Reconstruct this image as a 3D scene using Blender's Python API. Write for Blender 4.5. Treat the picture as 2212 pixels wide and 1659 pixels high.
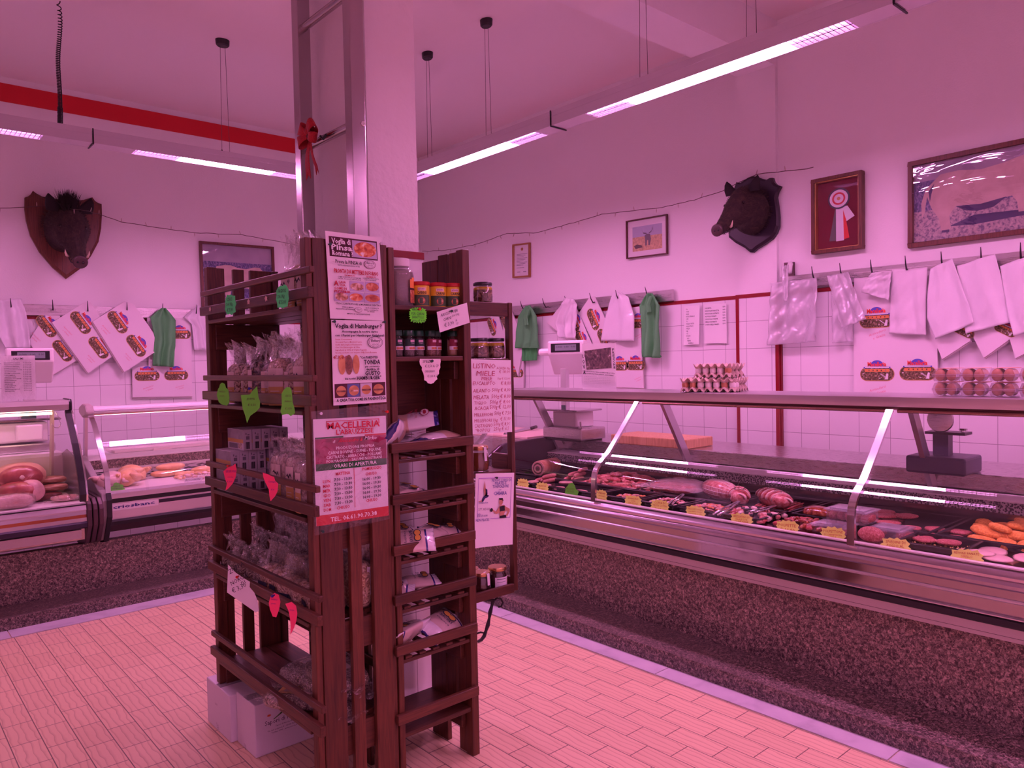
import bpy, bmesh, math, random
from mathutils import Vector, Matrix
for o in list(bpy.data.objects): bpy.data.objects.remove(o)
S = bpy.context.scene; COL = S.collection; PI = math.pi; rnd = random.Random(7)
# ---------------- camera ----------------
CH = 1.55; FPX = 1631.3; yaw, pit, rol = 0.71984945, 0.02771736, -0.02066689
F_ = Vector((math.sin(yaw)*math.cos(pit), math.cos(yaw)*math.cos(pit), -math.sin(pit)))
_r = Vector((math.cos(yaw), -math.sin(yaw), 0)); _u = _r.cross(F_)
R_ = _r*math.cos(rol)+_u*math.sin(rol); U_ = _u*math.cos(rol)-_r*math.sin(rol)
cd = bpy.data.cameras.new('camera'); cam = bpy.data.objects.new('camera', cd); COL.objects.link(cam)
M = Matrix.Identity(4)
for i in range(3): M[i][0] = R_[i]; M[i][1] = U_[i]; M[i][2] = -F_[i]
M[2][3] = CH; cam.matrix_world = M; cd.sensor_width = 36; cd.lens = FPX/2212*36; cd.clip_start = .05
S.camera = cam
S.view_settings.view_transform = 'Standard'; S.view_settings.look = 'None'; S.view_settings.gamma = 1
S.view_settings.use_curve_mapping = False; S.view_settings.exposure = 0.0
W = bpy.data.worlds.new('world'); S.world = W; W.use_nodes = True
W.node_tree.nodes['Background'].inputs[0].default_value = (.9, .45, .45, 1); W.node_tree.nodes['Background'].inputs[1].default_value = .02
C_LAMP = (1, .322, .80); E_LAMP = 108.0; C_WARM = (1, .55, .42)
def ray(px, py):
    return R_*(px-1106)-U_*(py-829.5)+F_*FPX
def _at(px, py, i, v):
    d = ray(px, py); t = (v-(CH if i == 2 else 0))/d[i]; p = d*t; p[2] += CH; return p
def atX(px, py, x): return _at(px, py, 0, x)
def atY(px, py, y): return _at(px, py, 1, y)
def atZ(px, py, z): return _at(px, py, 2, z)
# ---------------- materials ----------------
MT = {}
def nodes(name):
    m = bpy.data.materials.new(name); m.use_nodes = True; nt = m.node_tree
    return m, nt, nt.nodes['Principled BSDF'], nt.nodes['Material Output']
def L(nt, a, b): nt.links.new(a, b)
def N(nt, t, **k):
    n = nt.nodes.new(t)
    for a, v in k.items():
        if a[0] == '_': n.inputs[a[1:].replace('_', ' ')].default_value = v
        else: setattr(n, a, v)
    return n
def ramp(nt, fac, stops, interp='LINEAR'):
    r = nt.nodes.new('ShaderNodeValToRGB'); r.color_ramp.interpolation = interp
    e = r.color_ramp.elements
    while len(e) < len(stops): e.new(.5)
    for i, (p, c) in enumerate(stops): e[i].position = p; e[i].color = (*c, 1) if len(c) == 3 else c
    L(nt, fac, r.inputs[0]); return r
def mat(name, col, rough=.5, metal=0, var=0, vs=20, bump=0, bs=60, stretch=(1, 1, 1), coat=0, spec=.5, sheen=0, sss=0, rv=0, detail=4):
    if name in MT: return MT[name]
    m, nt, b, out = nodes(name); MT[name] = m
    b.inputs['Base Color'].default_value = (*col, 1); b.inputs['Roughness'].default_value = rough
    b.inputs['Metallic'].default_value = metal; b.inputs['Coat Weight'].default_value = coat
    b.inputs['Specular IOR Level'].default_value = spec; b.inputs['Sheen Weight'].default_value = sheen
    b.inputs['Subsurface Weight'].default_value = sss
    if sss: b.inputs['Subsurface Radius'].default_value = (.02, .008, .005)
    if var or bump or rv:
        tc = N(nt, 'ShaderNodeTexCoord'); mp = N(nt, 'ShaderNodeMapping'); mp.inputs['Scale'].default_value = stretch
        L(nt, tc.outputs['Object'], mp.inputs[0])
    if var or rv:
        n = N(nt, 'ShaderNodeTexNoise', _Scale=vs, _Detail=detail); L(nt, mp.outputs[0], n.inputs['Vector'])
    if var:
        r = ramp(nt, n.outputs[0], [(.3, [max(0, c*(1-var)) for c in col]), (.7, [min(1, c*(1+var)) for c in col])])
        L(nt, r.outputs[0], b.inputs['Base Color'])
    if rv:
        mr = N(nt, 'ShaderNodeMapRange'); mr.inputs[3].default_value = max(.02, rough-rv); mr.inputs[4].default_value = rough+rv
        L(nt, n.outputs[0], mr.inputs[0]); L(nt, mr.outputs[0], b.inputs['Roughness'])
    if bump:
        n2 = N(nt, 'ShaderNodeTexNoise', _Scale=bs, _Detail=3.0); L(nt, mp.outputs[0], n2.inputs['Vector'])
        bp = N(nt, 'ShaderNodeBump', _Strength=bump, _Distance=.01); L(nt, n2.outputs[0], bp.inputs['Height']); L(nt, bp.outputs[0], b.inputs['Normal'])
    return m
def flat(name, col, rough=.6): return mat(name, col, rough)
def woodmat(name, col, axis, dark=.45, s=14):
    if name in MT: return MT[name]
    m, nt, b, out = nodes(name); MT[name] = m
    tc = N(nt, 'ShaderNodeTexCoord'); oi = N(nt, 'ShaderNodeObjectInfo'); ad = N(nt, 'ShaderNodeVectorMath', operation='ADD')
    sc = [7, 7, 7]; sc[axis] = .45
    mp = N(nt, 'ShaderNodeMapping'); mp.inputs['Scale'].default_value = sc
    L(nt, tc.outputs['Object'], ad.inputs[0])
    cr = N(nt, 'ShaderNodeVectorMath', operation='SCALE'); cr.inputs['Scale'].default_value = 3.7
    cmb = N(nt, 'ShaderNodeCombineXYZ')
    for i in range(3): L(nt, oi.outputs['Random'], cmb.inputs[i])
    L(nt, cmb.outputs[0], cr.inputs[0]); L(nt, cr.outputs[0], ad.inputs[1]); L(nt, ad.outputs[0], mp.inputs[0])
    n = N(nt, 'ShaderNodeTexNoise', _Scale=s, _Detail=6.0, _Distortion=.9); L(nt, mp.outputs[0], n.inputs['Vector'])
    r = ramp(nt, n.outputs[0], [(.25, [c*dark for c in col]), (.5, col), (.8, [min(1, c*1.5) for c in col])])
    hv = N(nt, 'ShaderNodeHueSaturation'); mr = N(nt, 'ShaderNodeMapRange'); mr.inputs[3].default_value = .75; mr.inputs[4].default_value = 1.3
    L(nt, oi.outputs['Random'], mr.inputs[0]); L(nt, mr.outputs[0], hv.inputs['Value']); L(nt, r.outputs[0], hv.inputs['Color'])
    L(nt, hv.outputs[0], b.inputs['Base Color']); b.inputs['Roughness'].default_value = .42
    bp = N(nt, 'ShaderNodeBump', _Strength=.15, _Distance=.002); L(nt, n.outputs[0], bp.inputs['Height']); L(nt, bp.outputs[0], b.inputs['Normal'])
    return m
def emis(name, col, st):
    if name in MT: return MT[name]
    m, nt, b, out = nodes(name); MT[name] = m
    e = N(nt, 'ShaderNodeEmission'); e.inputs[0].default_value = (*col, 1); e.inputs[1].default_value = st
    L(nt, e.outputs[0], out.inputs[0]); return m
def film(name, tint=(.97, .97, .97), gl=1.0, rough=.03, bump=0, bs=30, ior=1.5, milky=0, mcol=(.9, .9, .9), stretch=(1, 1, 1)):
    """thin clear sheet: transparent + fresnel gloss (+ a little diffuse when milky)"""
    if name in MT: return MT[name]
    m, nt, b, out = nodes(name); MT[name] = m; nt.nodes.remove(b)
    t = N(nt, 'ShaderNodeBsdfTransparent'); t.inputs[0].default_value = (*tint, 1)
    g = N(nt, 'ShaderNodeBsdfGlossy'); g.inputs['Roughness'].default_value = rough; g.inputs[0].default_value = (gl, gl, gl, 1)
    mx = N(nt, 'ShaderNodeMixShader'); ge = N(nt, 'ShaderNodeNewGeometry'); dt = N(nt, 'ShaderNodeVectorMath', operation='DOT_PRODUCT')
    L(nt, ge.outputs['Incoming'], dt.inputs[0]); L(nt, ge.outputs['Normal'], dt.inputs[1])
    ab = N(nt, 'ShaderNodeMath', operation='ABSOLUTE'); L(nt, dt.outputs['Value'], ab.inputs[0])
    om = N(nt, 'ShaderNodeMath', operation='SUBTRACT', use_clamp=True); om.inputs[0].default_value = 1; L(nt, ab.outputs[0], om.inputs[1])
    pw = N(nt, 'ShaderNodeMath', operation='POWER'); L(nt, om.outputs[0], pw.inputs[0]); pw.inputs[1].default_value = 5
    f0 = 2*((ior-1)/(ior+1))**2; fr = N(nt, 'ShaderNodeMapRange'); fr.inputs[3].default_value = f0; fr.inputs[4].default_value = .95; L(nt, pw.outputs[0], fr.inputs[0])
    if bump:
        tc = N(nt, 'ShaderNodeTexCoord'); mp = N(nt, 'ShaderNodeMapping'); mp.inputs['Scale'].default_value = stretch
        L(nt, tc.outputs['Object'], mp.inputs[0])
        n = N(nt, 'ShaderNodeTexNoise', _Scale=bs, _Detail=3.0, _Distortion=1.0); L(nt, mp.outputs[0], n.inputs['Vector'])
        bp = N(nt, 'ShaderNodeBump', _Strength=bump, _Distance=.02); L(nt, n.outputs[0], bp.inputs['Height'])
        L(nt, bp.outputs[0], g.inputs['Normal']); L(nt, bp.outputs[0], dt.inputs[1])
    base = t.outputs[0]
    if milky:
        d = N(nt, 'ShaderNodeBsdfDiffuse'); d.inputs[0].default_value = (*mcol, 1)
        m2 = N(nt, 'ShaderNodeMixShader'); m2.inputs[0].default_value = milky
        L(nt, t.outputs[0], m2.inputs[1]); L(nt, d.outputs[0], m2.inputs[2]); base = m2.outputs[0]
    L(nt, fr.outputs[0], mx.inputs[0]); L(nt, base, mx.inputs[1]); L(nt, g.outputs[0], mx.inputs[2]); L(nt, mx.outputs[0], out.inputs[0])
    return m
def blotch(name, stops, scale=30, rough=.5, kind='noise', bump=0, detail=3.0, interp='LINEAR', stretch=(1, 1, 1), coat=0, dist=.5):
    """procedural mottled colour (meat, food, photographs)"""
    if name in MT: return MT[name]
    m, nt, b, out = nodes(name); MT[name] = m
    tc = N(nt, 'ShaderNodeTexCoord'); mp = N(nt, 'ShaderNodeMapping'); mp.inputs['Scale'].default_value = stretch
    L(nt, tc.outputs['Object'], mp.inputs[0])
    if kind == 'noise':
        n = N(nt, 'ShaderNodeTexNoise', _Scale=scale, _Detail=detail, _Distortion=dist); L(nt, mp.outputs[0], n.inputs['Vector']); f = n.outputs[0]
    else:
        n = N(nt, 'ShaderNodeTexVoronoi', _Scale=scale); L(nt, mp.outputs[0], n.inputs['Vector'])
        if kind == 'cell':
            s = N(nt, 'ShaderNodeSeparateColor'); L(nt, n.outputs['Color'], s.inputs[0]); f = s.outputs[0]
        else: f = n.outputs['Distance']
    r = ramp(nt, f, stops, interp); L(nt, r.outputs[0], b.inputs['Base Color'])
    b.inputs['Roughness'].default_value = rough; b.inputs['Coat Weight'].default_value = coat
    if bump:
        bp = N(nt, 'ShaderNodeBump', _Strength=bump, _Distance=.004); L(nt, f, bp.inputs['Height']); L(nt, bp.outputs[0], b.inputs['Normal'])
    return m
def dayglo(name, col):
    if name in MT: return MT[name]
    m, nt, b, out = nodes(name); MT[name] = m; nt.nodes.remove(b)
    d = N(nt, 'ShaderNodeBsdfDiffuse'); d.inputs[0].default_value = (*col, 1); L(nt, d.outputs[0], out.inputs[0]); return m
WALLC = (.86, .86, .86)
m_wall = mat('plaster_white', WALLC, .8, bump=.12, bs=90)
m_ceil = mat('ceiling_paint', (.86, .84, .82), .85, bump=.05, bs=60)
m_red = mat('red_paint', (.62, .012, .02), .55)
m_redtile = mat('dark_red_tile', (.25, .008, .018), .25)
m_black = mat('black_plastic', (.012, .012, .014), .35)
m_rub = mat('black_rubber', (.015, .013, .016), .6)
m_steel = mat('brushed_steel', (.62, .6, .6), .3, 1, bump=.03, bs=40, stretch=(1, 1, 30), rv=.1)
m_steelh = mat('brushed_steel_flat', (.6, .58, .58), .28, 1, bump=.03, bs=30, stretch=(20, 1, 20), rv=.08)
m_chrome = mat('chrome', (.8, .8, .8), .12, 1)
m_alu = mat('satin_aluminium', (.75, .74, .75), .38, .9)
m_white = mat('white_plastic', (.82, .82, .82), .35)
m_enamel = mat('white_enamel', (.8, .8, .8), .3)
m_paper = mat('white_paper', (.84, .84, .84), .75)
m_ink = flat('black_ink', (.02, .02, .025)); m_redink = flat('red_ink', (.6, .02, .03)); m_blueink = flat('blue_ink', (.02, .03, .35))
m_greyink = flat('grey_ink', (.22, .22, .25)); m_greenink = flat('green_ink', (.01, .12, .03)); m_whiteink = flat('white_ink', (.85, .85, .85))
wood_z = woodmat('stained_wood_upright', (.098, .031, .014), 2); wood_y = woodmat('stained_wood_y', (.085, .028, .014), 1); wood_x = woodmat('stained_wood_x', (.085, .028, .014), 0)
m_glass = film('thin_glass', (.97, .975, .97), 1, .0, ior=1.5)
m_film = film('clear_film', (.965, .965, .97), 1, .10, bump=1.0, bs=45, ior=1.8, milky=.015)
m_sleeve = film('clear_sleeve', (.96, .96, .97), 1, .08, bump=.25, bs=14, ior=1.5, milky=.04)
m_bagp = film('poly_bag', (.93, .93, .94), 1, .14, bump=.5, bs=22, ior=1.55, milky=.38, mcol=(.85, .85, .88))
m_bagw = mat('white_carrier_plastic', (.80, .80, .83), .32, bump=.55, bs=16, coat=.2, stretch=(1, 1, .5))
m_greenbag = mat('green_fabric', (.10, .42, .14), .7, bump=.15, bs=30)
# ---------------- mesh builder ----------------
ORG = {}
def wloc(o): return ORG.get(o.name, Vector((0, 0, 0))) if o else Vector((0, 0, 0))
class MB:
    def __init__(s): s.v = []; s.f = []; s.m = []; s.mi = 0
    def add(s, vs, fs, mi=None):
        n = len(s.v); s.v += [tuple(v) for v in vs]; s.f += [tuple(i+n for i in f) for f in fs]; s.m += [s.mi if mi is None else mi]*len(fs); return s
    def box(s, x0, y0, z0, x1, y1, z1, mi=None):
        x0, x1 = sorted((x0, x1)); y0, y1 = sorted((y0, y1)); z0, z1 = sorted((z0, z1))
        return s.add([(x0, y0, z0), (x1, y0, z0), (x1, y1, z0), (x0, y1, z0), (x0, y0, z1), (x1, y0, z1), (x1, y1, z1), (x0, y1, z1)],
                     [(0, 3, 2, 1), (4, 5, 6, 7), (0, 1, 5, 4), (1, 2, 6, 5), (2, 3, 7, 6), (3, 0, 4, 7)], mi)
    def obox(s, c, size, rot, mi=None):
        hx, hy, hz = [a/2 for a in size]; R = rot if isinstance(rot, Matrix) else Matrix.Rotation(rot, 3, 'Z')
        vs = [Vector(c)+R@Vector((sx*hx, sy*hy, sz*hz)) for sz in (-1, 1) for sx, sy in ((-1, -1), (1, -1), (1, 1), (-1, 1))]
        return s.add(vs, [(0, 3, 2, 1), (4, 5, 6, 7), (0, 1, 5, 4), (1, 2, 6, 5), (2, 3, 7, 6), (3, 0, 4, 7)], mi)
    def prism(s, poly, ax, a, b, mi=None):
        """poly: 2-D points in the two other axes (ascending order), extruded along axis ax from a to b"""
        o = [i for i in range(3) if i != ax]; n = len(poly); vs = []
        for t in (a, b):
            for p in poly:
                q = [0, 0, 0]; q[ax] = t; q[o[0]] = p[0]; q[o[1]] = p[1]; vs.append(q)
        fs = [tuple(range(n)), tuple(range(2*n-1, n-1, -1))]+[(i, i+n, (i+1) % n+n, (i+1) % n) for i in range(n)]
        return s.add(vs, fs, mi)
    def sheetprof(s, prof, ax, a, b, th, mi=None):
        """thin shell following an open 2-D profile"""
        n = len(prof); off = []
        for i, p in enumerate(prof):
            q0 = prof[max(0, i-1)]; q1 = prof[min(n-1, i+1)]; d = Vector((q1[0]-q0[0], q1[1]-q0[1])).normalized()
            off.append((p[0]-d.y*th, p[1]+d.x*th))
        o = [i for i in range(3) if i != ax]; vs = []
        for t in (a, b):
            for P in (prof, off):
                for p in P:
                    q = [0, 0, 0]; q[ax] = t; q[o[0]] = p[0]; q[o[1]] = p[1]; vs.append(q)
        fs = []
        A0, A1, B0, B1 = 0, n, 2*n, 3*n
        for i in range(n-1):
            fs += [(A0+i, A0+i+1, B0+i+1, B0+i), (A1+i+1, A1+i, B1+i, B1+i+1), (A0+i+1, A0+i, A1+i, A1+i+1), (B0+i, B0+i+1, B1+i+1, B1+i)]
        fs += [(A0, B0, B1, A1), (B0+n-1, A0+n-1, A1+n-1, B1+n-1)]
        return s.add(vs, fs, mi)
    def lathe(s, prof, c=(0, 0, 0), seg=20, sx=1, sy=1, mi=None, M3=None):
        n = len(prof); vs = []
        for r, z in prof:
            for k in range(seg):
                a = 2*PI*k/seg; p = Vector((r*sx*math.cos(a), r*sy*math.sin(a), z)); p = M3@p if M3 else p
                vs.append(p+Vector(c))
        fs = [(j*seg+k, j*seg+(k+1) % seg, (j+1)*seg+(k+1) % seg, (j+1)*seg+k) for j in range(n-1) for k in range(seg)]
        fs += [tuple(range(seg-1, -1, -1)), tuple((n-1)*seg+k for k in range(seg))]
        return s.add(vs, fs, mi)
    def tube(s, pts, r, seg=8, mi=None, caps=True):
        pts = [Vector(p) for p in pts]; n = len(pts); rs = r if isinstance(r, (list, tuple)) else [r]*n; vs = []
        up = Vector((0, 0, 1)); prev = None
        for i, p in enumerate(pts):
            d = (pts[min(n-1, i+1)]-pts[max(0, i-1)]).normalized()
            a = prev-d*prev.dot(d) if prev else (up.cross(d) if abs(d.z) < .95 else Vector((1, 0, 0)).cross(d))
            a = a.normalized(); prev = a; b = d.cross(a)
            for k in range(seg): t = 2*PI*k/seg; vs.append(p+(a*math.cos(t)+b*math.sin(t))*rs[i])
        fs = [(i*seg+k, i*seg+(k+1) % seg, (i+1)*seg+(k+1) % seg, (i+1)*seg+k) for i in range(n-1) for k in range(seg)]
        if caps: fs += [tuple(range(seg-1, -1, -1)), tuple((n-1)*seg+k for k in range(seg))]
        return s.add(vs, fs, mi)
    def grid(s, fn, nu, nv, mi=None, closed=False):
        vs = [fn(i/nu, j/nv) for j in range(nv+1) for i in range(nu+1)]; w = nu+1
        return s.add(vs, [(j*w+i, j*w+i+1, (j+1)*w+i+1, (j+1)*w+i) for j in range(nv) for i in range(nu)], mi)
    def blob(s, c, r, seg=14, rings=9, noise=0, seed=0, M3=None, pw=1.0, mi=None, nf=2.2):
        """ellipsoid with lumps"""
        vs = []; rr = random.Random(seed); ph = [rr.uniform(0, 6) for _ in range(6)]
        for j in range(rings+1):
            th = PI*j/rings
            for k in range(seg):
                a = 2*PI*k/seg; d = Vector((math.sin(th)*math.cos(a), math.sin(th)*math.sin(a), math.cos(th)))
                f = 1+noise*(math.sin(d.x*nf*2+ph[0])+math.sin(d.y*nf*2.6+ph[1])+math.sin(d.z*nf*2.3+ph[2])+.6*math.sin(nf*5*(d.x-d.y)+ph[3]))/2.5
                p = Vector([math.copysign(abs(d[i])**pw, d[i])*r[i]*f for i in range(3)])
                if M3: p = M3@p
                vs.append(p+Vector(c))
        fs = [(j*seg+k, (j+1)*seg+k, (j+1)*seg+(k+1) % seg, j*seg+(k+1) % seg) for j in range(rings) for k in range(seg)]
        return s.add(vs, fs, mi)
    def xf(s, Mx):
        s.v = [tuple(Mx@Vector(v)) for v in s.v]; return s
    def build(s, name, mats, parent=None, smooth=False, bevel=0, subd=0, loc=None, solid=0):
        me = bpy.data.meshes.new(name); o = bpy.data.objects.new(name, me); COL.objects.link(o)
        if parent is not None:
            o.parent = parent; off = wloc(parent)
        elif loc is not None:
            off = Vector(loc); o.location = off
        elif s.v:
            xs, ys, zs = zip(*s.v); off = Vector(((min(xs)+max(xs))/2, (min(ys)+max(ys))/2, min(zs))); o.location = off
        else: off = Vector((0, 0, 0))
        ORG[o.name] = off.copy()
        me.from_pydata([(v[0]-off.x, v[1]-off.y, v[2]-off.z) for v in s.v], [], s.f)
        for m in (mats if isinstance(mats, (list, tuple)) else [mats]): me.materials.append(m)
        for p, i in zip(me.polygons, s.m): p.material_index = i
        me.validate(); me.update()
        bm = bmesh.new(); bm.from_mesh(me)
        if smooth or bevel or subd: bmesh.ops.remove_doubles(bm, verts=bm.verts, dist=1e-6)
        bmesh.ops.recalc_face_normals(bm, faces=bm.faces); bm.to_mesh(me); bm.free()
        if smooth:
            for p in me.polygons: p.use_smooth = True
            if smooth is not True: me.set_sharp_from_angle(angle=smooth)
        if solid: mo = o.modifiers.new('s', 'SOLIDIFY'); mo.thickness = solid; mo.offset = 0
        if bevel: mo = o.modifiers.new('b', 'BEVEL'); mo.width = bevel; mo.segments = 2; mo.limit_method = 'ANGLE'
        if subd: mo = o.modifiers.new('u', 'SUBSURF'); mo.levels = subd; mo.render_levels = subd
        return o
def tag(o, label, cat, group=None, kind=None):
    if label: o['label'] = label
    if cat: o['category'] = cat
    if group: o['group'] = group
    if kind: o['kind'] = kind
    return o
def thing(name, label, cat, loc, group=None):
    o = bpy.data.objects.new(name, None); COL.objects.link(o); o.location = loc; o.empty_display_size = .05
    ORG[o.name] = Vector(loc); return tag(o, label, cat, group)
def struct(o): o['kind'] = 'structure'; return o
def dup(root, loc, rotz=0, label=None, group=None, rot=None, scale=None):
    r = root.copy(); COL.objects.link(r); r.location = loc; r.rotation_euler = rot or (0, 0, rotz)
    if scale: r.scale = (scale,)*3 if not isinstance(scale, tuple) else scale
    if label: r['label'] = label
    if group: r['group'] = group
    for ch in list(root.children):
        c = ch.copy(); COL.objects.link(c); c.parent = r
        for g in ch.children:
            d = g.copy(); COL.objects.link(d); d.parent = c
    return r
def movething(o, loc, rotz=0, rot=None, scale=None):
    o.location = loc; o.rotation_euler = rot or (0, 0, rotz)
    if scale: o.scale = (scale,)*3 if not isinstance(scale, tuple) else scale
    return o
def B(name, m, parent, *a, bevel=0): return MB().box(*a).build(name, m, parent, bevel=bevel)
# ---------------- flat frames, lettering ----------------
class Fr:
    """sheet frame: x to the right, y down from the top-left corner, w out towards the viewer (metres)"""
    def __init__(s, tl, tr, bl):
        s.o = Vector(tl); a = Vector(tr)-s.o; b = Vector(bl)-s.o; s.W = a.length; s.H = b.length; s.x = a/s.W; s.y = b/s.H
        s.n = s.x.cross(-s.y).normalized()
        if s.n.dot(Vector((0, 0, CH))-s.o) < 0: s.n = -s.n
    def p(s, x, y, w=0): return s.o+s.x*x+s.y*y+s.n*w
    def M(s, x, y, w, sc=1, ang=0, sx=1, shear=0):
        X = s.x*math.cos(ang)-s.y*math.sin(ang); Y = -(s.x*math.sin(ang)+s.y*math.cos(ang))
        m = Matrix.Identity(4); Y2 = Y+X*shear
        for i in range(3): m[i][0] = X[i]*sc*sx; m[i][1] = Y2[i]*sc; m[i][2] = s.n[i]*sc; m[i][3] = s.p(x, y, w)[i]
        return m
    def sub(s, x, y, W, H, w=0):
        f = Fr.__new__(Fr); f.o = s.p(x, y, w); f.x = s.x; f.y = s.y; f.n = s.n; f.W = W; f.H = H; return f
def rect(mb, fr, x, y, w, h, z, th=.0004, mi=None):
    vs = [fr.p(a, b, c) for c in (z-th, z) for a, b in ((x, y), (x+w, y), (x+w, y+h), (x, y+h))]
    return mb.add(vs, [(0, 1, 2, 3), (4, 7, 6, 5), (0, 4, 5, 1), (1, 5, 6, 2), (2, 6, 7, 3), (3, 7, 4, 0)], mi)
def poly(mb, fr, pts, z, th=.0004, mi=None):
    n = len(pts); vs = [fr.p(a, b, c) for c in (z-th, z) for a, b in pts]
    return mb.add(vs, [tuple(range(n)), tuple(range(2*n-1, n-1, -1))]+[(i, i+n, (i+1) % n+n, (i+1) % n) for i in range(n)], mi)
def lbox(mb, fr, x0, y0, w0, x1, y1, w1, mi=None):
    vs = [fr.p(x, y, w) for w in (w0, w1) for x, y in ((x0, y0), (x1, y0), (x1, y1), (x0, y1))]
    return mb.add(vs, [(0, 1, 2, 3), (4, 7, 6, 5), (0, 4, 5, 1), (1, 5, 6, 2), (2, 6, 7, 3), (3, 7, 4, 0)], mi)
def ell(cx, cy, a, b, n=24, t0=0, t1=2*PI): return [(cx+a*math.cos(t0+(t1-t0)*i/n), cy+b*math.sin(t0+(t1-t0)*i/n)) for i in range(n if abs(t1-t0-2*PI) < 1e-6 else n+1)]
TC = {}
def textmesh(s, bold):
    k = (s, bold)
    if k not in TC:
        c = bpy.data.curves.new('t', 'FONT'); c.body = s; c.size = 1; c.resolution_u = 1; c.offset = bold
        o = bpy.data.objects.new('t', c); me = bpy.data.meshes.new_from_object(o)
        vs = [v.co.copy() for v in me.vertices]; fs = [tuple(p.vertices) for p in me.polygons]
        bpy.data.objects.remove(o); bpy.data.curves.remove(c); bpy.data.meshes.remove(me)
        if vs:
            x0 = min(v.x for v in vs); x1 = max(v.x for v in vs)
        else: x0 = x1 = 0
        TC[k] = (vs, fs, x0, x1)
    return TC[k]
def txt(mb, fr, s, x, y, size, w=.001, al='l', bold=0, width=None, ang=0, shear=0, sx=1, mi=None):
    """one line of lettering; y is the base line; width forces the drawn length"""
    vs, fs, x0, x1 = textmesh(s, bold)
    if not vs: return mb
    sz = size/.72
    if width: sx = width/((x1-x0)*sz)
    dx = -x0 if al == 'l' else (-(x0+x1)/2 if al == 'c' else -x1)
    m = fr.M(x, y, w, sz, ang, sx, shear)
    return mb.add([m@Vector((v.x+dx, v.y, 0)) for v in vs], fs, mi)
def letters(name, m, parent, fr, rows, **k):
    mb = MB()
    for r in rows: txt(mb, fr, *r[:4], **{**k, **(r[4] if len(r) > 4 else {})})
    return mb.build(name, m, parent)
def scribble(mb, fr, x, y, w, rows, dy, size, mi=None, seed=0):
    rr = random.Random(seed)
    for i in range(rows): txt(mb, fr, ''.join(rr.choice('aeinorstlmu') for _ in range(rr.randint(14, 22))), x, y+i*dy, size, width=w*rr.uniform(.7, 1), mi=mi)
# ---------------- setting ----------------
X0, X1, Y0, Y1, ZC = -3.2, 5.0, -2.6, 7.25, 3.925
def tilemat(name, axis, off, size=.2, col=(.84, .83, .85), rough=.12):
    m, nt, b, out = nodes(name); MT[name] = m
    tc = N(nt, 'ShaderNodeTexCoord'); sp = N(nt, 'ShaderNodeSeparateXYZ'); cb = N(nt, 'ShaderNodeCombineXYZ'); ge = N(nt, 'ShaderNodeNewGeometry')
    L(nt, ge.outputs['Position'], sp.inputs[0]); L(nt, sp.outputs[axis], cb.inputs[0]); L(nt, sp.outputs[2], cb.inputs[1])
    mp = N(nt, 'ShaderNodeMapping'); mp.inputs['Location'].default_value = (-off[0], -off[1], 0); L(nt, cb.outputs[0], mp.inputs[0])
    br = N(nt, 'ShaderNodeTexBrick', _Scale=1.0, _Mortar_Size=.0016, _Brick_Width=size, _Row_Height=size, _Mortar_Smooth=.1); br.offset = 0
    br.inputs['Color1'].default_value = (*col, 1); br.inputs['Color2'].default_value = (*[c*.97 for c in col], 1); br.inputs['Mortar'].default_value = (.33, .3, .33, 1)
    L(nt, mp.outputs[0], br.inputs[0]); L(nt, br.outputs[0], b.inputs['Base Color']); b.inputs['Roughness'].default_value = rough
    n = N(nt, 'ShaderNodeTexNoise', _Scale=9.0); L(nt, mp.outputs[0], n.inputs['Vector'])
    mx = N(nt, 'ShaderNodeMath', operation='MULTIPLY_ADD'); L(nt, br.outputs['Fac'], mx.inputs[0]); mx.inputs[1].default_value = -1; L(nt, n.outputs[0], mx.inputs[2])
    bp = N(nt, 'ShaderNodeBump', _Strength=.12, _Distance=.004); L(nt, mx.outputs[0], bp.inputs['Height']); L(nt, bp.outputs[0], b.inputs['Normal'])
    return m
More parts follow.
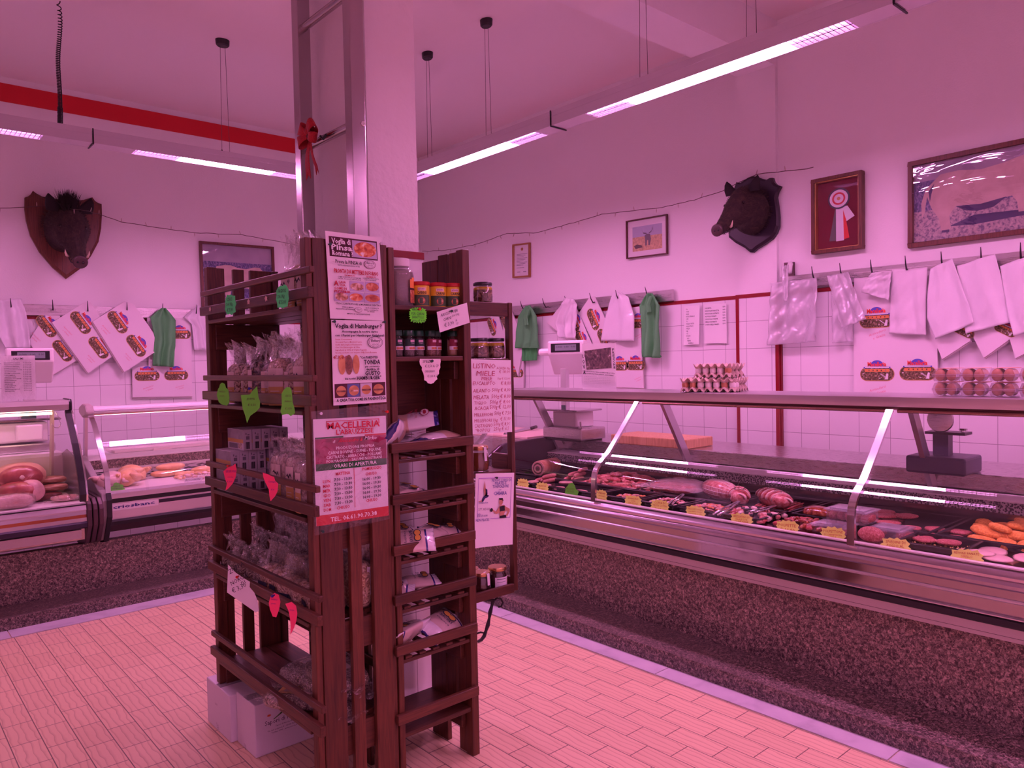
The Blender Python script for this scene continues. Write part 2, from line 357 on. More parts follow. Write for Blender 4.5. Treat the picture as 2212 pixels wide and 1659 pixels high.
def floormat():
    m, nt, b, out = nodes('floor_tile'); ge = N(nt, 'ShaderNodeNewGeometry'); sp = N(nt, 'ShaderNodeSeparateXYZ'); cb = N(nt, 'ShaderNodeCombineXYZ')
    L(nt, ge.outputs['Position'], sp.inputs[0]); L(nt, sp.outputs[1], cb.inputs[0]); L(nt, sp.outputs[0], cb.inputs[1])
    br = N(nt, 'ShaderNodeTexBrick', _Scale=1.0, _Mortar_Size=.0022, _Brick_Width=.225, _Row_Height=.1125, _Mortar_Smooth=.2); br.offset = .5
    br.inputs['Color1'].default_value = (.79, .60, .385, 1); br.inputs['Color2'].default_value = (.73, .545, .35, 1); br.inputs['Mortar'].default_value = (.20, .14, .11, 1)
    L(nt, cb.outputs[0], br.inputs[0])
    w = N(nt, 'ShaderNodeTexWave', wave_type='BANDS', bands_direction='Y', wave_profile='SAW', _Scale=11.0, _Distortion=3.4, _Detail=1.0, _Detail_Scale=1.6)
    w.inputs['Detail Roughness'].default_value = .4
    mp = N(nt, 'ShaderNodeMapping'); mp.inputs['Scale'].default_value = (.55, 1, 1); L(nt, cb.outputs[0], mp.inputs[0]); L(nt, mp.outputs[0], w.inputs['Vector'])
    dk = ramp(nt, w.outputs[1], [(.0, (.6, .52, .5)), (.14, (.84, .8, .79)), (.35, (1, 1, 1)), (1, (1, 1, 1))])
    mu = N(nt, 'ShaderNodeMix', data_type='RGBA', blend_type='MULTIPLY'); mu.inputs[0].default_value = .75
    L(nt, br.outputs[0], mu.inputs[6]); L(nt, dk.outputs[0], mu.inputs[7]); L(nt, mu.outputs[2], b.inputs['Base Color'])
    b.inputs['Roughness'].default_value = .34
    bp = N(nt, 'ShaderNodeBump', _Strength=.25, _Distance=.003); L(nt, w.outputs[1], bp.inputs['Height'])
    b2 = N(nt, 'ShaderNodeBump', _Strength=.6, _Distance=.002, invert=True); L(nt, br.outputs['Fac'], b2.inputs['Height']); L(nt, bp.outputs[0], b2.inputs['Normal']); L(nt, b2.outputs[0], b.inputs['Normal'])
    return m
def granite(name, k=1.0, sc=95):
    m, nt, b, out = nodes(name); ge = N(nt, 'ShaderNodeNewGeometry')
    n = N(nt, 'ShaderNodeTexNoise', _Scale=sc, _Detail=3.0, _Distortion=1.2); L(nt, ge.outputs['Position'], n.inputs['Vector'])
    v = N(nt, 'ShaderNodeTexVoronoi', _Scale=sc*.9); L(nt, ge.outputs['Position'], v.inputs['Vector'])
    r = ramp(nt, n.outputs[0], [(.38, (.05*k, .035*k, .035*k)), (.5, (.17*k, .13*k, .115*k)), (.66, (.36*k, .29*k, .25*k))])
    s = N(nt, 'ShaderNodeSeparateColor'); L(nt, v.outputs['Color'], s.inputs[0])
    r2 = ramp(nt, s.outputs[0], [(0, (.55, .55, .55)), (.6, (1, 1, 1)), (1, (1.5, 1.4, 1.35))])
    mu = N(nt, 'ShaderNodeMix', data_type='RGBA', blend_type='MULTIPLY'); mu.inputs[0].default_value = 1; L(nt, r.outputs[0], mu.inputs[6]); L(nt, r2.outputs[0], mu.inputs[7])
    L(nt, mu.outputs[2], b.inputs['Base Color']); b.inputs['Roughness'].default_value = .3; return m
m_floor = floormat(); m_gran = granite('granite_panel', 1.2); m_grand = granite('granite_tread', .85)
m_marb = blotch('grey_marble', [(.3, (.42, .42, .46)), (.5, (.55, .54, .58)), (.7, (.6, .6, .62))], 7, .3, detail=6)
m_tb = tilemat('wall_tiles_back', 0, (.022, .03)); m_tr = tilemat('wall_tiles_right', 1, (.03, .02)); m_tc = tilemat('column_tiles', 0, (1.785, .095)); m_tcx = tilemat('column_tiles_side', 1, (2.69, .095))
struct(B('floor', m_floor, None, X0, Y0, -.1, X1+.2, Y1+.2, 0)); struct(B('ceiling', m_ceil, None, X0-.2, Y0-.2, ZC, X1+.2, Y1+.2, ZC+.1))
struct(B('wall_back', m_wall, None, X0, Y1, 0, X1+.2, Y1+.2, ZC)); struct(B('wall_left', m_wall, None, X0-.2, Y0-.2, 0, X0, Y1+.2, ZC))
struct(B('wall_front', m_wall, None, X0, Y0-.2, 0, X1+.2, Y0, ZC)); struct(B('wall_right', m_wall, None, X1, Y0, 0, X1+.2, Y1, ZC))
struct(MB().box(4.965, 2.79, 0, 5, 3.09, ZC).build('wall_pilaster', m_wall))
struct(B('ceiling_beam', m_wall, None, 1.2, 2.79, 3.61, 4.965, 3.09, ZC))
# red bands below the ceiling
struct(B('trim_1', m_red, None, X0, 7.242, 3.727, 4.99, 7.25, 3.873)); struct(B('trim_2', m_red, None, 4.992, 3.09, 3.727, 5, 7.24, 3.873)); struct(B('trim_3', m_red, None, 4.992, Y0, 3.727, 5, 2.79, 3.873))
# tiled dado with dark red border tiles
struct(B('wall_back_tiles', m_tb, None, X0, 7.238, 0, 4.99, 7.25, 1.99)); struct(B('trim_4', m_redtile, None, X0, 7.235, 1.99, 4.985, 7.25, 2.018))
struct(B('wall_right_tiles', m_tr, None, 4.988, 3.09, 0, 5, 7.235, 1.99)); struct(B('trim_5', m_redtile, None, 4.985, 3.115, 1.99, 5, 7.235, 2.018))
struct(B('wall_pilaster_tiles', m_tr, None, 4.953, 2.80, 0, 4.965, 3.09, 1.99)); struct(B('trim_6', m_redtile, None, 4.95, 2.80, 1.99, 4.966, 3.09, 2.018)); struct(B('trim_7', m_redtile, None, 4.948, 3.09, 0, 4.999, 3.115, 2.018))
struct(B('wall_right_tiles', m_tr, None, 4.988, Y0, 0, 5, 2.765, 1.99)); struct(B('trim_8', m_redtile, None, 4.985, Y0, 1.99, 5, 2.765, 2.018)); struct(B('trim_9', m_redtile, None, 4.948, 2.775, 0, 4.964, 2.80, 2.018)); struct(B('trim_10', m_redtile, None, 4.97, 2.768, 0, 4.999, 2.79, 2.018))
# column
c = MB().box(1.613, 2.70, 0, 1.852, 3.19, ZC); struct(c.build('wall_column', mat('column_plaster', WALLC, .8, bump=.45, bs=25)))
struct(B('wall_column_tiles', m_tc, None, 1.60, 2.688, .12, 1.865, 2.70, 2.0)); struct(B('trim_11', m_redtile, None, 1.597, 2.684, 2.0, 1.868, 2.70, 2.03)); struct(B('wall_column_tiles', m_tcx, None, 1.852, 2.70, 0, 1.864, 3.19, 2.0)); struct(B('trim_12', m_redtile, None, 1.852, 2.70, 2.0, 1.868, 3.19, 2.03))
struct(B('baseboard_column', mat('white_skirting', (.8, .8, .82), .4), None, 1.595, 2.66, 0, 1.87, 2.70, .12))
# counters' granite base and marble kerb
g = MB().box(3.045, -2.5, 0, 3.33, 5.4, .08, 0).box(3.331, -2.5, 0, 3.40, 5.399, .454, 1)
tag(g.build('granite_plinth', [m_grand, m_gran], loc=(3.2, 1.5, 0)), 'speckled dark granite plinth with low step under the long meat counter', 'plinth')
g = MB().box(X0, 5.401, 0, 3.329, 5.69, .08, 0).box(X0, 5.691, 0, 4.37, 5.76, .398, 1)
tag(g.build('granite_plinth', [m_grand, m_gran], loc=(1, 5.6, 0)), 'speckled dark granite plinth with low step under the left hand counters', 'plinth')
k = 0
ys = [-2.5, -.6, 1.21, 2.32, 3.49, 5.24]
for a, b in zip(ys, ys[1:]): struct(B('trim_%d' % (20+k), m_marb, None, 2.93, a+.003, .001, 3.045, b-.003, .006)); k += 1
for a, b in ((-3.2, -1), (-1, .662), (.662, 2.6), (2.6, 3.045)): struct(B('trim_%d' % (20+k), m_marb, None, a+.003, 5.243, .001, b-.003, 5.40, .006)); k += 1
# ---------------- pendant luminaires ----------------
m_lamp = emis('fluorescent_tube', C_LAMP, E_LAMP); m_refl = mat('louvre_reflector', (.8, .78, .85), .12, 1); m_lampw = emis('warm_case_tube', C_WARM, 9)
m_hous = mat('luminaire_white', (.62, .60, .64), .45)
def luminaire(name_label, a, b, l0, l1, fixed, axis, cables, group):
    """trunking module from a to b along axis (0 = x, 1 = y); lit trough from l0 to l1"""
    fl = (lambda u, v, z: (u, v, z)) if axis == 0 else (lambda u, v, z: (v, u, z))
    def bx(mb, u0, v0, z0, u1, v1, z1): p, q = fl(u0, v0, z0), fl(u1, v1, z1); return mb.box(*p, *q)
    o = thing('pendant_light', name_label, 'ceiling light', fl((a+b)/2, fixed, 3.02), group)
    h = MB(); w = .065
    bx(h, a+.004, fixed-w, 3.075, b-.006, fixed+w, 3.11); bx(h, a+.004, fixed-w, 3.02, b-.006, fixed-w+.006, 3.0745); bx(h, a+.004, fixed+w-.006, 3.02, b-.006, fixed+w, 3.0745)
    bx(h, a+.008, fixed-w+.0065, 3.021, l0, fixed+w-.0065, 3.0745); bx(h, l1, fixed-w+.0065, 3.021, b-.008, fixed+w-.0065, 3.0745); h.build('housing', m_hous, o)
    t = MB(); e = .30
    for q in (-.028, .028): bx(t, l0+e, fixed+q-.026, 3.030, l1-e, fixed+q+.026, 3.066)
    t.build('fluorescent_tube', m_lamp, o)
    r = MB(); n = 12
    for end in (l0, l1-e):
        for q in (-.03, .03): bx(r, end, fixed+q-.01, 3.05, end+e, fixed+q+.01, 3.066)
    r.build('tube_end', emis('tube_end_glow', C_LAMP, 16), o)
    lv = MB()
    for end in (l0, l1-e):
        for i in range(n): u = end+(i+.5)*e/n; bx(lv, u-.002, fixed-w+.006, 3.022, u+.002, fixed+w-.006, 3.05)
        bx(lv, end, fixed-.004, 3.022, end+e, fixed+.004, 3.05)
    lv.build('louvre', m_refl, o)
    j = MB(); bx(j, b-.005, fixed-w-.004, 3.012, b+.003, fixed+w+.004, 3.018); bx(j, b-.005, fixed-w-.006, 3.018, b+.003, fixed-w-.002, 3.112); j.build('joint_clip', m_black, o)
    for cu in cables:
        for d in (-.022, .022):
            c = MB().tube([fl(cu+d*1.3, fixed, 3.11), fl(cu+d*.8, fixed, 3.88)], .0016, 5); c.build('suspension_cable', flat('cable_steel', (.12, .1, .11)), o)
        MB().lathe([(.006, 0), (.008, .02), (.004, .03)], fl(cu-.028, fixed, 3.105), 8).build('cable_gripper', m_black, o)
        cp = MB().lathe([(.030, 0), (.038, .01), (.040, .045)], fl(cu, fixed, 3.88), 20, 1.25 if axis == 0 else 1, 1 if axis == 0 else 1.25); cp.build('ceiling_cap', m_black, o, smooth=.6)
    return o
GL = 'suspended fluorescent luminaires over the counters'
luminaire('far module of the right suspended light run, beside the column', 3.38, 5.42, 3.53, 5.10, 3.395, 1, (4.063, 4.771), GL)
luminaire('nearer long lit module of the right suspended light run', 1.33, 3.38, 1.53, 3.10, 3.395, 1, (2.03, 2.70), GL)
luminaire('module of the right light run leaving the frame at the top right corner', -.72, 1.33, -.52, 1.06, 3.395, 1, (-.02, .65), GL)
luminaire('suspended light over the left counter that ends behind the column', 1.23, 3.0, 1.486, 2.75, 5.50, 0, (2.108,), GL)
luminaire('suspended light at the left edge of the photo with coiled cable', -.54, 1.23, -.29, .955, 5.50, 0, (-.0,), GL)
for i, x in enumerate((-1.7, .3, 2.3)):  # lights added out of view to brighten the floor and rack fronts
    luminaire('suspended light near the shop front', x-.9, x+.9, x-.7, x+.7, -.9, 0, (x,), 'luminaires near the shop front')
# coiled cable
pts = []
for i in range(700):
    t = i/699; z = 3.9-t*.79; turns = 34*t**1.5*2; a = turns*2*PI; r = .011 if t < .85 else .014
    pts.append((1.072-.014*t+.012*math.sin(t*9)*(1-t)+r*math.cos(a), 5.50+r*math.sin(a), z))
tag(MB().tube(pts, .0032, 5).build('coiled_cable', m_rub, smooth=True, loc=(1.07, 5.5, 3.11)), 'black coiled power cable hanging from ceiling to left light run', 'cable')
# ---------------- display cases ----------------
m_mirror = mat('mirror_steel', (.50, .47, .47), .1, 1, bump=.02, bs=6)
m_satin = mat('satin_trim', (.66, .64, .66), .3, .85); m_skirt = mat('ribbed_skirt', (.50, .45, .43), .5, .1)
m_dkst = mat('well_steel', (.42, .38, .38), .16, 1, bump=.05, bs=8); m_creamf = mat('cream_frame', (.78, .76, .74), .4)
m_mesh = blotch('vent_mesh', [(.0, (.02, .02, .02)), (.45, (.03, .03, .03)), (.55, (.4, .38, .36)), (1, (.5, .48, .46))], 110, .4, 'vor')
m_liner = mat('display_liner', (.75, .72, .72), .35)
def fillprof(pr, th): return pr+[(a+th, b-.001) for a, b in reversed(pr)]
def V(ax, d, a, z): return (d, a, z) if ax == 1 else (a, d, z)
def cbx(ax, d0, a0, z0, d1, a1, z1): return MB().box(*V(ax, d0, a0, z0), *V(ax, d1, a1, z1))
def bar(ax, pts, a, b, th):
    """flat bar that follows an open profile"""
    return MB().sheetprof(pts, ax, a, b, th)
# --- long meat case on the right: front face x = 3.2, runs along y
RF = 3.2
GP = [(0, .742), (.002, .80), (.004, .86), (.010, .90), (.028, .93), (.055, .955), (.09, .98), (.128, 1.007), (.243, 1.124), (.32, 1.205), (.40, 1.292)]
gpr = [(RF+d, z) for d, z in GP]
rc = thing('meat_display_case', 'long curved glass meat display case along the right hand counter', 'display case', (3.6, 2.0, .45))
YA, YB = -.06, 4.15
MB().prism([(3.225, .50), (3.27, .455), (4.60, .455), (4.60, .885), (4.11, .885), (4.11, .70), (3.225, .70)], 1, YA, YB).build('body', m_dkst, rc)
MB().prism([(3.205, .527), (3.225, .47), (3.26, .462), (3.26, .527)], 1, YA, YB).build('ribbed_skirt', m_skirt, rc)
g = MB()
for z in (.488, .507): g.box(3.206+(.527-z)*.3, YA, z, 3.23, YB, z+.0015)
g.build('skirt_groove', flat('groove_shadow', (.12, .1, .1)), rc)
MB().prism([(3.20, .528), (3.184, .536), (3.184, .559), (3.20, .566), (3.22, .566), (3.22, .528)], 1, YA, YB).build('bumper', m_rub, rc)
B('bumper_trim', m_satin, rc, 3.186, YA, .5665, 3.21, YB, .571)
B('lower_panel', m_mirror, rc, 3.206, YA, .571, 3.222, YB, .622)
MB().prism([(3.200, .622), (3.197, .626), (3.197, .631), (3.20, .635), (3.22, .635), (3.22, .622)], 1, YA, YB).build('trim_strip', m_satin, rc)
B('upper_panel', m_mirror, rc, 3.206, YA, .635, 3.222, YB, .668)
MB().prism([(3.222, .668), (3.200, .668), (3.193, .676), (3.193, .688), (3.20, .694), (3.203, .70), (3.196, .707), (3.193, .718), (3.197, .730), (3.206, .740), (3.222, .742)], 1, YA, YB).build('front_rail', mat('front_rail_alu', (.55, .5, .55), .25, .95), rc, smooth=.5)
B('display_bed', m_dkst, rc, 3.222, YA, .735, 3.975, YB, .747)
B('inner_ledge', m_liner, rc, 3.212, YA+.01, .747, 3.245, YB, .752)
B('well_back', m_dkst, rc, 3.97, YA, .747, 3.985, YB, .81)
B('vent_grille', m_mesh, rc, 3.985, YA, .808, 4.0, YB, .862)
MB().prism([(3.98, .862), (4.09, .872), (4.09, .882), (3.98, .868)], 1, YA, YB).build('lamp_ledge', m_creamf, rc)
B('worktop', m_steelh, rc, 4.10, YA, .885, 4.62, YB, .965, bevel=.004)
for i, (a, b) in enumerate(((YA, 1.452), (1.478, 2.937), (2.963, YB-.02))):
    n = len(gpr); MB().add([(x, y, z) for y in (a, b) for x, z in gpr], [(j, j+1, n+j+1, n+j) for j in range(n-1)]).build('glass_panel', m_glass, rc, smooth=True)
for y in (1.465, 2.95, YB-.01):
    f = bar(1, gpr, y-.016, y+.016, .014); f.build('glass_frame', m_chrome, rc, smooth=.5)
for y in (1.457, 2.93, 4.10):
    MB().prism([(3.79, 1.30), (3.855, 1.30), (4.125, .87), (4.06, .865)], 1, y-.012, y+.012).build('canopy_bracket', m_satin, rc)
MB().prism([(3.60, 1.345), (3.598, 1.357), (3.61, 1.362), (3.93, 1.362), (3.93, 1.335), (3.65, 1.312), (3.61, 1.312), (3.602, 1.328)], 1, YA, YB+.02).build('canopy', mat('canopy_alu', (.60, .57, .60), .32, .8), rc, smooth=.4)
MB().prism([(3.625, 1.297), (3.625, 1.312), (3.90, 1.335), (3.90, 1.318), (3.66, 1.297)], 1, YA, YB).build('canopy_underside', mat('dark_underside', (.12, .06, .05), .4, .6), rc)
for a, b in ((YA, 1.44), (1.49, 2.925), (2.975, YB)): MB().tube([(3.618, a, 1.293), (3.618, b, 1.293)], .009, 10).build('hinge_rail', mat('hinge_bronze', (.35, .2, .16), .25, .9), rc, smooth=.6)
MB().prism([(3.205, .46), (3.205, .745), (3.26, .80), (3.52, .955), (3.58, .97), (4.08, .985), (4.10, .46)], 1, YB, YB+.035).build('end_panel', mat('end_panel_dark', (.10, .08, .10), .3, .4), rc, bevel=.008)
# corner counter between the two runs
cc = thing('corner_counter', 'stainless corner counter behind the hanging jar shelf, holding a cutting board', 'counter', (4.2, 4.75, 0))
B('worktop', m_steelh, cc, 3.80, 4.20, .93, 4.63, 5.40, .965); B('base', m_steel, cc, 3.83, 4.23, 0, 4.60, 5.37, .93)
# --- left hand cases along x
def leftcase(nm, lab, a, b, gp, kind):
    o = thing(nm, lab, 'display case', ((a+b)/2, 6.0, .4)); F0 = 5.50
    return o
BA, BB = 1.262, 4.37
gb = [(5.50, .738), (5.505, .80), (5.512, .85), (5.535, .90), (5.58, .945), (5.635, 1.003), (5.69, 1.06), (5.81, 1.178), (5.90, 1.235), (5.945, 1.25)]
cb = thing('poultry_display_case', 'curved glass display case with raw chickens left of the rack', 'display case', (2.5, 6.0, .4))
MB().prism([(5.53, .52), (5.62, .47), (5.80, .44), (6.62, .44), (6.62, .86), (6.12, .86), (6.12, .70), (5.53, .70)], 0, BA, BB).build('body', m_dkst, cb)
B('silver_rail', m_satin, cb, BA, 5.492, .706, BB, 5.53, .738); B('black_strip', m_black, cb, BA, 5.50, .676, BB, 5.53, .706)
B('front_panel', m_satin, cb, BA, 5.502, .566, BB, 5.53, .676); B('black_band', mat('navy_band', (.02, .015, .03), .35), cb, BA+.31, 5.499, .640, BB, 5.503, .664)
B('maker_plate', m_enamel, cb, BA+.01, 5.4985, .625, BA+.305, 5.502, .667)
fr = Fr((BA+.02, 5.498, .662), (BA+.29, 5.498, .662), (BA+.02, 5.498, .628)); letters('maker_name', flat('maker_blue', (.02, .015, .2)), cb, fr, [('criosbanc', .0, .024, .022, dict(bold=.02, width=.26))])
MB().prism([(5.49, .566), (5.482, .555), (5.50, .53), (5.53, .53), (5.53, .566)], 0, BA, BB).build('bumper', m_rub, cb)
MB().prism([(5.50, .53), (5.56, .478), (5.60, .47), (5.60, .53)], 0, BA, BB).build('lower_trim', mat('dark_lower_panel', (.05, .035, .04), .4), cb)
m_grille = blotch('slotted_steel', [(.0, (.03, .03, .04)), (.42, (.03, .03, .04)), (.5, (.72, .7, .72)), (1, (.75, .73, .75))], 42, .3, 'noise', stretch=(.5, 1, 3), detail=0)
B('display_bed', m_liner, cb, BA, 5.53, .735, BB, 6.09, .752); B('well_back', m_grille, cb, BA, 6.085, .752, BB, 6.10, .83)
MB().prism([(6.09, .83), (6.09, .905), (6.13, .905), (6.13, .83)], 0, BA, BB).build('grey_upstand', m_gran, cb)
B('lip', m_creamf, cb, BA, 6.07, .822, BB, 6.10, .84); B('lamp_ledge', m_creamf, cb, BA, 6.09, .905, BB, 6.14, .912)
B('worktop', m_liner, cb, BA, 6.12, .912, BB, 6.64, .94)
n = len(gb); MB().add([(x, y, z) for x in (BA+.01, BB) for y, z in gb], [(j, j+1, n+j+1, n+j) for j in range(n-1)]).build('glass_panel', m_glass, cb, smooth=True)
for x in (BA-.006, 2.9, BB): bar(0, gb, x-.016, x+.016, .013).build('glass_frame', m_chrome, cb, smooth=.5)
MB().prism([(5.945, 1.25), (5.93, 1.262), (5.935, 1.285), (5.96, 1.30), (6.10, 1.30), (6.13, 1.285), (6.13, 1.25)], 0, BA+.02, BB).build('canopy', m_enamel, cb, smooth=.5)
B('canopy_seam', flat('seam', (.35, .3, .35)), cb, BA+.02, 5.928, 1.271, BB, 5.934, 1.2735)
B('warm_glow_strip', mat('painted_orange_glow', (.7, .35, .2), .5), cb, BA+.02, 5.94, 1.243, BB, 5.955, 1.25)  # orange strip painted for the warm glow under the canopy
MB().prism([(5.90, 1.245), (5.90, 1.27), (5.93, 1.315), (6.02, 1.325), (6.12, 1.30), (6.12, 1.255), (6.02, 1.225)], 0, BA-.035, BA+.02).build('canopy_end_cap', mat('end_cap_grey', (.42, .36, .34), .5), cb, bevel=.012)
MB().prism([(6.05, 1.25), (6.10, 1.25), (6.16, .93), (6.11, .93)], 0, BA-.01, BA+.01).build('canopy_bracket', m_satin, cb)
MB().prism([(5.475, .70), (5.475, .60), (5.60, .42), (5.85, .40), (6.62, .40), (6.62, .90), (6.10, .95), (5.95, .90), (5.60, .76), (5.50, .745)], 0, BA-.045, BA).build('end_panel', mat('end_panel_grey', (.34, .3, .3), .4), cb, bevel=.006)
MB().sheetprof([(5.50, .74), (5.478, .70), (5.478, .60), (5.60, .425), (5.70, .41)], 0, BA-.02, BA+.008, -.02).build('end_edging', m_rub, cb)
B('lamp_tube', emis('case_b_tube', (1, .5, .75), 6), cb, BA+.05, 6.02, 1.236, BB, 6.045, 1.249)
# case A
AA, AB = -1.6, 1.118
ga = [(5.47, .722), (5.462, .76), (5.485, .84), (5.53, .92), (5.58, 1.0), (5.63, 1.07), (5.74, 1.19), (5.80, 1.26), (5.815, 1.285)]
ca = thing('cured_meat_display_case', 'display case of hams and bacon at the left edge of the photo', 'display case', (-.2, 6.0, .4))
MB().prism([(5.50, .56), (5.53, .46), (5.80, .40), (6.62, .40), (6.62, .86), (6.12, .86), (6.12, .68), (5.50, .68)], 0, AA, AB).build('body', m_dkst, ca)
B('display_bed', mat('bed_white', (.80, .76, .76), .3), ca, AA, 5.47, .70, AB, 6.10, .708); B('bed_edge', m_black, ca, AA, 5.455, .694, AB, 5.475, .700)
MB().prism([(5.46, .694), (5.452, .665), (5.458, .655), (5.455, .634), (5.50, .634), (5.50, .694)], 0, AA, AB).build('silver_rail', m_satin, ca)
B('orange_strip', blotch('orange_strip', [(.3, (.25, .05, .02)), (.7, (.5, .16, .05))], 3, .4), ca, AA, 5.456, .614, AB, 5.50, .634)
B('silver_strip', m_satin, ca, AA, 5.452, .590, AB, 5.50, .614)
MB().prism([(5.45, .590), (5.438, .58), (5.438, .555), (5.455, .545), (5.50, .545), (5.50, .590)], 0, AA, AB).build('bumper', mat('bumper_navy', (.03, .02, .045), .5), ca)
MB().prism([(5.46, .537), (5.475, .48), (5.52, .475), (5.52, .537)], 0, AA, AB-.03).build('ribbed_skirt', m_skirt, ca)
B('well_back', mat('well_back_cream', (.55, .48, .4), .3, .6), ca, AA, 6.085, .708, AB, 6.10, .78)
MB().prism([(6.09, .78), (6.09, .965), (6.10, .965), (6.11, .78)], 0, AA, AB).build('sliding_door', mat('frosted_panel', (.72, .66, .58), .35), ca)
B('lamp_ledge', m_creamf, ca, AA, 6.04, .775, AB, 6.09, .785); B('worktop', m_liner, ca, AA, 6.10, .965, AB, 6.62, .985)
n = len(ga); MB().add([(x, y, z) for x in (AA, AB) for y, z in ga], [(j, j+1, n+j+1, n+j) for j in range(n-1)]).build('glass_panel', m_glass, ca, smooth=True)
bar(0, [(y+.006, z) for y, z in ga], AB-.035, AB, .02).build('glass_frame', m_black, ca)
bar(0, [(y-.004, z) for y, z in ga], AB+.002, AB+.012, .012).build('glass_edge', m_chrome, ca)
MB().prism([(5.80, 1.30), (5.795, 1.333), (5.80, 1.362), (5.98, 1.365), (6.02, 1.30), (5.85, 1.292)], 0, AA, AB-.012).build('canopy', m_satin, ca)
B('canopy_front', m_enamel, ca, AA, 5.790, 1.334, AB-.012, 5.796, 1.362)
MB().prism([(5.785, 1.30), (5.785, 1.35), (5.80, 1.37), (5.98, 1.372), (6.03, 1.36), (6.03, 1.29), (5.80, 1.288)], 0, AB-.012, AB+.006).build('canopy_end_cap', m_black, ca, bevel=.006)
MB().prism([(5.93, 1.29), (6.0, 1.29), (6.10, .84), (6.03, .84)], 0, AB-.09, AB-.075).build('canopy_bracket', mat('cream_bracket', (.6, .5, .42), .4), ca)
B('lamp_tube', m_lampw, ca, AA+.05, 5.86, 1.268, AB-.1, 5.885, 1.284)
ep = MB(); ep.prism([(5.50, .72), (5.60, .90), (5.70, .98), (5.95, 1.02), (6.10, .98), (6.10, .71), (5.50, .71)], 0, AB-.008, AB-.002); ep.build('end_glass', film('smoky_end', (.6, .57, .55), .8, .25, milky=.25, mcol=(.4, .38, .35)), ca)
ep = MB(); 
for i in range(3): t = .018*i; ep.prism([(5.452, .70-t/3), (5.44, .66), (5.44, .56), (5.54, .43), (5.75, .40), (6.62, .40), (6.62, .70), (6.1, .74), (5.50, .73)], 0, AB+.002+i*.034, AB+.030+i*.034)
ep.build('end_panel', mat('end_panel_plum', (.09, .05, .06), .4, .3), ca, bevel=.006)
# steel hook hanging from case A canopy
hp = [atY(px, py, 5.86) for px, py in ((120, 890), (127, 903), (131, 915), (130, 920), (126, 924), (119, 924), (114, 920), (111, 914))]
tag(MB().tube(hp, .0025, 6).build('butcher_hook', m_chrome, smooth=True), 'small steel meat hook hanging under the left case canopy', 'hook')
# --- wall rails with hooks
m_hook = mat('dark_hook', (.05, .04, .05), .35, .6)
def hookrail(lab, ax, wall, a, b, z0, z1, hooks):
    """steel rail on a wall; wall = wall face coordinate, rail sticks out towards smaller values"""
    c = V(ax, wall, (a+b)/2, z0); o = thing('hook_rail', lab, 'hook rail', c)
    cbx(ax, wall-.03, a, z0, wall-.001, b, z1).build('rail', m_steel, o, bevel=.004)
    cbx(ax, wall-.036, a, z0+.028, wall-.03, b, z1-.03).build('raised_band', m_steelh, o)
    for h in hooks:
        mb = MB(); f = wall-.036
        mb.tube([V(ax, f, h, z0+.05), V(ax, f-.03, h, z0+.045), V(ax, f-.06, h-.006, z0+.075), V(ax, f-.085, h-.012, z0+.125)], [.006, .006, .0045, .002], 7)
        mb.build('hook', m_hook, o, smooth=True)
    return o
HB = [.99, 1.279, 1.534, 1.839, 2.132, 2.427]
hookrail('steel hook rail on the tiled wall behind the left counter', 0, 7.235, -1.2, 3.6, 2.02, 2.11, [.55]+HB+[2.7])
HR = [5.417, 5.108, 4.818, 4.513, 4.216, 3.902]
hookrail('steel hook rail with green aprons on the far right wall', 1, 4.985, 3.69, 6.6, 2.02, 2.112, HR+[5.75, 6.05])
HR2 = [2.695, 2.494, 2.304, 2.107, 1.899, 1.697, 1.489, 1.295]
hookrail('steel hook rail with plastic bags at the right edge of the photo', 1, 4.985, .2, 2.76, 2.03, 2.118, HR2+[1.08])
# ---------------- things on the walls ----------------
PB = (1, 7.228); PR = (0, 4.975)      # plane: (fixed axis, value)
def onp(pl, px, py, out=0): return _at(px, py, pl[0], pl[1]-out)
def frp(pl, tl, tr, bl, out=0): return Fr(onp(pl, *tl, out), onp(pl, *tr, out), onp(pl, *bl, out))
def cloth(name, lab, cat, rows, pl, m, amp=.01, waves=3, th=.004, seed=0, group=None, out=.0, nu=22, nv=24, parent=None, crumple=0, mats=None):
    """hanging sheet lofted between left and right edge points (photo pixels on a wall plane)"""
    R = [(onp(pl, *a, out), onp(pl, *b, out)) for a, b in rows]; k = len(R)-1; rr = random.Random(seed); ph = [rr.uniform(0, 6) for _ in range(5)]
    nrm = Vector((-1, 0, 0)) if pl[0] == 0 else Vector((0, -1, 0))
    def fn(u, v):
        t = v*k; i = min(k-1, int(t)); f = t-i
        l = R[i][0].lerp(R[i+1][0], f); r = R[i][1].lerp(R[i+1][1], f)
        d = amp*(math.sin(waves*2*PI*u+ph[0]+.8*math.sin(3*v+ph[1]))*(.3+.7*v)+.5*math.sin(waves*4.3*u+ph[2]+2*v))
        if crumple: d += crumple*(math.sin(9*u+7*v+ph[3])*math.sin(11*v-5*u+ph[4])+.6*math.sin(23*u+13*v+ph[0])*math.sin(17*v+ph[1]))
        return l.lerp(r, u)+nrm*(d+amp+crumple)
    mb = MB().grid(fn, nu, nv)
    if parent is not None: return mb.build(name, mats or m, parent, smooth=True, solid=th)
    o = mb.build(name, m, None, smooth=True, solid=th); return tag(o, lab, cat, group)
m_field = blotch('logo_field', [(.35, (.05, .05, .02)), (.5, (.14, .09, .04)), (.62, (.30, .2, .12)), (.75, (.7, .6, .55))], 90, .6)
LG = [m_field, flat('logo_orange', (.75, .28, .08)), flat('logo_blue', (.10, .10, .55)), flat('logo_red', (.85, .06, .04)), m_whiteink, flat('logo_tan', (.55, .33, .12))]
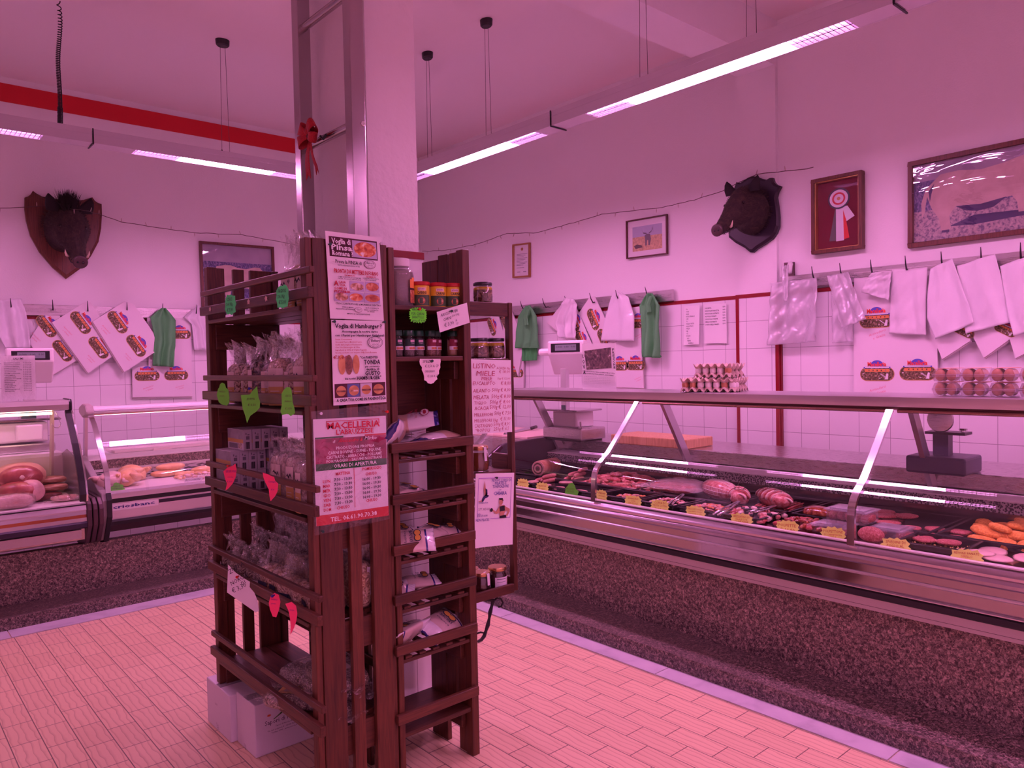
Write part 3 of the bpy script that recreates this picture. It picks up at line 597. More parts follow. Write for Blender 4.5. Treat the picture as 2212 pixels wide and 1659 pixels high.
def planefr(pl, px, py, ang, out):
    o = onp(pl, px, py, out); rt = Vector((1, 0, 0)) if pl[0] == 1 else Vector((0, -1, 0)); dn = Vector((0, 0, -1)); a = math.radians(ang)
    f = Fr.__new__(Fr); f.o = o; f.x = rt*math.cos(a)+dn*math.sin(a); f.y = dn*math.cos(a)-rt*math.sin(a); f.n = Vector((0, -1, 0)) if pl[0] == 1 else Vector((-1, 0, 0)); f.W = f.H = 1; return f
def logo(parent, pl, px, py, ang=0, Ln=.21, out=.012):
    """oval print: field with cows, orange hill, ribbon, blue sky dome and the shop word"""
    f = planefr(pl, px, py, ang, out); mb = MB(); h = Ln*.21; a = Ln/2
    cap = lambda aa, hh: [(x, y) for x, y in ell(-aa+hh, 0, hh, hh, 12, PI/2, 3*PI/2)]+[(x, y) for x, y in ell(aa-hh, 0, hh, hh, 12, -PI/2, PI/2)]
    poly(mb, f, cap(a, h), .0005, mi=5); poly(mb, f, cap(a*.965, h*.9), .001, mi=0)
    poly(mb, f, ell(0, -h*1.15, Ln*.2, Ln*.17, 18, PI, 2*PI), .0008, mi=2)
    rect(mb, f, -a*.72, -h*.72, a*1.44, h*.42, .0012, mi=1)
    for i in range(5): rect(mb, f, -a*.5+i*a*.24, -h*.62, a*.07, h*.2, .0016, mi=0)
    for i in range(7): rect(mb, f, -a*.85+((i*37) % 19)/19*a*1.4, -h*.1+((i*53) % 11)/11*h*.7, a*.1, h*.09, .0015, mi=4)
    poly(mb, f, [(a*.45, h*.75), (a*.56, -h*.1), (a*.66, -h*.05), (a*.63, h*.75)], .0016, mi=4)
    rect(mb, f, -a*.78, -h*1.02, a*1.56, h*.2, .0016, mi=2); rect(mb, f, -a*.7, -h*1.0, a*1.4, h*.13, .002, mi=4)
    txt(mb, f, 'Macelleria', 0, -h*1.12, h*.62, .0024, 'c', .03, Ln*.54, mi=3)
    return mb.build('printed_logo', LG, parent)
m_pink = flat('pale_red_ink', (.75, .3, .36))
def smalltext(parent, pl, px, py, ang=-18, s=.02, out=.012):
    f = planefr(pl, px, py, ang, out); return letters('thank_you_print', m_pink, parent, f, [('Arrivederci', 0, 0, s, dict(al='c', shear=.3)), ('e Grazie', .004, s*1.6, s, dict(al='c', shear=.3))])
m_wrap = mat('wrapping_paper', (.80, .76, .78), .7); m_wrapedge = flat('paper_edge', (.6, .52, .5))
def bundle(lab, pts, pl, logos, out=.0, group='printed wrapping paper hung on hooks', gather=None, texts=()):
    """stack of printed sheets, polygon in photo pixels on the wall plane"""
    P = [onp(pl, *p, out) for p in pts]; c = sum(P, Vector())/len(P); nrm = Vector((-1, 0, 0)) if pl[0] == 0 else Vector((0, -1, 0))
    o = thing('wrapping_paper', lab, 'wrapping paper', (c.x, c.y, min(p.z for p in P)), group)
    for i in range(4):
        mb = MB(); n = len(P); d0 = .003+i*.005; sh = (P[-1]-P[0])*.012*(3-i); vs = [p+nrm*d0+sh for p in P]+[p+nrm*(d0+.0035)+sh for p in P]
        mb.add(vs, [tuple(range(n)), tuple(range(2*n-1, n-1, -1))]+[(j, j+n, (j+1) % n+n, (j+1) % n) for j in range(n)]); mb.build('paper_sheet', m_wrap if i % 2 else m_wrapedge, o)
    for l in logos: logo(o, pl, *l, out=out+.0225)
    for t in texts: smalltext(o, pl, *t, out=out+.0225)
    return o
GW = 'printed wrapping paper hung on hooks'
# back wall, left to right
b1 = bundle('leftmost tilted stack of printed wrapping paper, behind the white bag', [(112, 657), (119, 657), (163, 780), (111, 811), (60, 738)], PB, [(100, 705, 57, .2), (135, 758, 57, .2)], .0, texts=[(76, 728, 50, .014)])
b2 = bundle('middle tilted stack of printed wrapping paper on the back wall', [(183, 653), (195, 654), (218, 690), (240, 771), (189, 806), (111, 697)], PB, [(174, 697, 57, .21), (213, 751, 57, .21)], .03, texts=[(145, 715, 50, .014), (196, 775, 50, .012)])
b3 = bundle('rightmost tilted stack of printed wrapping paper beside the green bag', [(268, 651), (288, 658), (350.5, 749.5), (267, 804), (199, 695)], PB, [(254, 696, 57, .215), (294, 747, 57, .215)], .055, texts=[(228, 712, 50, .014), (277, 771, 50, .012)])
b4 = bundle('long hanging sheet of wrapping paper with curled bottom edge', [(316, 672), (410, 676), (414, 856), (285, 858), (284, 794), (320, 790)], PB, [(318, 812, 0, .21), (381, 811, 0, .21), (388, 722, 0, .2)], .0, texts=[(320, 838, -18, .014), (388, 836, -14, .012)])
cloth('carrier_bag', 'white plastic carrier bag at the left edge of the photo, above the scale', 'bag', [((-8, 650), (44, 645)), ((-10, 690), (55, 676)), ((-6, 722), (62, 725)), ((10, 752), (63, 752))], PB, m_bagw, .02, 2, .004, 3, out=.03, crumple=.008)
cloth('carrier_bag', 'small white plastic bag on the last hook before the rack', 'bag', [((424, 660), (430, 660)), ((396, 686), (442, 690)), ((412, 700), (446, 720)), ((418, 756), (450, 757))], PB, m_bagw, .015, 2, .004, 4, out=.03, crumple=.006)
cloth('green_bag', 'green fabric bag hanging on the back wall rail', 'bag', [((347, 666), (356, 666)), ((323, 686), (378, 692)), ((333, 730), (377, 748)), ((330, 764), (374, 770)), ((329, 790), (373, 793))], PB, m_greenbag, .022, 2.4, .005, 5, out=.06, crumple=.006)
# far right wall (beyond the racks)
m_bagw2 = mat('thin_white_poly', (.78, .76, .79), .4, bump=.3, bs=18)
bundle('tilted stack of printed paper seen through the hanging jar shelf', [(1066, 672), (1076, 668), (1112, 790), (1092, 800), (1060, 700)], PR, [(1062, 706, 62, .2)], .0)
bundle('stack of printed paper tilted left of the nearest green bag', [(1090, 668), (1104, 664), (1136, 735), (1122, 812), (1090, 720)], PR, [(1093, 700, 60, .2)], .02)
bundle('long sheet of printed paper below the first green bag', [(1100, 690), (1134, 688), (1134, 838), (1098, 838)], PR, [(1116, 806, 0, .2)], .0)
bundle('tilted printed paper half covered by a knotted white bag', [(1226, 646), (1240, 644), (1281, 741), (1256, 757), (1185, 697)], PR, [(1240, 694, 62, .2), (1254, 735, 62, .19)], .03)
bundle('tilted printed paper between two white bags on the right wall', [(1278, 641), (1288, 640), (1334, 738), (1290, 752), (1254, 676)], PR, [(1281, 690, 62, .21), (1303, 733, 62, .2)], .01)
bundle('long printed sheet hanging to the case top behind the egg poster', [(1332, 670), (1385, 662), (1394, 838), (1328, 836)], PR, [(1338, 790, 0, .2), (1373, 789, 0, .2), (1378, 698, 0, .2)], .0, texts=[(1378, 818, -20, .012), (1380, 725, -20, .012)])
cloth('carrier_bag', 'knotted white plastic bag hung over tilted paper', 'bag', [((1226, 645), (1248, 646)), ((1222, 660), (1253, 662)), ((1210, 700), (1250, 700)), ((1218, 730), (1250, 732))], PR, m_bagw2, .025, 2, .004, 8, out=.06, crumple=.01)
cloth('carrier_bag', 'folded white carrier bag beside the last green bag', 'bag', [((1328, 632), (1338, 630)), ((1320, 660), (1360, 642)), ((1308, 705), (1373, 684)), ((1304, 736), (1372, 737))], PR, m_bagw, .014, 1.3, .008, 9, out=.05, crumple=.004)
for lab, rows, sd in (('pale green fabric bag hanging nearest the rack on the right wall', [((1139, 662), (1150, 660)), ((1125, 686), (1165, 684)), ((1121, 735), (1166, 735)), ((1120, 752), (1164, 752))], 11), ('long green bag hanging last on the far right rail', [((1402, 634), (1414, 634)), ((1386, 660), (1432, 661)), ((1390, 690), (1429, 692)), ((1390, 740), (1430, 742)), ((1389, 771), (1429, 773))], 12)):
    o = thing('green_bag', lab, 'bag', onp(PR, (rows[0][0][0]+rows[0][1][0])/2, rows[-1][0][1], .05), 'green fabric bags on the right wall')
    cloth('bag_body', '', '', rows, PR, m_greenbag, .022, 2.2, .006, sd, out=.05, parent=o, crumple=.006)
    cx = (rows[0][0][0]+rows[0][1][0])/2; y0 = rows[0][0][1]
    cloth('bag_handle', '', '', [((cx-4, y0+6), (cx+3, y0+4)), ((cx-12, y0+24), (cx-3, y0+22)), ((cx-9, y0+42), (cx-1, y0+40))], PR, m_greenbag, .008, 1.2, .008, sd+5, out=.11, parent=o)
    cloth('bag_underlayer', '', '', [((rows[-1][0][0]+10, rows[-1][0][1]-8), (rows[-1][1][0]-1, rows[-1][0][1]-8)), ((rows[-1][0][0]+11, rows[-1][0][1]+28 if sd == 11 else rows[-1][0][1]), (rows[-1][1][0], rows[-1][0][1]+26 if sd == 11 else rows[-1][0][1]))], PR, mat('green_fabric_fresh', (.06, .42, .10), .7), .012, 4, .004, sd+7, out=.03, parent=o)
# near right wall: plastic bags
bundle('big printed sheet hanging behind the plastic bags on the right wall', [(1848, 590), (2026, 572), (2029, 870), (1847, 868)], PR, [(1893, 693, 0, .215), (1894.5, 808, 0, .215), (1982, 806, 0, .215)], .0, texts=[(1895, 721, -18, .017), (1896, 842, -18, .017)])
for i, (lab, pts) in enumerate((('tilted printed paper poking out below the third white bag from the right', [(2002, 690), (2085, 660), (2099, 736), (2038, 776)]), ('tilted printed paper below the second white bag from the right', [(2085, 690), (2170, 660), (2196, 724), (2128, 773)]), ('tilted printed paper cut off by the right edge of the photo', [(2170, 690), (2250, 670), (2260, 740), (2196, 774)]))):
    bundle(lab, pts, PR, [(2082+i*90, 716-i*3, 30, .12)], .02)
GBG = 'plastic bags on the right wall rail'
def pbag(lab, rows, m, sd, out, amp=.012, cr=.006, w=1.6):
    o = cloth('plastic_bag', lab, 'bag', rows, PR, m, amp, w, .003, sd, GBG, out, crumple=cr, nu=30, nv=30); return o
pbag('wide crinkled clear plastic bag at the left end of the near rail', [((1669, 612), (1772, 600)), ((1668, 650), (1773, 640)), ((1667, 700), (1771, 700)), ((1665, 746), (1768, 738))], m_bagp, 21, .04, .02, .012, 2.2)
pbag('narrow strip of clear plastic hanging at the rail end', [((1690, 575), (1705, 572)), ((1691, 610), (1704, 610)), ((1694, 650), (1703, 652))], m_bagp, 22, .10, .004, .004)
pbag('lower layer of clear bags hanging below the tilted clear bag', [((1795, 600), (1838, 594)), ((1800, 680), (1845, 670)), ((1802, 741), (1846, 738))], m_bagp, 23, .03)
pbag('tilted clear plastic bag bundle over the lower clear bags', [((1791, 596), (1838, 588)), ((1803, 650), (1857, 640)), ((1819, 709), (1876, 690))], m_bagp, 24, .07, .015, .01)
pbag('torn white bag with curled corner beside the clear bags', [((1886, 590), (1928, 585)), ((1876, 605), (1928, 610)), ((1866, 632), (1927, 650))], m_bagw2, 25, .05, .02, .008)
pbag('tall white plastic bag stack hanging fourth from the right', [((1929, 583), (2007, 578)), ((1926, 630), (2005, 630)), ((1924, 680), (2004, 690)), ((1922, 721), (2003, 724))], m_bagw2, 26, .04, .012, .004)
pbag('white plastic bag stack tilted left, third from the right', [((2012, 581), (2059, 559)), ((2006, 630), (2078, 610)), ((2004, 686), (2095, 655)), ((2021, 733), (2109, 697))], m_bagw, 27, .07, .012, .003)
pbag('white plastic bag stack second from the right edge', [((2070, 575), (2150, 549)), ((2074, 620), (2163, 595)), ((2080, 680), (2176, 650)), ((2088, 721), (2187, 696))], m_bagw, 28, .06, .012, .003)
pbag('white plastic bag stack cut off by the right edge of the photo', [((2161, 575), (2240, 548)), ((2170, 630), (2250, 605)), ((2182, 690), (2260, 660)), ((2193, 726), (2270, 700))], m_bagw, 29, .06, .012, .003)
# ---------------- pictures ----------------
m_frm = woodmat('frame_wood', (.10, .03, .018), 2); m_gold = mat('gold_frame', (.5, .28, .12), .35, .8); m_pglass = film('picture_glass', (.99, .99, .99), 1, .02, bump=.0, ior=1.45)
def frame(name, lab, cat, pl, tl, tr, bl, fw, dep, m, out=.0, glass=True, mglass=None):
    f = frp(pl, tl, tr, bl, out); c = f.p(f.W/2, f.H); o = thing(name, lab, cat, c)
    mb = MB(); W_, H_ = f.W, f.H
    for a, b, w, h in ((0, 0, W_, fw), (0, H_-fw, W_, fw), (0, fw, fw, H_-2*fw), (W_-fw, fw, fw, H_-2*fw)): rect(mb, f, a, b, w, h, dep, dep)
    mb.build('frame', m, o, bevel=.002)
    if glass:
        g = MB(); g.add([f.p(a, b, dep*.75) for a, b in ((fw, fw), (W_-fw, fw), (W_-fw, H_-fw), (fw, H_-fw))], [(0, 1, 2, 3)]); g.build('glass', mglass or m_pglass, o)
    return o, f.sub(fw, fw, W_-2*fw, H_-2*fw, .002)
def pic(name, o, f, items, mats):
    """items: (kind, data, material index); coordinates are fractions of the sheet"""
    mb = MB(); z = 0.0005
    for k, d, mi in items:
        if k == 'r': rect(mb, f, d[0]*f.W, d[1]*f.H, d[2]*f.W, d[3]*f.H, z, mi=mi)
        elif k == 'p': poly(mb, f, [(a*f.W, b*f.H) for a, b in d], z, mi=mi)
        elif k == 'e': poly(mb, f, [(x, y) for x, y in ell(d[0]*f.W, d[1]*f.H, d[2]*f.W, d[3]*f.H)], z, mi=mi)
        z += .00035
    return mb.build(name, mats, o)
m_sky = blotch('photo_sky', [(.3, (.28, .25, .33)), (.7, (.40, .36, .44))], 4, .5); m_corn = blotch('photo_corn', [(.35, (.02, .02, .10)), (.5, (.07, .07, .22)), (.68, (.30, .28, .42))], 45, .5, dist=2.5, stretch=(1, 1, .5))
m_hide = blotch('photo_hide', [(.3, (.48, .36, .31)), (.6, (.60, .47, .41)), (.8, (.66, .54, .48))], 9, .5); m_dirt = blotch('photo_dirt', [(.35, (.12, .1, .18)), (.5, (.42, .36, .36)), (.7, (.58, .50, .46))], 60, .5); m_shd = flat('photo_dark', (.04, .03, .12))
# white cow over the left counter
o, f = frame('framed_photo', 'framed photograph of a white cow among reeds, behind the rack', 'picture', PB, (429, 521), (589, 534), (436, 696), .022, .03, m_frm, -.01)
cow = [(.16, .35), (.20, .28), (.27, .27), (.31, .26), (.40, .26), (.50, .29), (.62, .30), (.74, .27), (.82, .27), (.87, .32), (.90, .42), (.92, .62), (.90, .8), (.87, .8), (.86, .62), (.82, .55), (.80, .62), (.79, .84), (.73, .84), (.72, .60), (.62, .56), (.50, .58), (.40, .56), (.38, .66), (.37, .86), (.31, .86), (.31, .66), (.26, .52), (.22, .48), (.16, .47), (.13, .43)]
pic('photo_print', o, f, [('r', (0, 0, 1, 1), 0), ('r', (0, .22, 1, .5), 1), ('r', (0, .7, 1, .3), 3), ('p', cow, 2), ('p', [(.38, .66), (.42, .57), (.6, .57), (.72, .6), (.6, .62), (.45, .62)], 4), ('p', [(.23, .30), (.25, .38), (.24, .42), (.22, .36)], 4), ('p', [(.84, .3), (.90, .46), (.88, .48)], 4)], [m_sky, m_corn, m_hide, m_dirt, m_shd])
# big bull on the right wall
PW = (0, 4.992)
o, f = frame('framed_photo', 'large framed photograph of a bull, cut off at the right edge', 'picture', PW, (1964.6, 351.8), (2345, 273), (1964.6, 537.4), .028, .03, m_frm, 0, mglass=film('wavy_picture_film', (.97, .97, .97), 1, .02, bump=.22, bs=3.2, ior=1.6, stretch=(1, .6, 2.2)))
bull = [(.13, .25), (.18, .17), (.30, .16), (.44, .20), (.58, .17), (.70, .12), (.80, .13), (.88, .20), (.93, .34), (.90, .46), (.84, .48), (.78, .40), (.74, .52), (.71, .62), (.71, .78), (.67, .80), (.66, .66), (.63, .58), (.55, .60), (.44, .62), (.34, .60), (.28, .60), (.24, .70), (.25, .86), (.19, .90), (.17, .72), (.12, .58), (.09, .42), (.075, .62), (.055, .70), (.05, .50), (.08, .33)]
pic('photo_print', o, f, [('r', (0, 0, 1, 1), 0), ('r', (0, .22, 1, .45), 1), ('r', (0, .6, 1, .4), 3), ('p', [(.24, .84), (.40, .74), (.66, .76), (1, .68), (1, .74), (.72, .83), (.40, .86)], 4), ('p', bull, 2), ('p', [(.28, .60), (.44, .62), (.60, .58), (.52, .68), (.42, .70), (.34, .67)], 4), ('p', [(.10, .36), (.14, .27), (.12, .40), (.11, .5)], 4), ('p', [(.74, .3), (.80, .2), (.82, .36), (.78, .42)], 4), ('r', (.19, .88, .05, .03), 4), ('r', (.66, .785, .05, .03), 4)], [m_sky, m_corn, m_hide, m_dirt, m_shd])
# long horned cattle drawing
o, f = frame('framed_drawing', 'small framed drawing of a long-horned grey cow in a field', 'picture', PW, (1354.8, 478), (1443, 462.7), (1355.7, 560), .010, .02, m_frm)
pic('drawing', o, f, [('r', (0, 0, 1, 1), 0), ('r', (.12, .17, .76, .68), 1), ('r', (.12, .46, .76, .39), 2), ('p', [(.44, .44), (.5, .40), (.58, .42), (.60, .56), (.57, .72), (.53, .72), (.53, .58), (.50, .58), (.49, .72), (.45, .72), (.45, .58)], 3), ('p', [(.36, .26), (.40, .35), (.49, .38), (.49, .41), (.41, .39)], 3), ('p', [(.64, .22), (.62, .33), (.55, .38), (.55, .41), (.61, .37), (.645, .3)], 3), ('p', [(.16, .70), (.24, .66), (.36, .70), (.38, .76), (.2, .78)], 4)],
    [m_paper, flat('drawing_sky', (.45, .50, .62)), blotch('drawing_field', [(.3, (.45, .33, .18)), (.7, (.75, .58, .32))], 50, .6), flat('drawing_grey', (.16, .15, .18)), flat('drawing_dark', (.1, .08, .08))])
# gold framed document
o, f = frame('framed_certificate', 'small gold framed certificate on the far right wall', 'picture', PW, (1110, 528.5), (1146.6, 524), (1110, 601), .014, .022, m_gold)
pic('certificate', o, f, [('r', (0, 0, 1, 1), 0), ('e', (.5, .13, .08, .05), 1)]+[('r', (.15, .28+i*.045, .7-.12*(i % 3), .012), 2) for i in range(9)]+[('r', (.15, .72, .5, .012), 2), ('r', (.2, .85, .2, .02), 2), ('r', (.6, .85, .2, .02), 2)], [m_paper, m_gold, m_greyink])
# rosette
m_bord = mat('burgundy_felt', (.16, .008, .03), .9)
o, f = frame('framed_rosette', 'framed prize rosette with ribbons on burgundy felt', 'picture', PW, (1759, 391), (1868, 369), (1760, 551), .022, .05, woodmat('rosette_wood', (.14, .045, .025), 2))
mb = MB(); 
for a, b, w, h in ((0, 0, f.W, .006), (0, f.H-.006, f.W, .006), (0, 0, .006, f.H), (f.W-.006, 0, .006, f.H)): rect(mb, f, a, b, w, h, .036, .034)
mb.build('gilt_fillet', mat('gilt', (.75, .5, .2), .3, .8), o); rect(MB(), f, 0, 0, f.W, f.H, .002); pic('felt_back', o, f, [('r', (0, 0, 1, 1), 0)], [m_bord])
g2 = f.sub(0, 0, f.W, f.H, .004)
pic('ribbon_tail', o, g2, [('p', [(.42, .42), (.52, .42), (.44, .88), (.28, .88)], 0), ('p', [(.5, .42), (.62, .42), (.74, .86), (.58, .88)], 1), ('p', [(.44, .42), (.60, .42), (.62, .89), (.44, .89)], 2), ('p', [(.58, .40), (.70, .40), (.86, .56), (.68, .62)], 2)], [flat('ribbon_dark', (.10, .11, .10)), flat('ribbon_red', (.7, .03, .03)), mat('ribbon_satin', (.75, .75, .8), .3)])
pic('rosette', o, f.sub(0, 0, f.W, f.H, .008), [('e', (.51, .28, .25, .15), 0), ('e', (.51, .28, .21, .127), 1), ('e', (.51, .28, .15, .09), 2), ('e', (.51, .28, .11, .065), 1), ('e', (.51, .28, .04, .024), 3)], [flat('rosette_dark', (.05, .06, .09)), mat('rosette_white', (.75, .72, .78), .4), flat('rosette_red', (.6, .03, .06)), m_gold])
# ---------------- wild boar heads ----------------
m_fur = blotch('boar_fur', [(.3, (.010, .006, .005)), (.55, (.030, .017, .012)), (.75, (.06, .034, .022))], 30, .8, bump=.8, detail=6, stretch=(1, 1, 1)); m_furd = mat('boar_mane', (.008, .005, .005), .8); m_horn = mat('tusk', (.6, .48, .35), .35); m_snout = mat('snout_skin', (.05, .025, .028), .45); m_eye = mat('glass_eye', (.01, .005, .005), .1)
def boar(lab, loc, ax, shield, mshield, sc, yawd, pitch, mane, tan):
    """mounted head: local +x leaves the wall, y sideways, z up; shield = outline in wall-plane metres"""
    o = thing('mounted_boar_head', lab, 'mounted boar head', loc)
    nrm = Vector((-1, 0, 0)) if ax == 0 else Vector((0, -1, 0)); rt = Vector((0, -1, 0)) if ax == 0 else Vector((1, 0, 0)); lo = Vector(loc)
    mb = MB(); n = len(shield); vs = [lo+rt*a+Vector((0, 0, b))+nrm*d for d in (.002, .03) for a, b in shield]+[lo+rt*a*.93+Vector((0, 0, b*.93))+nrm*.042 for a, b in shield]
    fs = [tuple(range(n)), tuple(range(3*n-1, 2*n-1, -1))]+[(k*n+i, k*n+i+n, k*n+(i+1) % n+n, k*n+(i+1) % n) for k in (0, 1) for i in range(n)]
    mb.add(vs, fs); mb.build('shield', mshield, o)
    ry = Matrix.Rotation(yawd, 3, 'Z') @ Matrix.Rotation(pitch, 3, 'Y'); cz = .0
    def T(x, y, z): q = ry@Vector((x*sc, y*sc, z*sc)); return lo+nrm*(q.x+.035)+rt*q.y+Vector((0, 0, q.z+cz))
    rings = [(0, -.02, .135, .175), (.05, -.015, .14, .175), (.11, 0, .13, .16), (.17, .015, .112, .14), (.22, .015, .10, .122), (.27, 0, .088, .108), (.32, -.025, .068, .09), (.37, -.05, .053, .074), (.42, -.075, .045, .06), (.465, -.095, .041, .05), (.495, -.108, .040, .044), (.51, -.112, .041, .042)]
    sg = 28; mb = MB(); vs = []
    for j, (x, z, a, b) in enumerate(rings):
        for k in range(sg):
            t = 2*PI*k/sg; c, s_ = math.cos(t), math.sin(t)
            w = 1+.05*math.sin(3*t+j)+(.10 if s_ < -.2 and .1 < x < .3 else 0)*abs(s_); vs.append(T(x, a*c*w*(1-.18*max(0, s_)), z+b*s_*w))
    nr = len(rings); mb.add(vs, [(j*sg+k, j*sg+(k+1) % sg, (j+1)*sg+(k+1) % sg, (j+1)*sg+k) for j in range(nr-1) for k in range(sg)]+[tuple(range(sg)), tuple((nr-1)*sg+k for k in range(sg-1, -1, -1))])
    hd = mb.build('head', m_fur, o, smooth=True, subd=1)
    # coat: short bristles over the skin
    fb = MB(); rr = random.Random(3)
    for i in range(2600):
        j = rr.random()*(nr-3.2); k0 = int(j); f = j-k0; t = rr.uniform(0, 2*PI); A, Bq = rings[k0], rings[k0+1]
        x, z, a, b = [A[q]*(1-f)+Bq[q]*f for q in range(4)]; c, s_ = math.cos(t), math.sin(t); base = Vector((x, a*c*(1-.18*max(0, s_)), z+b*s_))
        L_ = rr.uniform(.018, .036)*(1.25-.6*x/.5)*(1.5 if x < .09 else 1); d = Vector((-.75, c*.5+rr.uniform(-.2, .2), s_*.5+rr.uniform(-.2, .2)-.1))*L_; w = Vector((0, -s_, c))*.0016
        fb.add([T(*(base-w)), T(*(base+w)), T(*(base+d))], [(0, 1, 2)], mi=rr.choice((0, 0, 1)))
    fu = fb.build('bristles', [m_fur, mat('bristle_light', tan, .7)], hd); fu['kind'] = 'stuff'
    for s_ in (-1, 1):
        e = MB(); P = [(0, 0, 0, .048), (.0, .012*s_, .04, .044), (-.008, .028*s_, .08, .026), (-.015, .036*s_, .105, .004)]
        vs = [T(.135+x+.35*r*math.sin(2*PI*k/12), s_*.088+y+r*math.cos(2*PI*k/12), .115+z) for x, y, z, r in P for k in range(12)]
        e.add(vs, [(j*12+k, j*12+(k+1) % 12, (j+1)*12+(k+1) % 12, (j+1)*12+k) for j in range(3) for k in range(12)]+[tuple(range(36, 48))]); e.build('ear', m_furd, hd, smooth=True)
        MB().blob(T(.262, s_*.074, .048), (.011*sc,)*3, 10, 8).build('eye', m_eye, hd, smooth=True)
        MB().tube([T(.415, s_*.046, -.105), T(.425, s_*.060, -.10), T(.425, s_*.068, -.082), T(.418, s_*.070, -.062)], [.009*sc, .008*sc, .006*sc, .001], 8).build('tusk', m_horn, hd, smooth=True)
    mb = MB()
    for q in range(20): pass
    c0 = [T(.508+dx, .043*r*math.cos(2*PI*k/20), -.112+.042*r*math.sin(2*PI*k/20)) for dx, r in ((0, 1), (.012, 1.02), (.016, .85), (.013, .3)) for k in range(20)]
    mb.add(c0, [(j*20+k, j*20+(k+1) % 20, (j+1)*20+(k+1) % 20, (j+1)*20+k) for j in range(3) for k in range(20)]+[tuple(range(60, 80))]); sn = mb.build('snout', m_snout, hd, smooth=True)
    for s_ in (-1, 1): MB().blob(T(.523, s_*.015, -.112), (.007*sc,)*3, 8, 6).build('nostril', m_black, hd)
    mb = MB().tube([T(.38, -.045, -.115), T(.45, -.04, -.135), T(.49, 0, -.142), T(.45, .04, -.135), T(.38, .045, -.115)], .004, 6); mb.build('mouth', m_black, hd)
    mm = MB()
    for i in range(mane):
        x = rr.uniform(-.0, .2); y = rr.gauss(0, .022); z0 = .155-.2*abs(x-.08); L_ = rr.uniform(.05, .11); p = Vector((x, y, z0)); d = Vector((rr.uniform(-.6, .3), rr.uniform(-.35, .35)+y*6, 1)).normalized()*L_
        mm.add([T(*(p+Vector((0, -.003, 0)))), T(*(p+Vector((0, .003, 0)))), T(*(p+d))], [(0, 1, 2)])
    if mane: x = mm.build('mane', m_furd, hd); x['kind'] = 'stuff'
    return o
sc_ = 861/190
spx = [(135, 62), (170, 88), (225, 118), (290, 130), (420, 150), (540, 160), (630, 150), (715, 125), (740, 160), (770, 180), (805, 190), (808, 290), (800, 430), (775, 560), (700, 700), (600, 820), (460, 920), (330, 810), (200, 660), (110, 500), (70, 350), (55, 240), (56, 127), (85, 118), (115, 95)]
c = onp((1, 7.25), 40+440/sc_, 400+380/sc_)
boar('boar head facing the camera on a wide reddish shield, left wall', c, 1, [(onp((1, 7.25), 40+a/sc_, 400+b/sc_).x-c.x, onp((1, 7.25), 40+a/sc_, 400+b/sc_).z-c.z) for a, b in spx], woodmat('shield_redwood', (.13, .04, .02), 2), 1.22, .0, .42, 420, (.05, .03, .02))
s2 = 952/200
spr = [(470, 105), (520, 108), (570, 130), (620, 140), (655, 122), (682, 120), (695, 160), (720, 190), (768, 207), (735, 265), (722, 320), (738, 420), (747, 520), (745, 620), (720, 690), (680, 745), (600, 800), (520, 850), (480, 885), (455, 885), (400, 840), (300, 785), (235, 730), (225, 600), (225, 400), (240, 330), (262, 280), (290, 225), (312, 165), (350, 175), (390, 150), (430, 120)]
c = onp((0, 4.965), 1530+500/s2, 360+430/s2)
boar('boar head in profile pointing left on a dark studded shield', c, 0, [(-(onp((0, 4.965), 1530+a/s2, 360+b/s2).y-c.y), onp((0, 4.965), 1530+a/s2, 360+b/s2).z-c.z) for a, b in spr], mat('shield_black', (.012, .006, .014), .4), .98, .0, .20, 0, (.07, .04, .026))
# ---------------- string lights ----------------
def stringlights(lab, runs, seed):
    p0 = onp(runs[0][0], *runs[0][1][0], .03); o = thing('string_lights', lab, 'string lights', p0); rr = random.Random(seed); P = []
    for pl, pts in runs: P += [onp(pl, *p, .03) for p in pts]
    Q = []
    for a, b in zip(P, P[1:]):
        n = max(2, int((b-a).length/.05)); Q += [a.lerp(b, i/n)+Vector((0, 0, rr.uniform(-.003, .003))) for i in range(n)]
    MB().tube(Q+[P[-1]], .0028, 5).build('wire', mat('wire_brown', (.10, .05, .05), .6), o)
    L_ = 0; mbulb = mat('clear_bulb', (.6, .5, .45), .2)
    for i in range(2, len(Q)-1, 4):
        s_ = rr.choice((-1, 1)); d = Vector((rr.uniform(-.01, .01), rr.uniform(-.01, .01), s_*.034)); MB().tube([Q[i], Q[i]+d*.5, Q[i]+d], [.0022, .0035, .0015], 5).build('bulb', mbulb, o)
stringlights('string of fairy lights sagging from the boar head to the column', [((1, 7.22), [(-20, 451), (0, 450), (60, 447), (118, 444)]), ((1, 6.9), [(160, 452), (186, 455)]), ((1, 7.22), [(218, 464), (262, 479), (330, 490), (420, 503), (520, 507), (580, 518), (640, 529), (720, 540), (880, 545)])], 1)
stringlights('string of fairy lights rising to the right boar head', [((0, 4.96), [(912, 543), (960, 541), (1020, 530), (1060, 517), (1095, 504), (1160, 503), (1250, 478), (1300, 463), (1370, 455), (1430, 448), (1500, 432), (1560, 413), (1600, 392), (1634, 377), (1680, 371), (1730, 367), (1757, 361)])], 2)
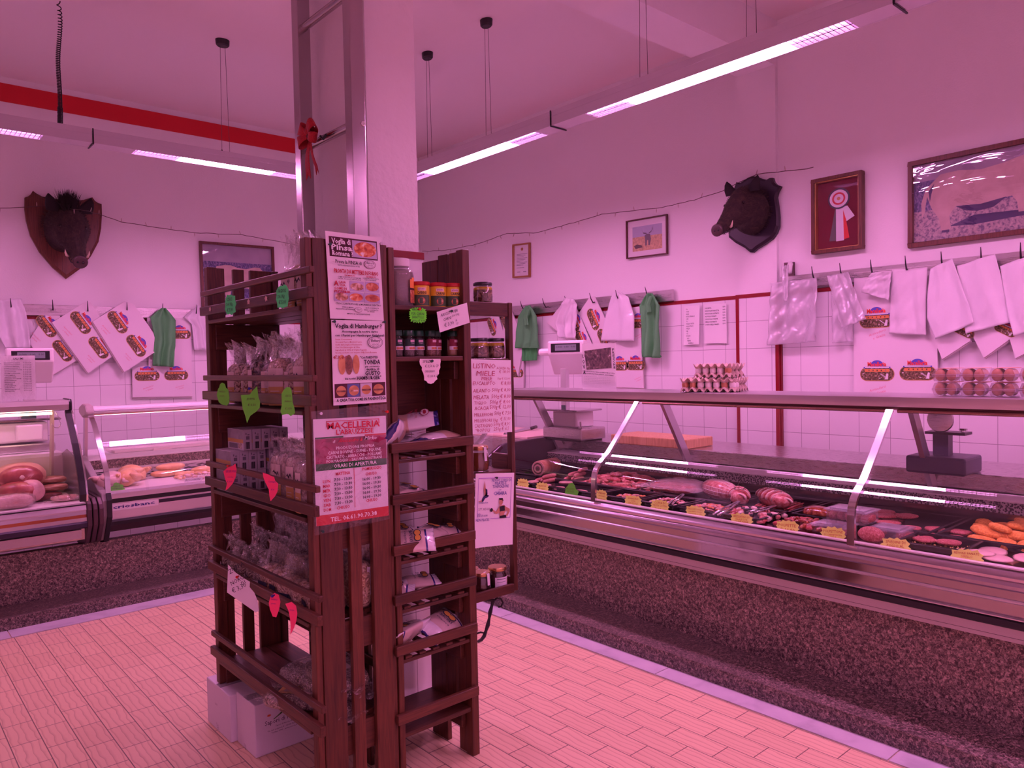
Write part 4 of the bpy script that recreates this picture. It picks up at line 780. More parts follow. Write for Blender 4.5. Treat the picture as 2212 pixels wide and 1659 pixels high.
# notes taped on the tiles
def sheet(name, lab, cat, f, m=m_paper, th=.0008, group=None, curl=0):
    o = thing(name, lab, cat, f.p(f.W/2, f.H, 0), group); mb = MB()
    mb.grid(lambda u, v: f.p(u*f.W, v*f.H, th/2+curl*(u-.5)**2*4*(.3+v)+curl*.6*v*v), 10, 10); mb.build('paper', m, o, solid=th); return o
f = frp(PR, (1521, 658), (1569, 655), (1522, 742), .004); o = sheet('price_list', 'taped printed meat price list, right of two on the tiled wall', 'note', f)
rows = ('PORCHETTA', 'INVOLTOLATI PANCETTA', 'INVOLTICINI CASTRATO', 'ALI POLLO PANATI', 'COSCI POLLO PANATE', 'GIRELLO DA PANATO', 'CONTROGIRELLO PANATO'); pr = ('18,90', '14,90', '13,90', '12,90', '13,90', '19,90', '15,90')
letters('lettering', m_ink, o, f, [(r, .01, .035+i*.021, .011, dict(width=.0062*len(r))) for i, r in enumerate(rows)]+[(q, f.W-.008, .03+i*.021, .011, dict(al='r', sx=.75)) for i, q in enumerate(pr)], w=.003, bold=.01)
f = frp(PR, (1479, 662), (1512, 659), (1480, 745), .004); o = sheet('price_list', 'folded taped list, left of two on the tiled wall', 'note', f, curl=.01)
letters('lettering', m_ink, o, f, [(r, .02, .03+i*.019, .010, dict(width=.0065*len(r))) for i, r in enumerate(('TA', 'TORI', 'IGGI', 'IGGI SPINACI', 'ORI', 'TO', 'POLLO TUTTI', 'POLLO/TACC', 'POLLO', 'NI', 'CI', 'ZOLINO', 'OLLO', 'IPIENI', 'LA RIPIENO'))], w=.004+.006, bold=.01)
# small wall box with elbow pipe
o = thing('wall_box', 'dark square wall box with white elbow pipe above the rail end', 'wall fitting', onp(PR, 1706, 600, 0))
f = frp((0, 4.992), (1696, 568), (1717, 566), (1696, 600)); mb = MB(); rect(mb, f, 0, 0, f.W, f.H, .015, .015); mb.build('box', mat('box_brown', (.13, .07, .08), .5), o)
MB().tube([onp((0, 4.97), 1707, 572), onp((0, 4.93), 1707, 570), onp((0, 4.90), 1706, 574), onp((0, 4.89), 1705, 590)], .018, 10).build('elbow_pipe', m_white, o, smooth=True)
# ---------------- wooden racks around the column ----------------
def rail(mb_name, m, parent, *a): return MB().box(*a).build(mb_name, m, parent, bevel=.003)
m_screw = mat('screw_head', (.35, .2, .16), .4, .8)
lr = thing('shelf_rack', 'dark stained wooden slatted rack on the left of the column, holding bags and boxes', 'shelf rack', (1.305, 2.8, 0))
HT = 1.982
# near end panel facing the camera (y = 2.33) and far end panel (y = 3.28)
for (a, b) in ((1.172, 1.256), (1.283, 1.328), (1.372, 1.447)): rail('end_slat', wood_z, lr, a, 2.33, .0, b, 2.352, HT if a != 1.283 else HT-.002)
rail('corner_post', wood_z, lr, 1.148, 2.335, 0, 1.172, 2.375, HT); rail('corner_post', wood_z, lr, 1.447, 2.335, 0, 1.463, 2.375, HT)
for (a, b) in ((1.192, 1.228), (1.266, 1.314), (1.341, 1.436)): rail('end_slat', wood_z, lr, a, 3.262, .202, b, 3.284, HT)
rail('corner_post', wood_z, lr, 1.148, 3.245, .202, 1.19, 3.284, HT); rail('corner_post', wood_z, lr, 1.436, 3.245, 0, 1.463, 3.284, HT)
for z in (1.757, 1.404, 1.041, .680, .312):
    rail('shelf_board', wood_y, lr, 1.142, 2.378, z-.016, 1.245, 3.243, z); rail('shelf_board', wood_y, lr, 1.252, 2.378, z-.016, 1.352, 3.243, z); rail('shelf_board', wood_y, lr, 1.359, 2.378, z-.016, 1.455, 3.243, z)
    for y in (2.353, 3.239): rail('cross_rail', wood_x, lr, 1.175, y, z-.125, 1.446, y+.022, z-.017)
    zc = z+.037
    rail('front_rail', wood_y, lr, 1.122, 2.268, zc-.018, 1.142, 3.275, zc+.018); rail('thin_front_rail', wood_y, lr, 1.126, 2.262, zc+.062, 1.144, 3.272, zc+.084)
    rail('back_rail', wood_y, lr, 1.450, 2.38, z+.10, 1.463, 3.24, z+.135)
# right rack
rr_ = thing('shelf_rack', 'narrow wooden rack facing the camera, filled with spices and breadcrumb bags', 'shelf rack', (1.645, 2.5, 0))
XA, XB = 1.466, 1.834
rail('post', wood_z, rr_, XA, 2.33, 0, XA+.024, 2.372, 1.975); rail('post', wood_z, rr_, XB-.034, 2.33, 0, XB, 2.372, 1.995)
for (a, b) in ((2.373, 2.423), (2.436, 2.498), (2.503, 2.612)): rail('side_slat', wood_z, rr_, XB-.03, a, .12 if 2.43 < a < 2.5 else .0, XB-.008, b, 1.99 if a < 2.5 else 1.975)
for (a, b) in ((2.45, 2.52), (2.55, 2.612)): rail('side_slat', wood_z, rr_, XA+.002, a, 0, XA+.02, b, 1.6)
rail('back_panel', wood_x, rr_, XA+.02, 2.602, 1.30, XB-.034, 2.612, 1.76); 
for z, k in ((1.770, 'b'), (1.582, 'b'), (1.207, 's'), (1.020, 's'), (.835, 's'), (.655, 's'), (.470, 's'), (.197, 'b')):
    if k == 'b': rail('shelf_board', wood_x, rr_, XA+.025, 2.336, z-.018, XB-.035, 2.60, z)
    else:
        rail('shelf_front', wood_x, rr_, XA+.025, 2.334, z-.014, XB-.035, 2.354, z)
        for i in range(5): x = XA+.035+i*.062; rail('shelf_slat', wood_y, rr_, x, 2.335, z, x+.03, 2.60, z+.010)
        rail('shelf_back', wood_x, rr_, XA+.025, 2.58, z-.014, XB-.035, 2.60, z)
    rail('cross_rail', wood_y, rr_, XB-.052, 2.375, z-.09, XB-.031, 2.58, z-.02)
    if k == 's' or z < .3: zr = z+.046 if k == 's' else z+.067; rail('front_rail', wood_x, rr_, XA-.018, 2.310, zr-.018, XB-.012, 2.329, zr+.018)
# hanging jar shelf
HX0, HX1, HY0, HY1 = 1.872, 2.292, 2.60, 2.78
hs = thing('hanging_shelf', 'tall narrow wooden jar shelf hanging right of the racks', 'shelf', (2.08, 2.69, .5))
for x in (HX0, HX1-.024):
    rail('post', wood_z, hs, x, HY0, .50, x+.024, HY0+.03, 1.826)
rail('front_board', wood_x, hs, HX0+.025, HY0+.003, 1.762, HX1-.025, HY0+.018, 1.824)
rail('shelf_board', wood_x, hs, HX0+.025, HY0+.02, 1.80, HX1-.025, HY1-.005, 1.818); rail('shelf_board', wood_x, hs, HX0+.025, HY0+.004, 1.556, HX1-.025, HY1-.005, 1.572)
rail('shelf_board', wood_x, hs, HX0+.025, HY0+.004, 1.05, HX1-.025, HY1-.005, 1.064); rail('shelf_board', wood_x, hs, HX0+.025, HY0+.02, .50, HX1-.025, HY1-.005, .512)
rail('front_board', wood_x, hs, HX0+.025, HY0-.002, .494, HX1-.025, HY0+.016, .536); rail('side_board', wood_y, hs, HX1-.022, HY0+.032, .51, HX1-.006, HY1-.032, .56); rail('side_board', wood_y, hs, HX1-.022, HY0+.032, 1.05, HX1-.006, HY1-.032, 1.13)
# wrought iron scroll bracket under it
def ypt(px, py, y=2.66): return atY(px, py, y)
ib = thing('iron_bracket', 'twisted wrought iron scroll bracket under the jar shelf', 'bracket', ypt(1046, 1385))
pth = [(1066, 1296), (1062, 1310), (1059, 1322), (1057, 1335), (1054, 1350), (1050, 1362), (1046, 1374), (1040, 1382), (1032, 1386)]
P = [ypt(*p) for p in pth]; mb = MB(); mb.tube(P, [.009, .007, .010, .006, .010, .007, .009, .008, .006], 6); mb.build('twisted_bar', mat('wrought_iron', (.02, .015, .018), .45, .5), ib)
MB().tube([ypt(*p) for p in ((1066, 1298), (1074, 1292), (1082, 1294), (1086, 1302), (1083, 1310), (1077, 1311))], .005, 6).build('scroll', MT['wrought_iron'], ib); MB().tube([ypt(*p) for p in ((1030, 1368), (1038, 1366), (1044, 1367))], .004, 6).build('leaf_tip', MT['wrought_iron'], ib)
MB().tube([Vector((2.05, 2.66, .495)), P[0]], .007, 6).build('mount', MT['wrought_iron'], ib)
# ladder
m_ladder = mat('ladder_steel', (.44, .40, .41), .22, 1, rv=.12, vs=3, bump=.02, bs=5)
ld = thing('steel_ladder', 'tall stainless ladder standing between the left rack and the column', 'ladder', (1.53, 2.85, 0))
for a, b in ((2.62, 2.675), (3.065, 3.12)): MB().box(1.50, a, 0, 1.56, b, 3.85).build('stile', m_ladder, ld, bevel=.003)
for z in (.42, .9, 1.42, 1.95, 2.505, 3.02, 3.53): MB().tube([(1.53, 2.676, z), (1.53, 3.064, z)], .017, 12).build('rung', m_ladder, ld, smooth=.6)
for z in (2.50, 3.01): MB().lathe([(.010, 0), (.010, .004), (.006, .006)], (1.548, 2.620, z), 12, M3=Matrix.Rotation(PI/2, 3, 'X')).build('bolt', m_chrome, ld)
# red bow tied to the rung
m_rib = mat('red_glitter_ribbon', (.42, .012, .018), .6, var=.3, vs=200)
bo = thing('ribbon_bow', 'red glitter ribbon bow tied to a ladder rung', 'bow', (1.50, 2.93, 2.4))
cB = Vector((1.497, 2.935, 2.515))
def loop(parent, ang, L_, w, tw=0, m=m_rib, nm='bow_loop'):
    d = Vector((-.25, -math.cos(ang), math.sin(ang))).normalized(); nn = Vector((-1, 0, 0)); s_ = d.cross(nn).normalized()
    def fn(u, v):
        t = u*2*PI*.86+.14*PI*2*.5; r = (1-math.cos(t))/2
        return cB+d*(r*L_)+nn*(math.sin(t)*.02+.012)+s_*((v-.5)*w*(.35+.65*r))
    return MB().grid(fn, 16, 3).build(nm, m, parent, smooth=True, solid=.0015)
loop(bo, PI*.80, .075, .055); loop(bo, PI*1.08, .078, .05); loop(bo, PI*.22, .07, .055); loop(bo, -.35, .055, .045); loop(bo, PI*.55, .04, .05)
for dy, L_, w in ((.02, .155, .045), (-.035, .15, .022)):
    def fn(u, v): return cB+Vector((-.012-.012*math.sin(u*3), dy*u*1.5+(v-.5)*w*(.5+.5*u), -u*L_-(.02*abs(v-.5)*2 if u > .9 else 0)))
    MB().grid(fn, 10, 4).build('ribbon_tail', m_rib, bo, smooth=True, solid=.0015)
MB().blob(cB+Vector((-.018, 0, 0)), (.014, .014, .014), 10, 8, .1).build('knot', mat('dark_knot', (.06, .01, .01), .7), bo)
MB().tube([cB+Vector((0, -.06, -.012)), cB+Vector((-.004, -.09, -.03)), cB+Vector((-.004, -.115, -.02))], .006, 6).build('wire_end', m_black, bo)
# cartons on the floor under the left rack
m_card = mat('white_carton', (.72, .70, .73), .7, bump=.05, bs=20); m_tape = film('packing_tape', (.9, .9, .92), 1, .1, milky=.3)
def carton(lab, a, b, z):
    (x0, y0), (x1, y1) = a, b; o = thing('carton', lab, 'box', ((x0+x1)/2, (y0+y1)/2, 0), 'white cartons under the left rack')
    MB().box(x0, y0, .001, x1, y1, z).build('carton_body', m_card, o, bevel=.004)
    MB().box(x0+.002, (y0+y1)/2-.025, z+.0003, x1-.002, (y0+y1)/2+.025, z+.001).build('packing_tape', m_tape, o); return o
k1 = carton('plain white carton at the outer end under the left rack', (1.136, 3.106), (1.43, 3.375), .198)
k2 = carton('white carton with green swoosh print under the left rack', (1.161, 2.912), (1.47, 3.10), .212)
f = Fr((1.161, 2.9105, .212), (1.47, 2.9105, .212), (1.161, 2.9105, .001)); bk = mat('carton_print', (.03, .02, .05), .7)
letters('printing', bk, k2, f, [('Sapori di Norcia', .040, .092, .019, dict(width=.16)), ('Sapori di Norcia SRL', .085, .108, .007, dict(width=.075)), ('Via dell industria 8 - 06046 Norcia (PG)', .050, .121, .0065, dict(width=.15)), ('Tel/Fax 0743 - www.norcia.it', .066, .132, .0065, dict(width=.11))])
mb = MB(); poly(mb, f, [(.075+.085*math.sin(t*.16), .075-.045*math.sin(t*.16*1.0)-.0*t) for t in range(9)]+[(.078+.080*math.sin(t*.16), .077-.036*math.sin(t*.16)) for t in range(8, -1, -1)], .001, mi=0)
poly(mb, f, [(.10+.07*t/8, .062-.018*math.sin(t/8*PI)) for t in range(9)]+[(.10+.07*t/8, .066-.014*math.sin(t/8*PI)) for t in range(8, -1, -1)], .001, mi=0); poly(mb, f, ell(.058, .055, .008, .004, 12), .001, mi=1); mb.build('swoosh_print', [flat('print_green', (.09, .2, .04)), flat('print_orange', (.7, .12, .03))], k2)
f2 = Fr((1.1605, 3.10, .212), (1.1605, 2.912, .212), (1.1605, 3.10, .001)); letters('side_print', bk, k2, f2, [(s, .075+i*.008, .19, .005, dict(ang=-PI/2, width=.09)) for i, s in enumerate(('Prodotto in Italia', 'lenticchie umbre', 'ingredienti vari'))])
f3 = Fr((1.1355, 3.37, .198), (1.1355, 3.106, .198), (1.1355, 3.37, .001)); letters('side_print', bk, k1, f3, [('|||||| |||', .10, .085, .006), ('lotto 22', .12, .17, .008, dict(ang=-1.2)), ('scad', .105, .165, .01, dict(ang=-1.2))])
# ---------------- signs on the racks ----------------
m_pin_g = mat('pin_green', (.01, .06, .04), .3); m_pin_r = mat('pin_red', (.6, .02, .02), .3); m_pin_w = mat('pin_clear', (.7, .7, .75), .2); m_pin_b = mat('pin_blue', (.02, .02, .3), .3)
def pin(parent, p, n, m): MB().tube([p, p+n*.006, p+n*.010, p+n*.014], [.003, .0025, .005, .005], 8).build('push_pin', m, parent, smooth=.6)
def sgn(name, lab, cat, y, tl, tr, bl, m=m_paper, curl=0, ax=1, group=None):
    g = atY if ax == 1 else atX; f = Fr(g(*tl, y), g(*tr, y), g(*bl, y)); return sheet(name, lab, cat, f, m, .0012, group, curl), f
Yp = 2.326
m_gloss = mat('laminated_paper', (.84, .83, .84), .3)
m_pz = blotch('pizza_photo', [(.32, (.38, .05, .02)), (.48, (.65, .16, .05)), (.58, (.75, .35, .15)), (.68, (.85, .8, .75))], 55, .5); m_pbg = flat('photo_lilac', (.5, .45, .62)); m_food2 = blotch('food_photo', [(.3, (.2, .08, .03)), (.5, (.55, .3, .16)), (.65, (.8, .7, .6))], 70, .5); m_food3 = blotch('food_photo_red', [(.3, (.3, .05, .03)), (.55, (.6, .2, .08)), (.7, (.75, .5, .3))], 60, .5); m_bun = blotch('bun_photo', [(.3, (.45, .2, .07)), (.7, (.72, .4, .17))], 20, .5); m_patty = blotch('patty_photo', [(.3, (.08, .03, .02)), (.6, (.28, .12, .08))], 90, .5); m_plum = flat('deep_plum', (.07, .006, .02))
def food(o, f, nm, items, mats):
    """items in metres from the top left"""
    mb = MB(); z = .001+.0006
    for k, d, mi in items:
        if k == 'r': rect(mb, f, *d, z, mi=mi)
        elif k == 'e': poly(mb, f, ell(*d), z, mi=mi)
        elif k == 'p': poly(mb, f, d, z, mi=mi)
        z += .00025
    return mb.build(nm, mats, o)
o, f = sgn('poster', 'tall poster with a pizza picture pinned at the top of the rack end', 'poster', Yp-.003, (702, 498.5), (819, 513), (713, 688), m_gloss)
Wd, Hd = f.W, f.H; s = Wd/.868   # drawing scale: zoom picture is 868 x 1430 units wide/high
U = lambda x, y: ((x)*Wd/900, (y)*Hd/1400)
def R4(x, y, w, h): return (x*Wd/900, y*Hd/1400, w*Wd/900, h*Hd/1400)
def E4(x, y, a, b): return (x*Wd/900, y*Hd/1400, a*Wd/900, b*Hd/1400)
food(o, f, 'picture', [('r', R4(50, 75, 800, 320), 0), ('r', R4(425, 100, 410, 275), 1), ('e', E4(640, 235, 190, 122), 2), ('r', R4(345, 770, 240, 165), 1), ('e', E4(465, 860, 112, 62), 3), ('r', R4(605, 765, 240, 165), 1), ('e', E4(725, 845, 110, 72), 4), ('r', R4(80, 955, 230, 160), 1), ('e', E4(200, 1040, 108, 64), 3), ('r', R4(325, 950, 235, 160), 1), ('e', E4(440, 1035, 112, 64), 2), ('r', R4(575, 950, 270, 165), 1), ('e', E4(715, 1035, 128, 62), 4), ('e', E4(700, 475, 100, 72), 5), ('e', E4(700, 475, 92, 64), 6), ('e', E4(700, 475, 82, 55), 5), ('e', E4(700, 475, 78, 51), 6), ('e', E4(460, 1240, 62, 42), 5), ('e', E4(460, 1240, 57, 37), 6)], [m_plum, m_pbg, m_pz, m_food2, m_food3, flat('logo_plum', (.2, .06, .12)), m_gloss])
def TX(x, y, sz): return (x*Wd/900, y*Hd/1400, sz*Hd/1400)
def tl(rows, **k): return [(r[0], *TX(r[1], r[2], r[3]), {**k, **(dict(width=r[4]*Wd/900) if len(r) > 4 and r[4] else {}), **(r[5] if len(r) > 5 else {})}) for r in rows]
letters('white_lettering', m_whiteink, o, f, tl([('Voglia di', 80, 185, 85, 310), ('Pinsa', 72, 285, 90, 340), ('Romana ?', 80, 375, 78, 340)], w=.0062, bold=.03))
letters('black_lettering', m_ink, o, f, tl([('Prova la PINSA di', 125, 500, 58, 430), ('RICETTA ORIGINALE E LIEVITATA 48 ORE', 160, 540, 20, 360), ('COME FOCACCIA | O DA FARCIRE', 150, 730, 20, 380), ('PIZZA, TAGLIO, PER BRACE', 150, 755, 14, 380), ('CONDITA A TUO GUSTO', 560, 720, 20, 280), ('PRIMA DI INFORNARE', 590, 745, 14, 200), ('CROCCANTE FUORI e MORBIDA DENTRO', 90, 1165, 30, 760), ('STESA A MANO', 190, 1215, 20, 190), ('PRODOTTO ARTIGIANALE', 90, 1250, 20, 310), ('ALTA DIGERIBILITA', 580, 1210, 20, 230), ('BASSO CONTENUTO', 560, 1245, 20, 240), ('DI GRASSI', 610, 1270, 18, 120), ('IMPASTO AD ALTA IDRATAZIONE', 265, 1320, 20, 385)], w=.0062, bold=.02)+tl([('Bakery', 638, 470, 40, 125, dict(shear=.2)), ('GOOD', 655, 510, 26, 90), ('Bakery', 425, 1240, 24, 72, dict(shear=.2)), ('GOOD', 435, 1262, 15, 50)], w=.0075))
letters('red_lettering', flat('sign_red', (.50, .01, .03)), o, f, tl([('PRONTA DA METTERE IN FORNO', 95, 655, 66, 740), ('5/6 MINUTI', 260, 700, 24, 170), ('7/8 MINUTI', 620, 695, 24, 165), ('A', 80, 865, 82, 75), ('CASA', 155, 820, 36, 120), ('TUA', 165, 868, 36, 100), ('COME IN', 82, 925, 38, 200), ('PIZZERIA', 82, 975, 40, 260)], w=.0062, bold=.03))
for px, py, m in ((710, 528, m_pin_g), (820, 527, m_pin_w)): pin(o, atY(px, py, Yp-.004), Vector((0, -1, 0)), m)
o, f = sgn('poster', 'poster advertising hamburger buns, pinned below the pizza poster', 'poster', Yp-.004, (715, 691), (830, 693), (720, 876), m_gloss)
Wd, Hd = f.W, f.H
food(o, f, 'picture', [('r', R4(25, 1050, 860, 230), 0), ('r', R4(232, 1060, 205, 215), 1), ('r', R4(450, 1060, 200, 215), 6), ('e', E4(130, 1170, 80, 85), 2), ('e', E4(340, 1170, 85, 85), 2), ('e', E4(550, 1165, 80, 80), 2), ('e', E4(760, 1165, 90, 85), 2), ('r', R4(60, 1160, 145, 28), 3), ('r', R4(265, 1160, 150, 28), 7), ('r', R4(475, 1155, 150, 28), 3), ('r', R4(675, 1160, 170, 30), 3), ('e', E4(150, 735, 60, 165), 2), ('e', E4(265, 740, 62, 165), 3), ('e', E4(385, 735, 55, 160), 2), ('e', E4(720, 370, 132, 100), 4), ('e', E4(720, 370, 124, 92), 5), ('e', E4(720, 370, 112, 80), 4), ('e', E4(720, 370, 107, 75), 5)], [m_plum, flat('photo_blue', (.1, .14, .35)), m_bun, m_patty, flat('logo_ink', (.05, .03, .05)), m_gloss, flat('photo_pale', (.62, .6, .66)), m_food2])
letters('black_lettering', m_ink, o, f, tl([('Voglia di Hamburger ?', 45, 130, 72, 790), ('Accompagna la nostra carne', 155, 205, 36, 610), ('con i Panini per Hamburger Artigianali', 45, 270, 38, 830), ('"Con PARENTESI', 450, 640, 40, 300), ('TONDA', 510, 740, 78, 285), ('per contenere', 530, 790, 30, 250), ('tutto il', 550, 845, 44, 220), ('GUSTO', 525, 925, 72, 270), ('dei nostri', 185, 985, 34, 180), ('HAMBURGER"', 385, 995, 58, 420), ('A CASA TUA COME IN PANINOTECA', 40, 1345, 50, 840)], w=.0065, bold=.03)+tl([('Bakery', 640, 365, 55, 160, dict(shear=.2)), ('GOOD', 660, 425, 34, 120)], w=.0075))
letters('red_lettering', flat('sign_brick', (.45, .06, .05)), o, f, tl([(t, 45, 330+i*44, 24, w_) for i, (t, w_) in enumerate((('Senza Conservanti', 270), ('Croccanti Fuori e Morbidi Dentro', 440), ('Scelti dalle migliori Panineterie', 440), ('Con Olio Extravergine di Oliva', 400), ('Ingredienti al 100% di Origine Vegetale', 520), ('Ricetta esclusiva con impasto della Pinsa Romana', 690)))]+[('€3,00', 0, 640, 55, 230, dict(shear=.2))], w=.0065, bold=.015))
for px, py, m in ((719, 695, m_pin_g), (827, 696, m_pin_g)): pin(o, atY(px, py, Yp-.005), Vector((0, -1, 0)), m)
# opening hours in a clear sleeve
o, f = sgn('opening_hours_sign', 'butcher opening hours sheet in a clear plastic sleeve on the rack end', 'sign', Yp-.010, (676, 906), (833, 898), (683, 1137), m_gloss, 0)
Wd, Hd = f.W, f.H; D_ = lambda x, y: (x*Wd/640, y*Hd/960)
def R5(x, y, w, h): return (x*Wd/640, y*Hd/960, w*Wd/640, h*Hd/960)
m_meat = blotch('sign_meat_photo', [(.35, (.16, .006, .03)), (.55, (.38, .02, .10)), (.72, (.55, .12, .22))], 18, .4)
food(o, f, 'sign_bands', [('r', R5(10, 165, 240, 14), 0), ('r', R5(440, 165, 195, 14), 1), ('r', R5(10, 180, 625, 225), 2), ('r', R5(10, 405, 625, 62), 0), ('r', R5(0, 868, 640, 92), 1), ('r', R5(332, 470, 4, 365), 1), ('p', [D_(*p) for p in ((105, 25), (110, 25), (110, 70), (105, 80))], 1), ('r', R5(105, 22, 470, 6), 1), ('r', R5(568, 22, 6, 45), 1)], [flat('flag_green', (.015, .12, .03)), flat('flag_red', (.62, .015, .03)), m_meat])
def T5(rows, **k): return [(r[0], r[1]*Wd/640, r[2]*Hd/960, r[3]*Hd/960, {**k, **(dict(width=r[4]*Wd/640) if len(r) > 4 and r[4] else {}), **(r[5] if len(r) > 5 else {})}) for r in rows]
days = ('LUN', 'MAR', 'MER', 'GIO', 'VEN', 'SAB', 'DOM')
letters('red_lettering', flat('sign_red2', (.55, .02, .05)), o, f, T5([('MACELLERIA', 110, 95, 60, 465), ("L'ABRUZZESE", 185, 150, 46, 330), ('MATTINA', 170, 520, 28, 125), ('POMERIGGIO', 405, 500, 28, 175), ('CHIUSO', 430, 550, 28, 105), ('CHIUSO', 430, 800, 28, 105), ('CHIUSO', 170, 832, 28, 115)]+[(d, 60, 578+i*43, 28, 62) for i, d in enumerate(days)], w=.0060, bold=.02))
letters('black_lettering', m_ink, o, f, T5([('7:30 - 13:30', 155, 572+i*43, 27, 155) for i in range(6)]+[('16:00 - 19:30', 405, 596+i*42, 27, 165) for i in range(5)], w=.0060, bold=.02))
letters('white_lettering', m_whiteink, o, f, T5([('di', 150, 222, 26, 0, dict(shear=.3)), ('Mirko', 430, 215, 34, 110, dict(shear=.4)), ('PRODUZIONE PROPRIA', 180, 285, 28, 340), ('CARNI BOVINE - SUINE - EQUINE', 110, 325, 29, 470), ('CASTRATO - ABBACCHI - POLLAME', 95, 365, 29, 490), ('FORMAGGIO - SALUMI NOSTRANI', 95, 400, 27, 490), ('ORARI DI APERTURA', 155, 450, 34, 380), ('TEL. 06.61.90.70.38', 115, 935, 40, 410)], w=.0060, bold=.012))
letters('red_script', flat('sign_script', (.75, .05, .06)), o, f, T5([('Alessandro &', 200, 222, 34, 210, dict(shear=.4))], w=.0060))
fs = Fr(atY(672, 889, Yp-.013), atY(836, 872, Yp-.013), atY(679, 1157, Yp-.013)); mb = MB(); mb.grid(lambda u, v: fs.p(u*fs.W, v*fs.H, .0005+.0015*math.sin(v*7+u*3)), 8, 10); mb.build('clear_sleeve', m_sleeve, o, smooth=True)
for px, py, m in ((833, 889, m_pin_r), (690, 893, m_pin_w), (694, 1147, m_pin_g)): pin(o, atY(px, py, Yp-.013), Vector((0, -1, 0)), m)
# hand written sheets
m_hand = flat('felt_pen_red', (.45, .03, .09)); m_handk = flat('felt_pen_black', (.02, .02, .03))
o, f = sgn('handwritten_price_list', 'handwritten red honey price list pinned to the jar shelf', 'note', 2.594, (1017, 776), (1103, 778), (1019, 938), m_paper, .002)
Wd, Hd = f.W, f.H; HR_ = lambda rows, **k: [(r[0], r[1]*Wd, r[2]*Hd, r[3]*Hd, {**k, **(dict(width=r[4]*Wd) if len(r) > 4 else {})}) for r in rows]
letters('handwriting', m_hand, o, f, HR_([('LISTINO', .04, .12, .07, .55), ('MIELE', .12, .22, .07, .45), ('ACACIA 1kg', .62, .13, .035, .34), ('€ 18,00', .68, .18, .04, .28), ('MIELE', .24, .28, .05, .26), ('1kg € 12,00', .64, .27, .03, .32), ('EUCALIPTO', .03, .345, .05, .55), ('€ 8,00', .72, .345, .055, .26), ('AILANTO', .03, .445, .05, .42), ('500g € 8,00', .50, .435, .05, .47), ('MELATA', .04, .535, .055, .38), ('500g € 8,00', .48, .525, .052, .49), ('TIGLIO', .05, .605, .045, .3), ('500g € 8,00', .44, .60, .05, .52), ('ACACIA', .06, .68, .05, .35), ('500g € 12,00', .44, .67, .055, .53), ('MILLEFIORI', .05, .765, .045, .46), ('500g € 7,50', .55, .755, .05, .42), ('MILLEFIORI 1kg', .05, .845, .045, .58), ('€ 11,00', .70, .835, .05, .26), ('CASTAGNO', .05, .915, .048, .45), ('500g € 8,00', .53, .905, .05, .42), ('PROPOLI', .07, .975, .045, .36), ('250g € 6,50', .53, .97, .05, .44)], w=.004, shear=.12, bold=-.004))
o, f = sgn('handwritten_note', 'tilted white handwritten seasoning price note on the narrow rack', 'note', 2.324, (943, 674), (1008, 654), (948.5, 718.5), m_paper, .002)
letters('handwriting', m_handk, o, f, [('ARIOSTO PER', .013, .022, .0115, dict(width=.085, shear=.2)), ('CARNI', .024, .041, .011, dict(width=.038, shear=.1)), ('DA 100g', .068, .036, .009, dict(width=.035)), ('€ 3,90', .026, .064, .014, dict(width=.046)), ('A', .082, .056, .008), ('CP', .083, .069, .007)], w=.0045); pin(o, f.p(.062, .012, .002), f.n, m_pin_g)
def tagshape(name, lab, cat, fr, pts, m, rows, ink, pinm, group=None, w=.002, curl=0, shear=.1, pinat=None):
    """cut-out card: polygon points in metres on a frame"""
    cx = sum(p[0] for p in pts)/len(pts); cy = sum(p[1] for p in pts)/len(pts)
    o = thing(name, lab, cat, fr.p(cx, max(p[1] for p in pts)), group); mb = MB(); poly(mb, fr, pts, .001, .001); mb.build('card', m, o)
    if rows: letters('handwriting', ink, o, fr, rows, w=w, shear=shear)
    if pinm: q = pinat or (cx, min(p[1] for p in pts)+.008); pin(o, fr.p(*q, .001), fr.n, pinm)
    return o
def star(cx, cy, a, b, n, d, rot=0, seed=0):
    rr = random.Random(seed); P = []
    for i in range(2*n):
        t = 2*PI*i/(2*n)+rot; r = 1 if i % 2 == 0 else d; c, s_ = math.cos(t), math.sin(t); q = max(abs(c), abs(s_))**.55
        P.append((cx+a*c/q*r*rr.uniform(.95, 1.05), cy+b*s_/q*r*rr.uniform(.95, 1.05)))
    return P
m_dg = dayglo('card_green', (.16, 1.15, .06)); m_dg2 = dayglo('card_leaf_green', (.17, .78, .08)); m_dg3 = dayglo('card_mint', (.12, .95, .28)); m_dp = dayglo('card_pink', (1.0, .10, .22)); m_dy = dayglo('card_yellow', (1.0, 1.15, .28)); m_cream = mat('cream_card', (.85, .78, .78), .7)
def yfr(y, px, py, ax=1, ang=0, turn=0):
    p = (atY if ax == 1 else atX)(px, py, y); f = Fr.__new__(Fr); rt = Vector((1, 0, 0)) if ax == 1 else Vector((math.sin(turn), -math.cos(turn), 0)); dn = Vector((0, 0, -1)); c, s_ = math.cos(ang), math.sin(ang)
    f.o = p; f.x = rt*c+dn*s_; f.y = dn*c-rt*s_; f.n = Vector((0, -1, 0)) if ax == 1 else Vector((-math.cos(turn), -math.sin(turn), 0)); f.W = f.H = 1; return f
f = yfr(2.322, 903, 681); tagshape('price_tag', 'bright green spiky price card pinned under the seasoning jars', 'price tag', f, star(0, 0, .040, .030, 22, .86, .1, 1), m_dg, [('ARIOSTO', -.028, -.016, .010, dict(width=.046)), ('PER CARNI', -.03, -.001, .010, dict(width=.056)), ('BARATTOLO', -.027, .012, .010, dict(width=.052)), ('800g € 9,95', -.027, .026, .010, dict(width=.058))], m_handk, m_pin_r)
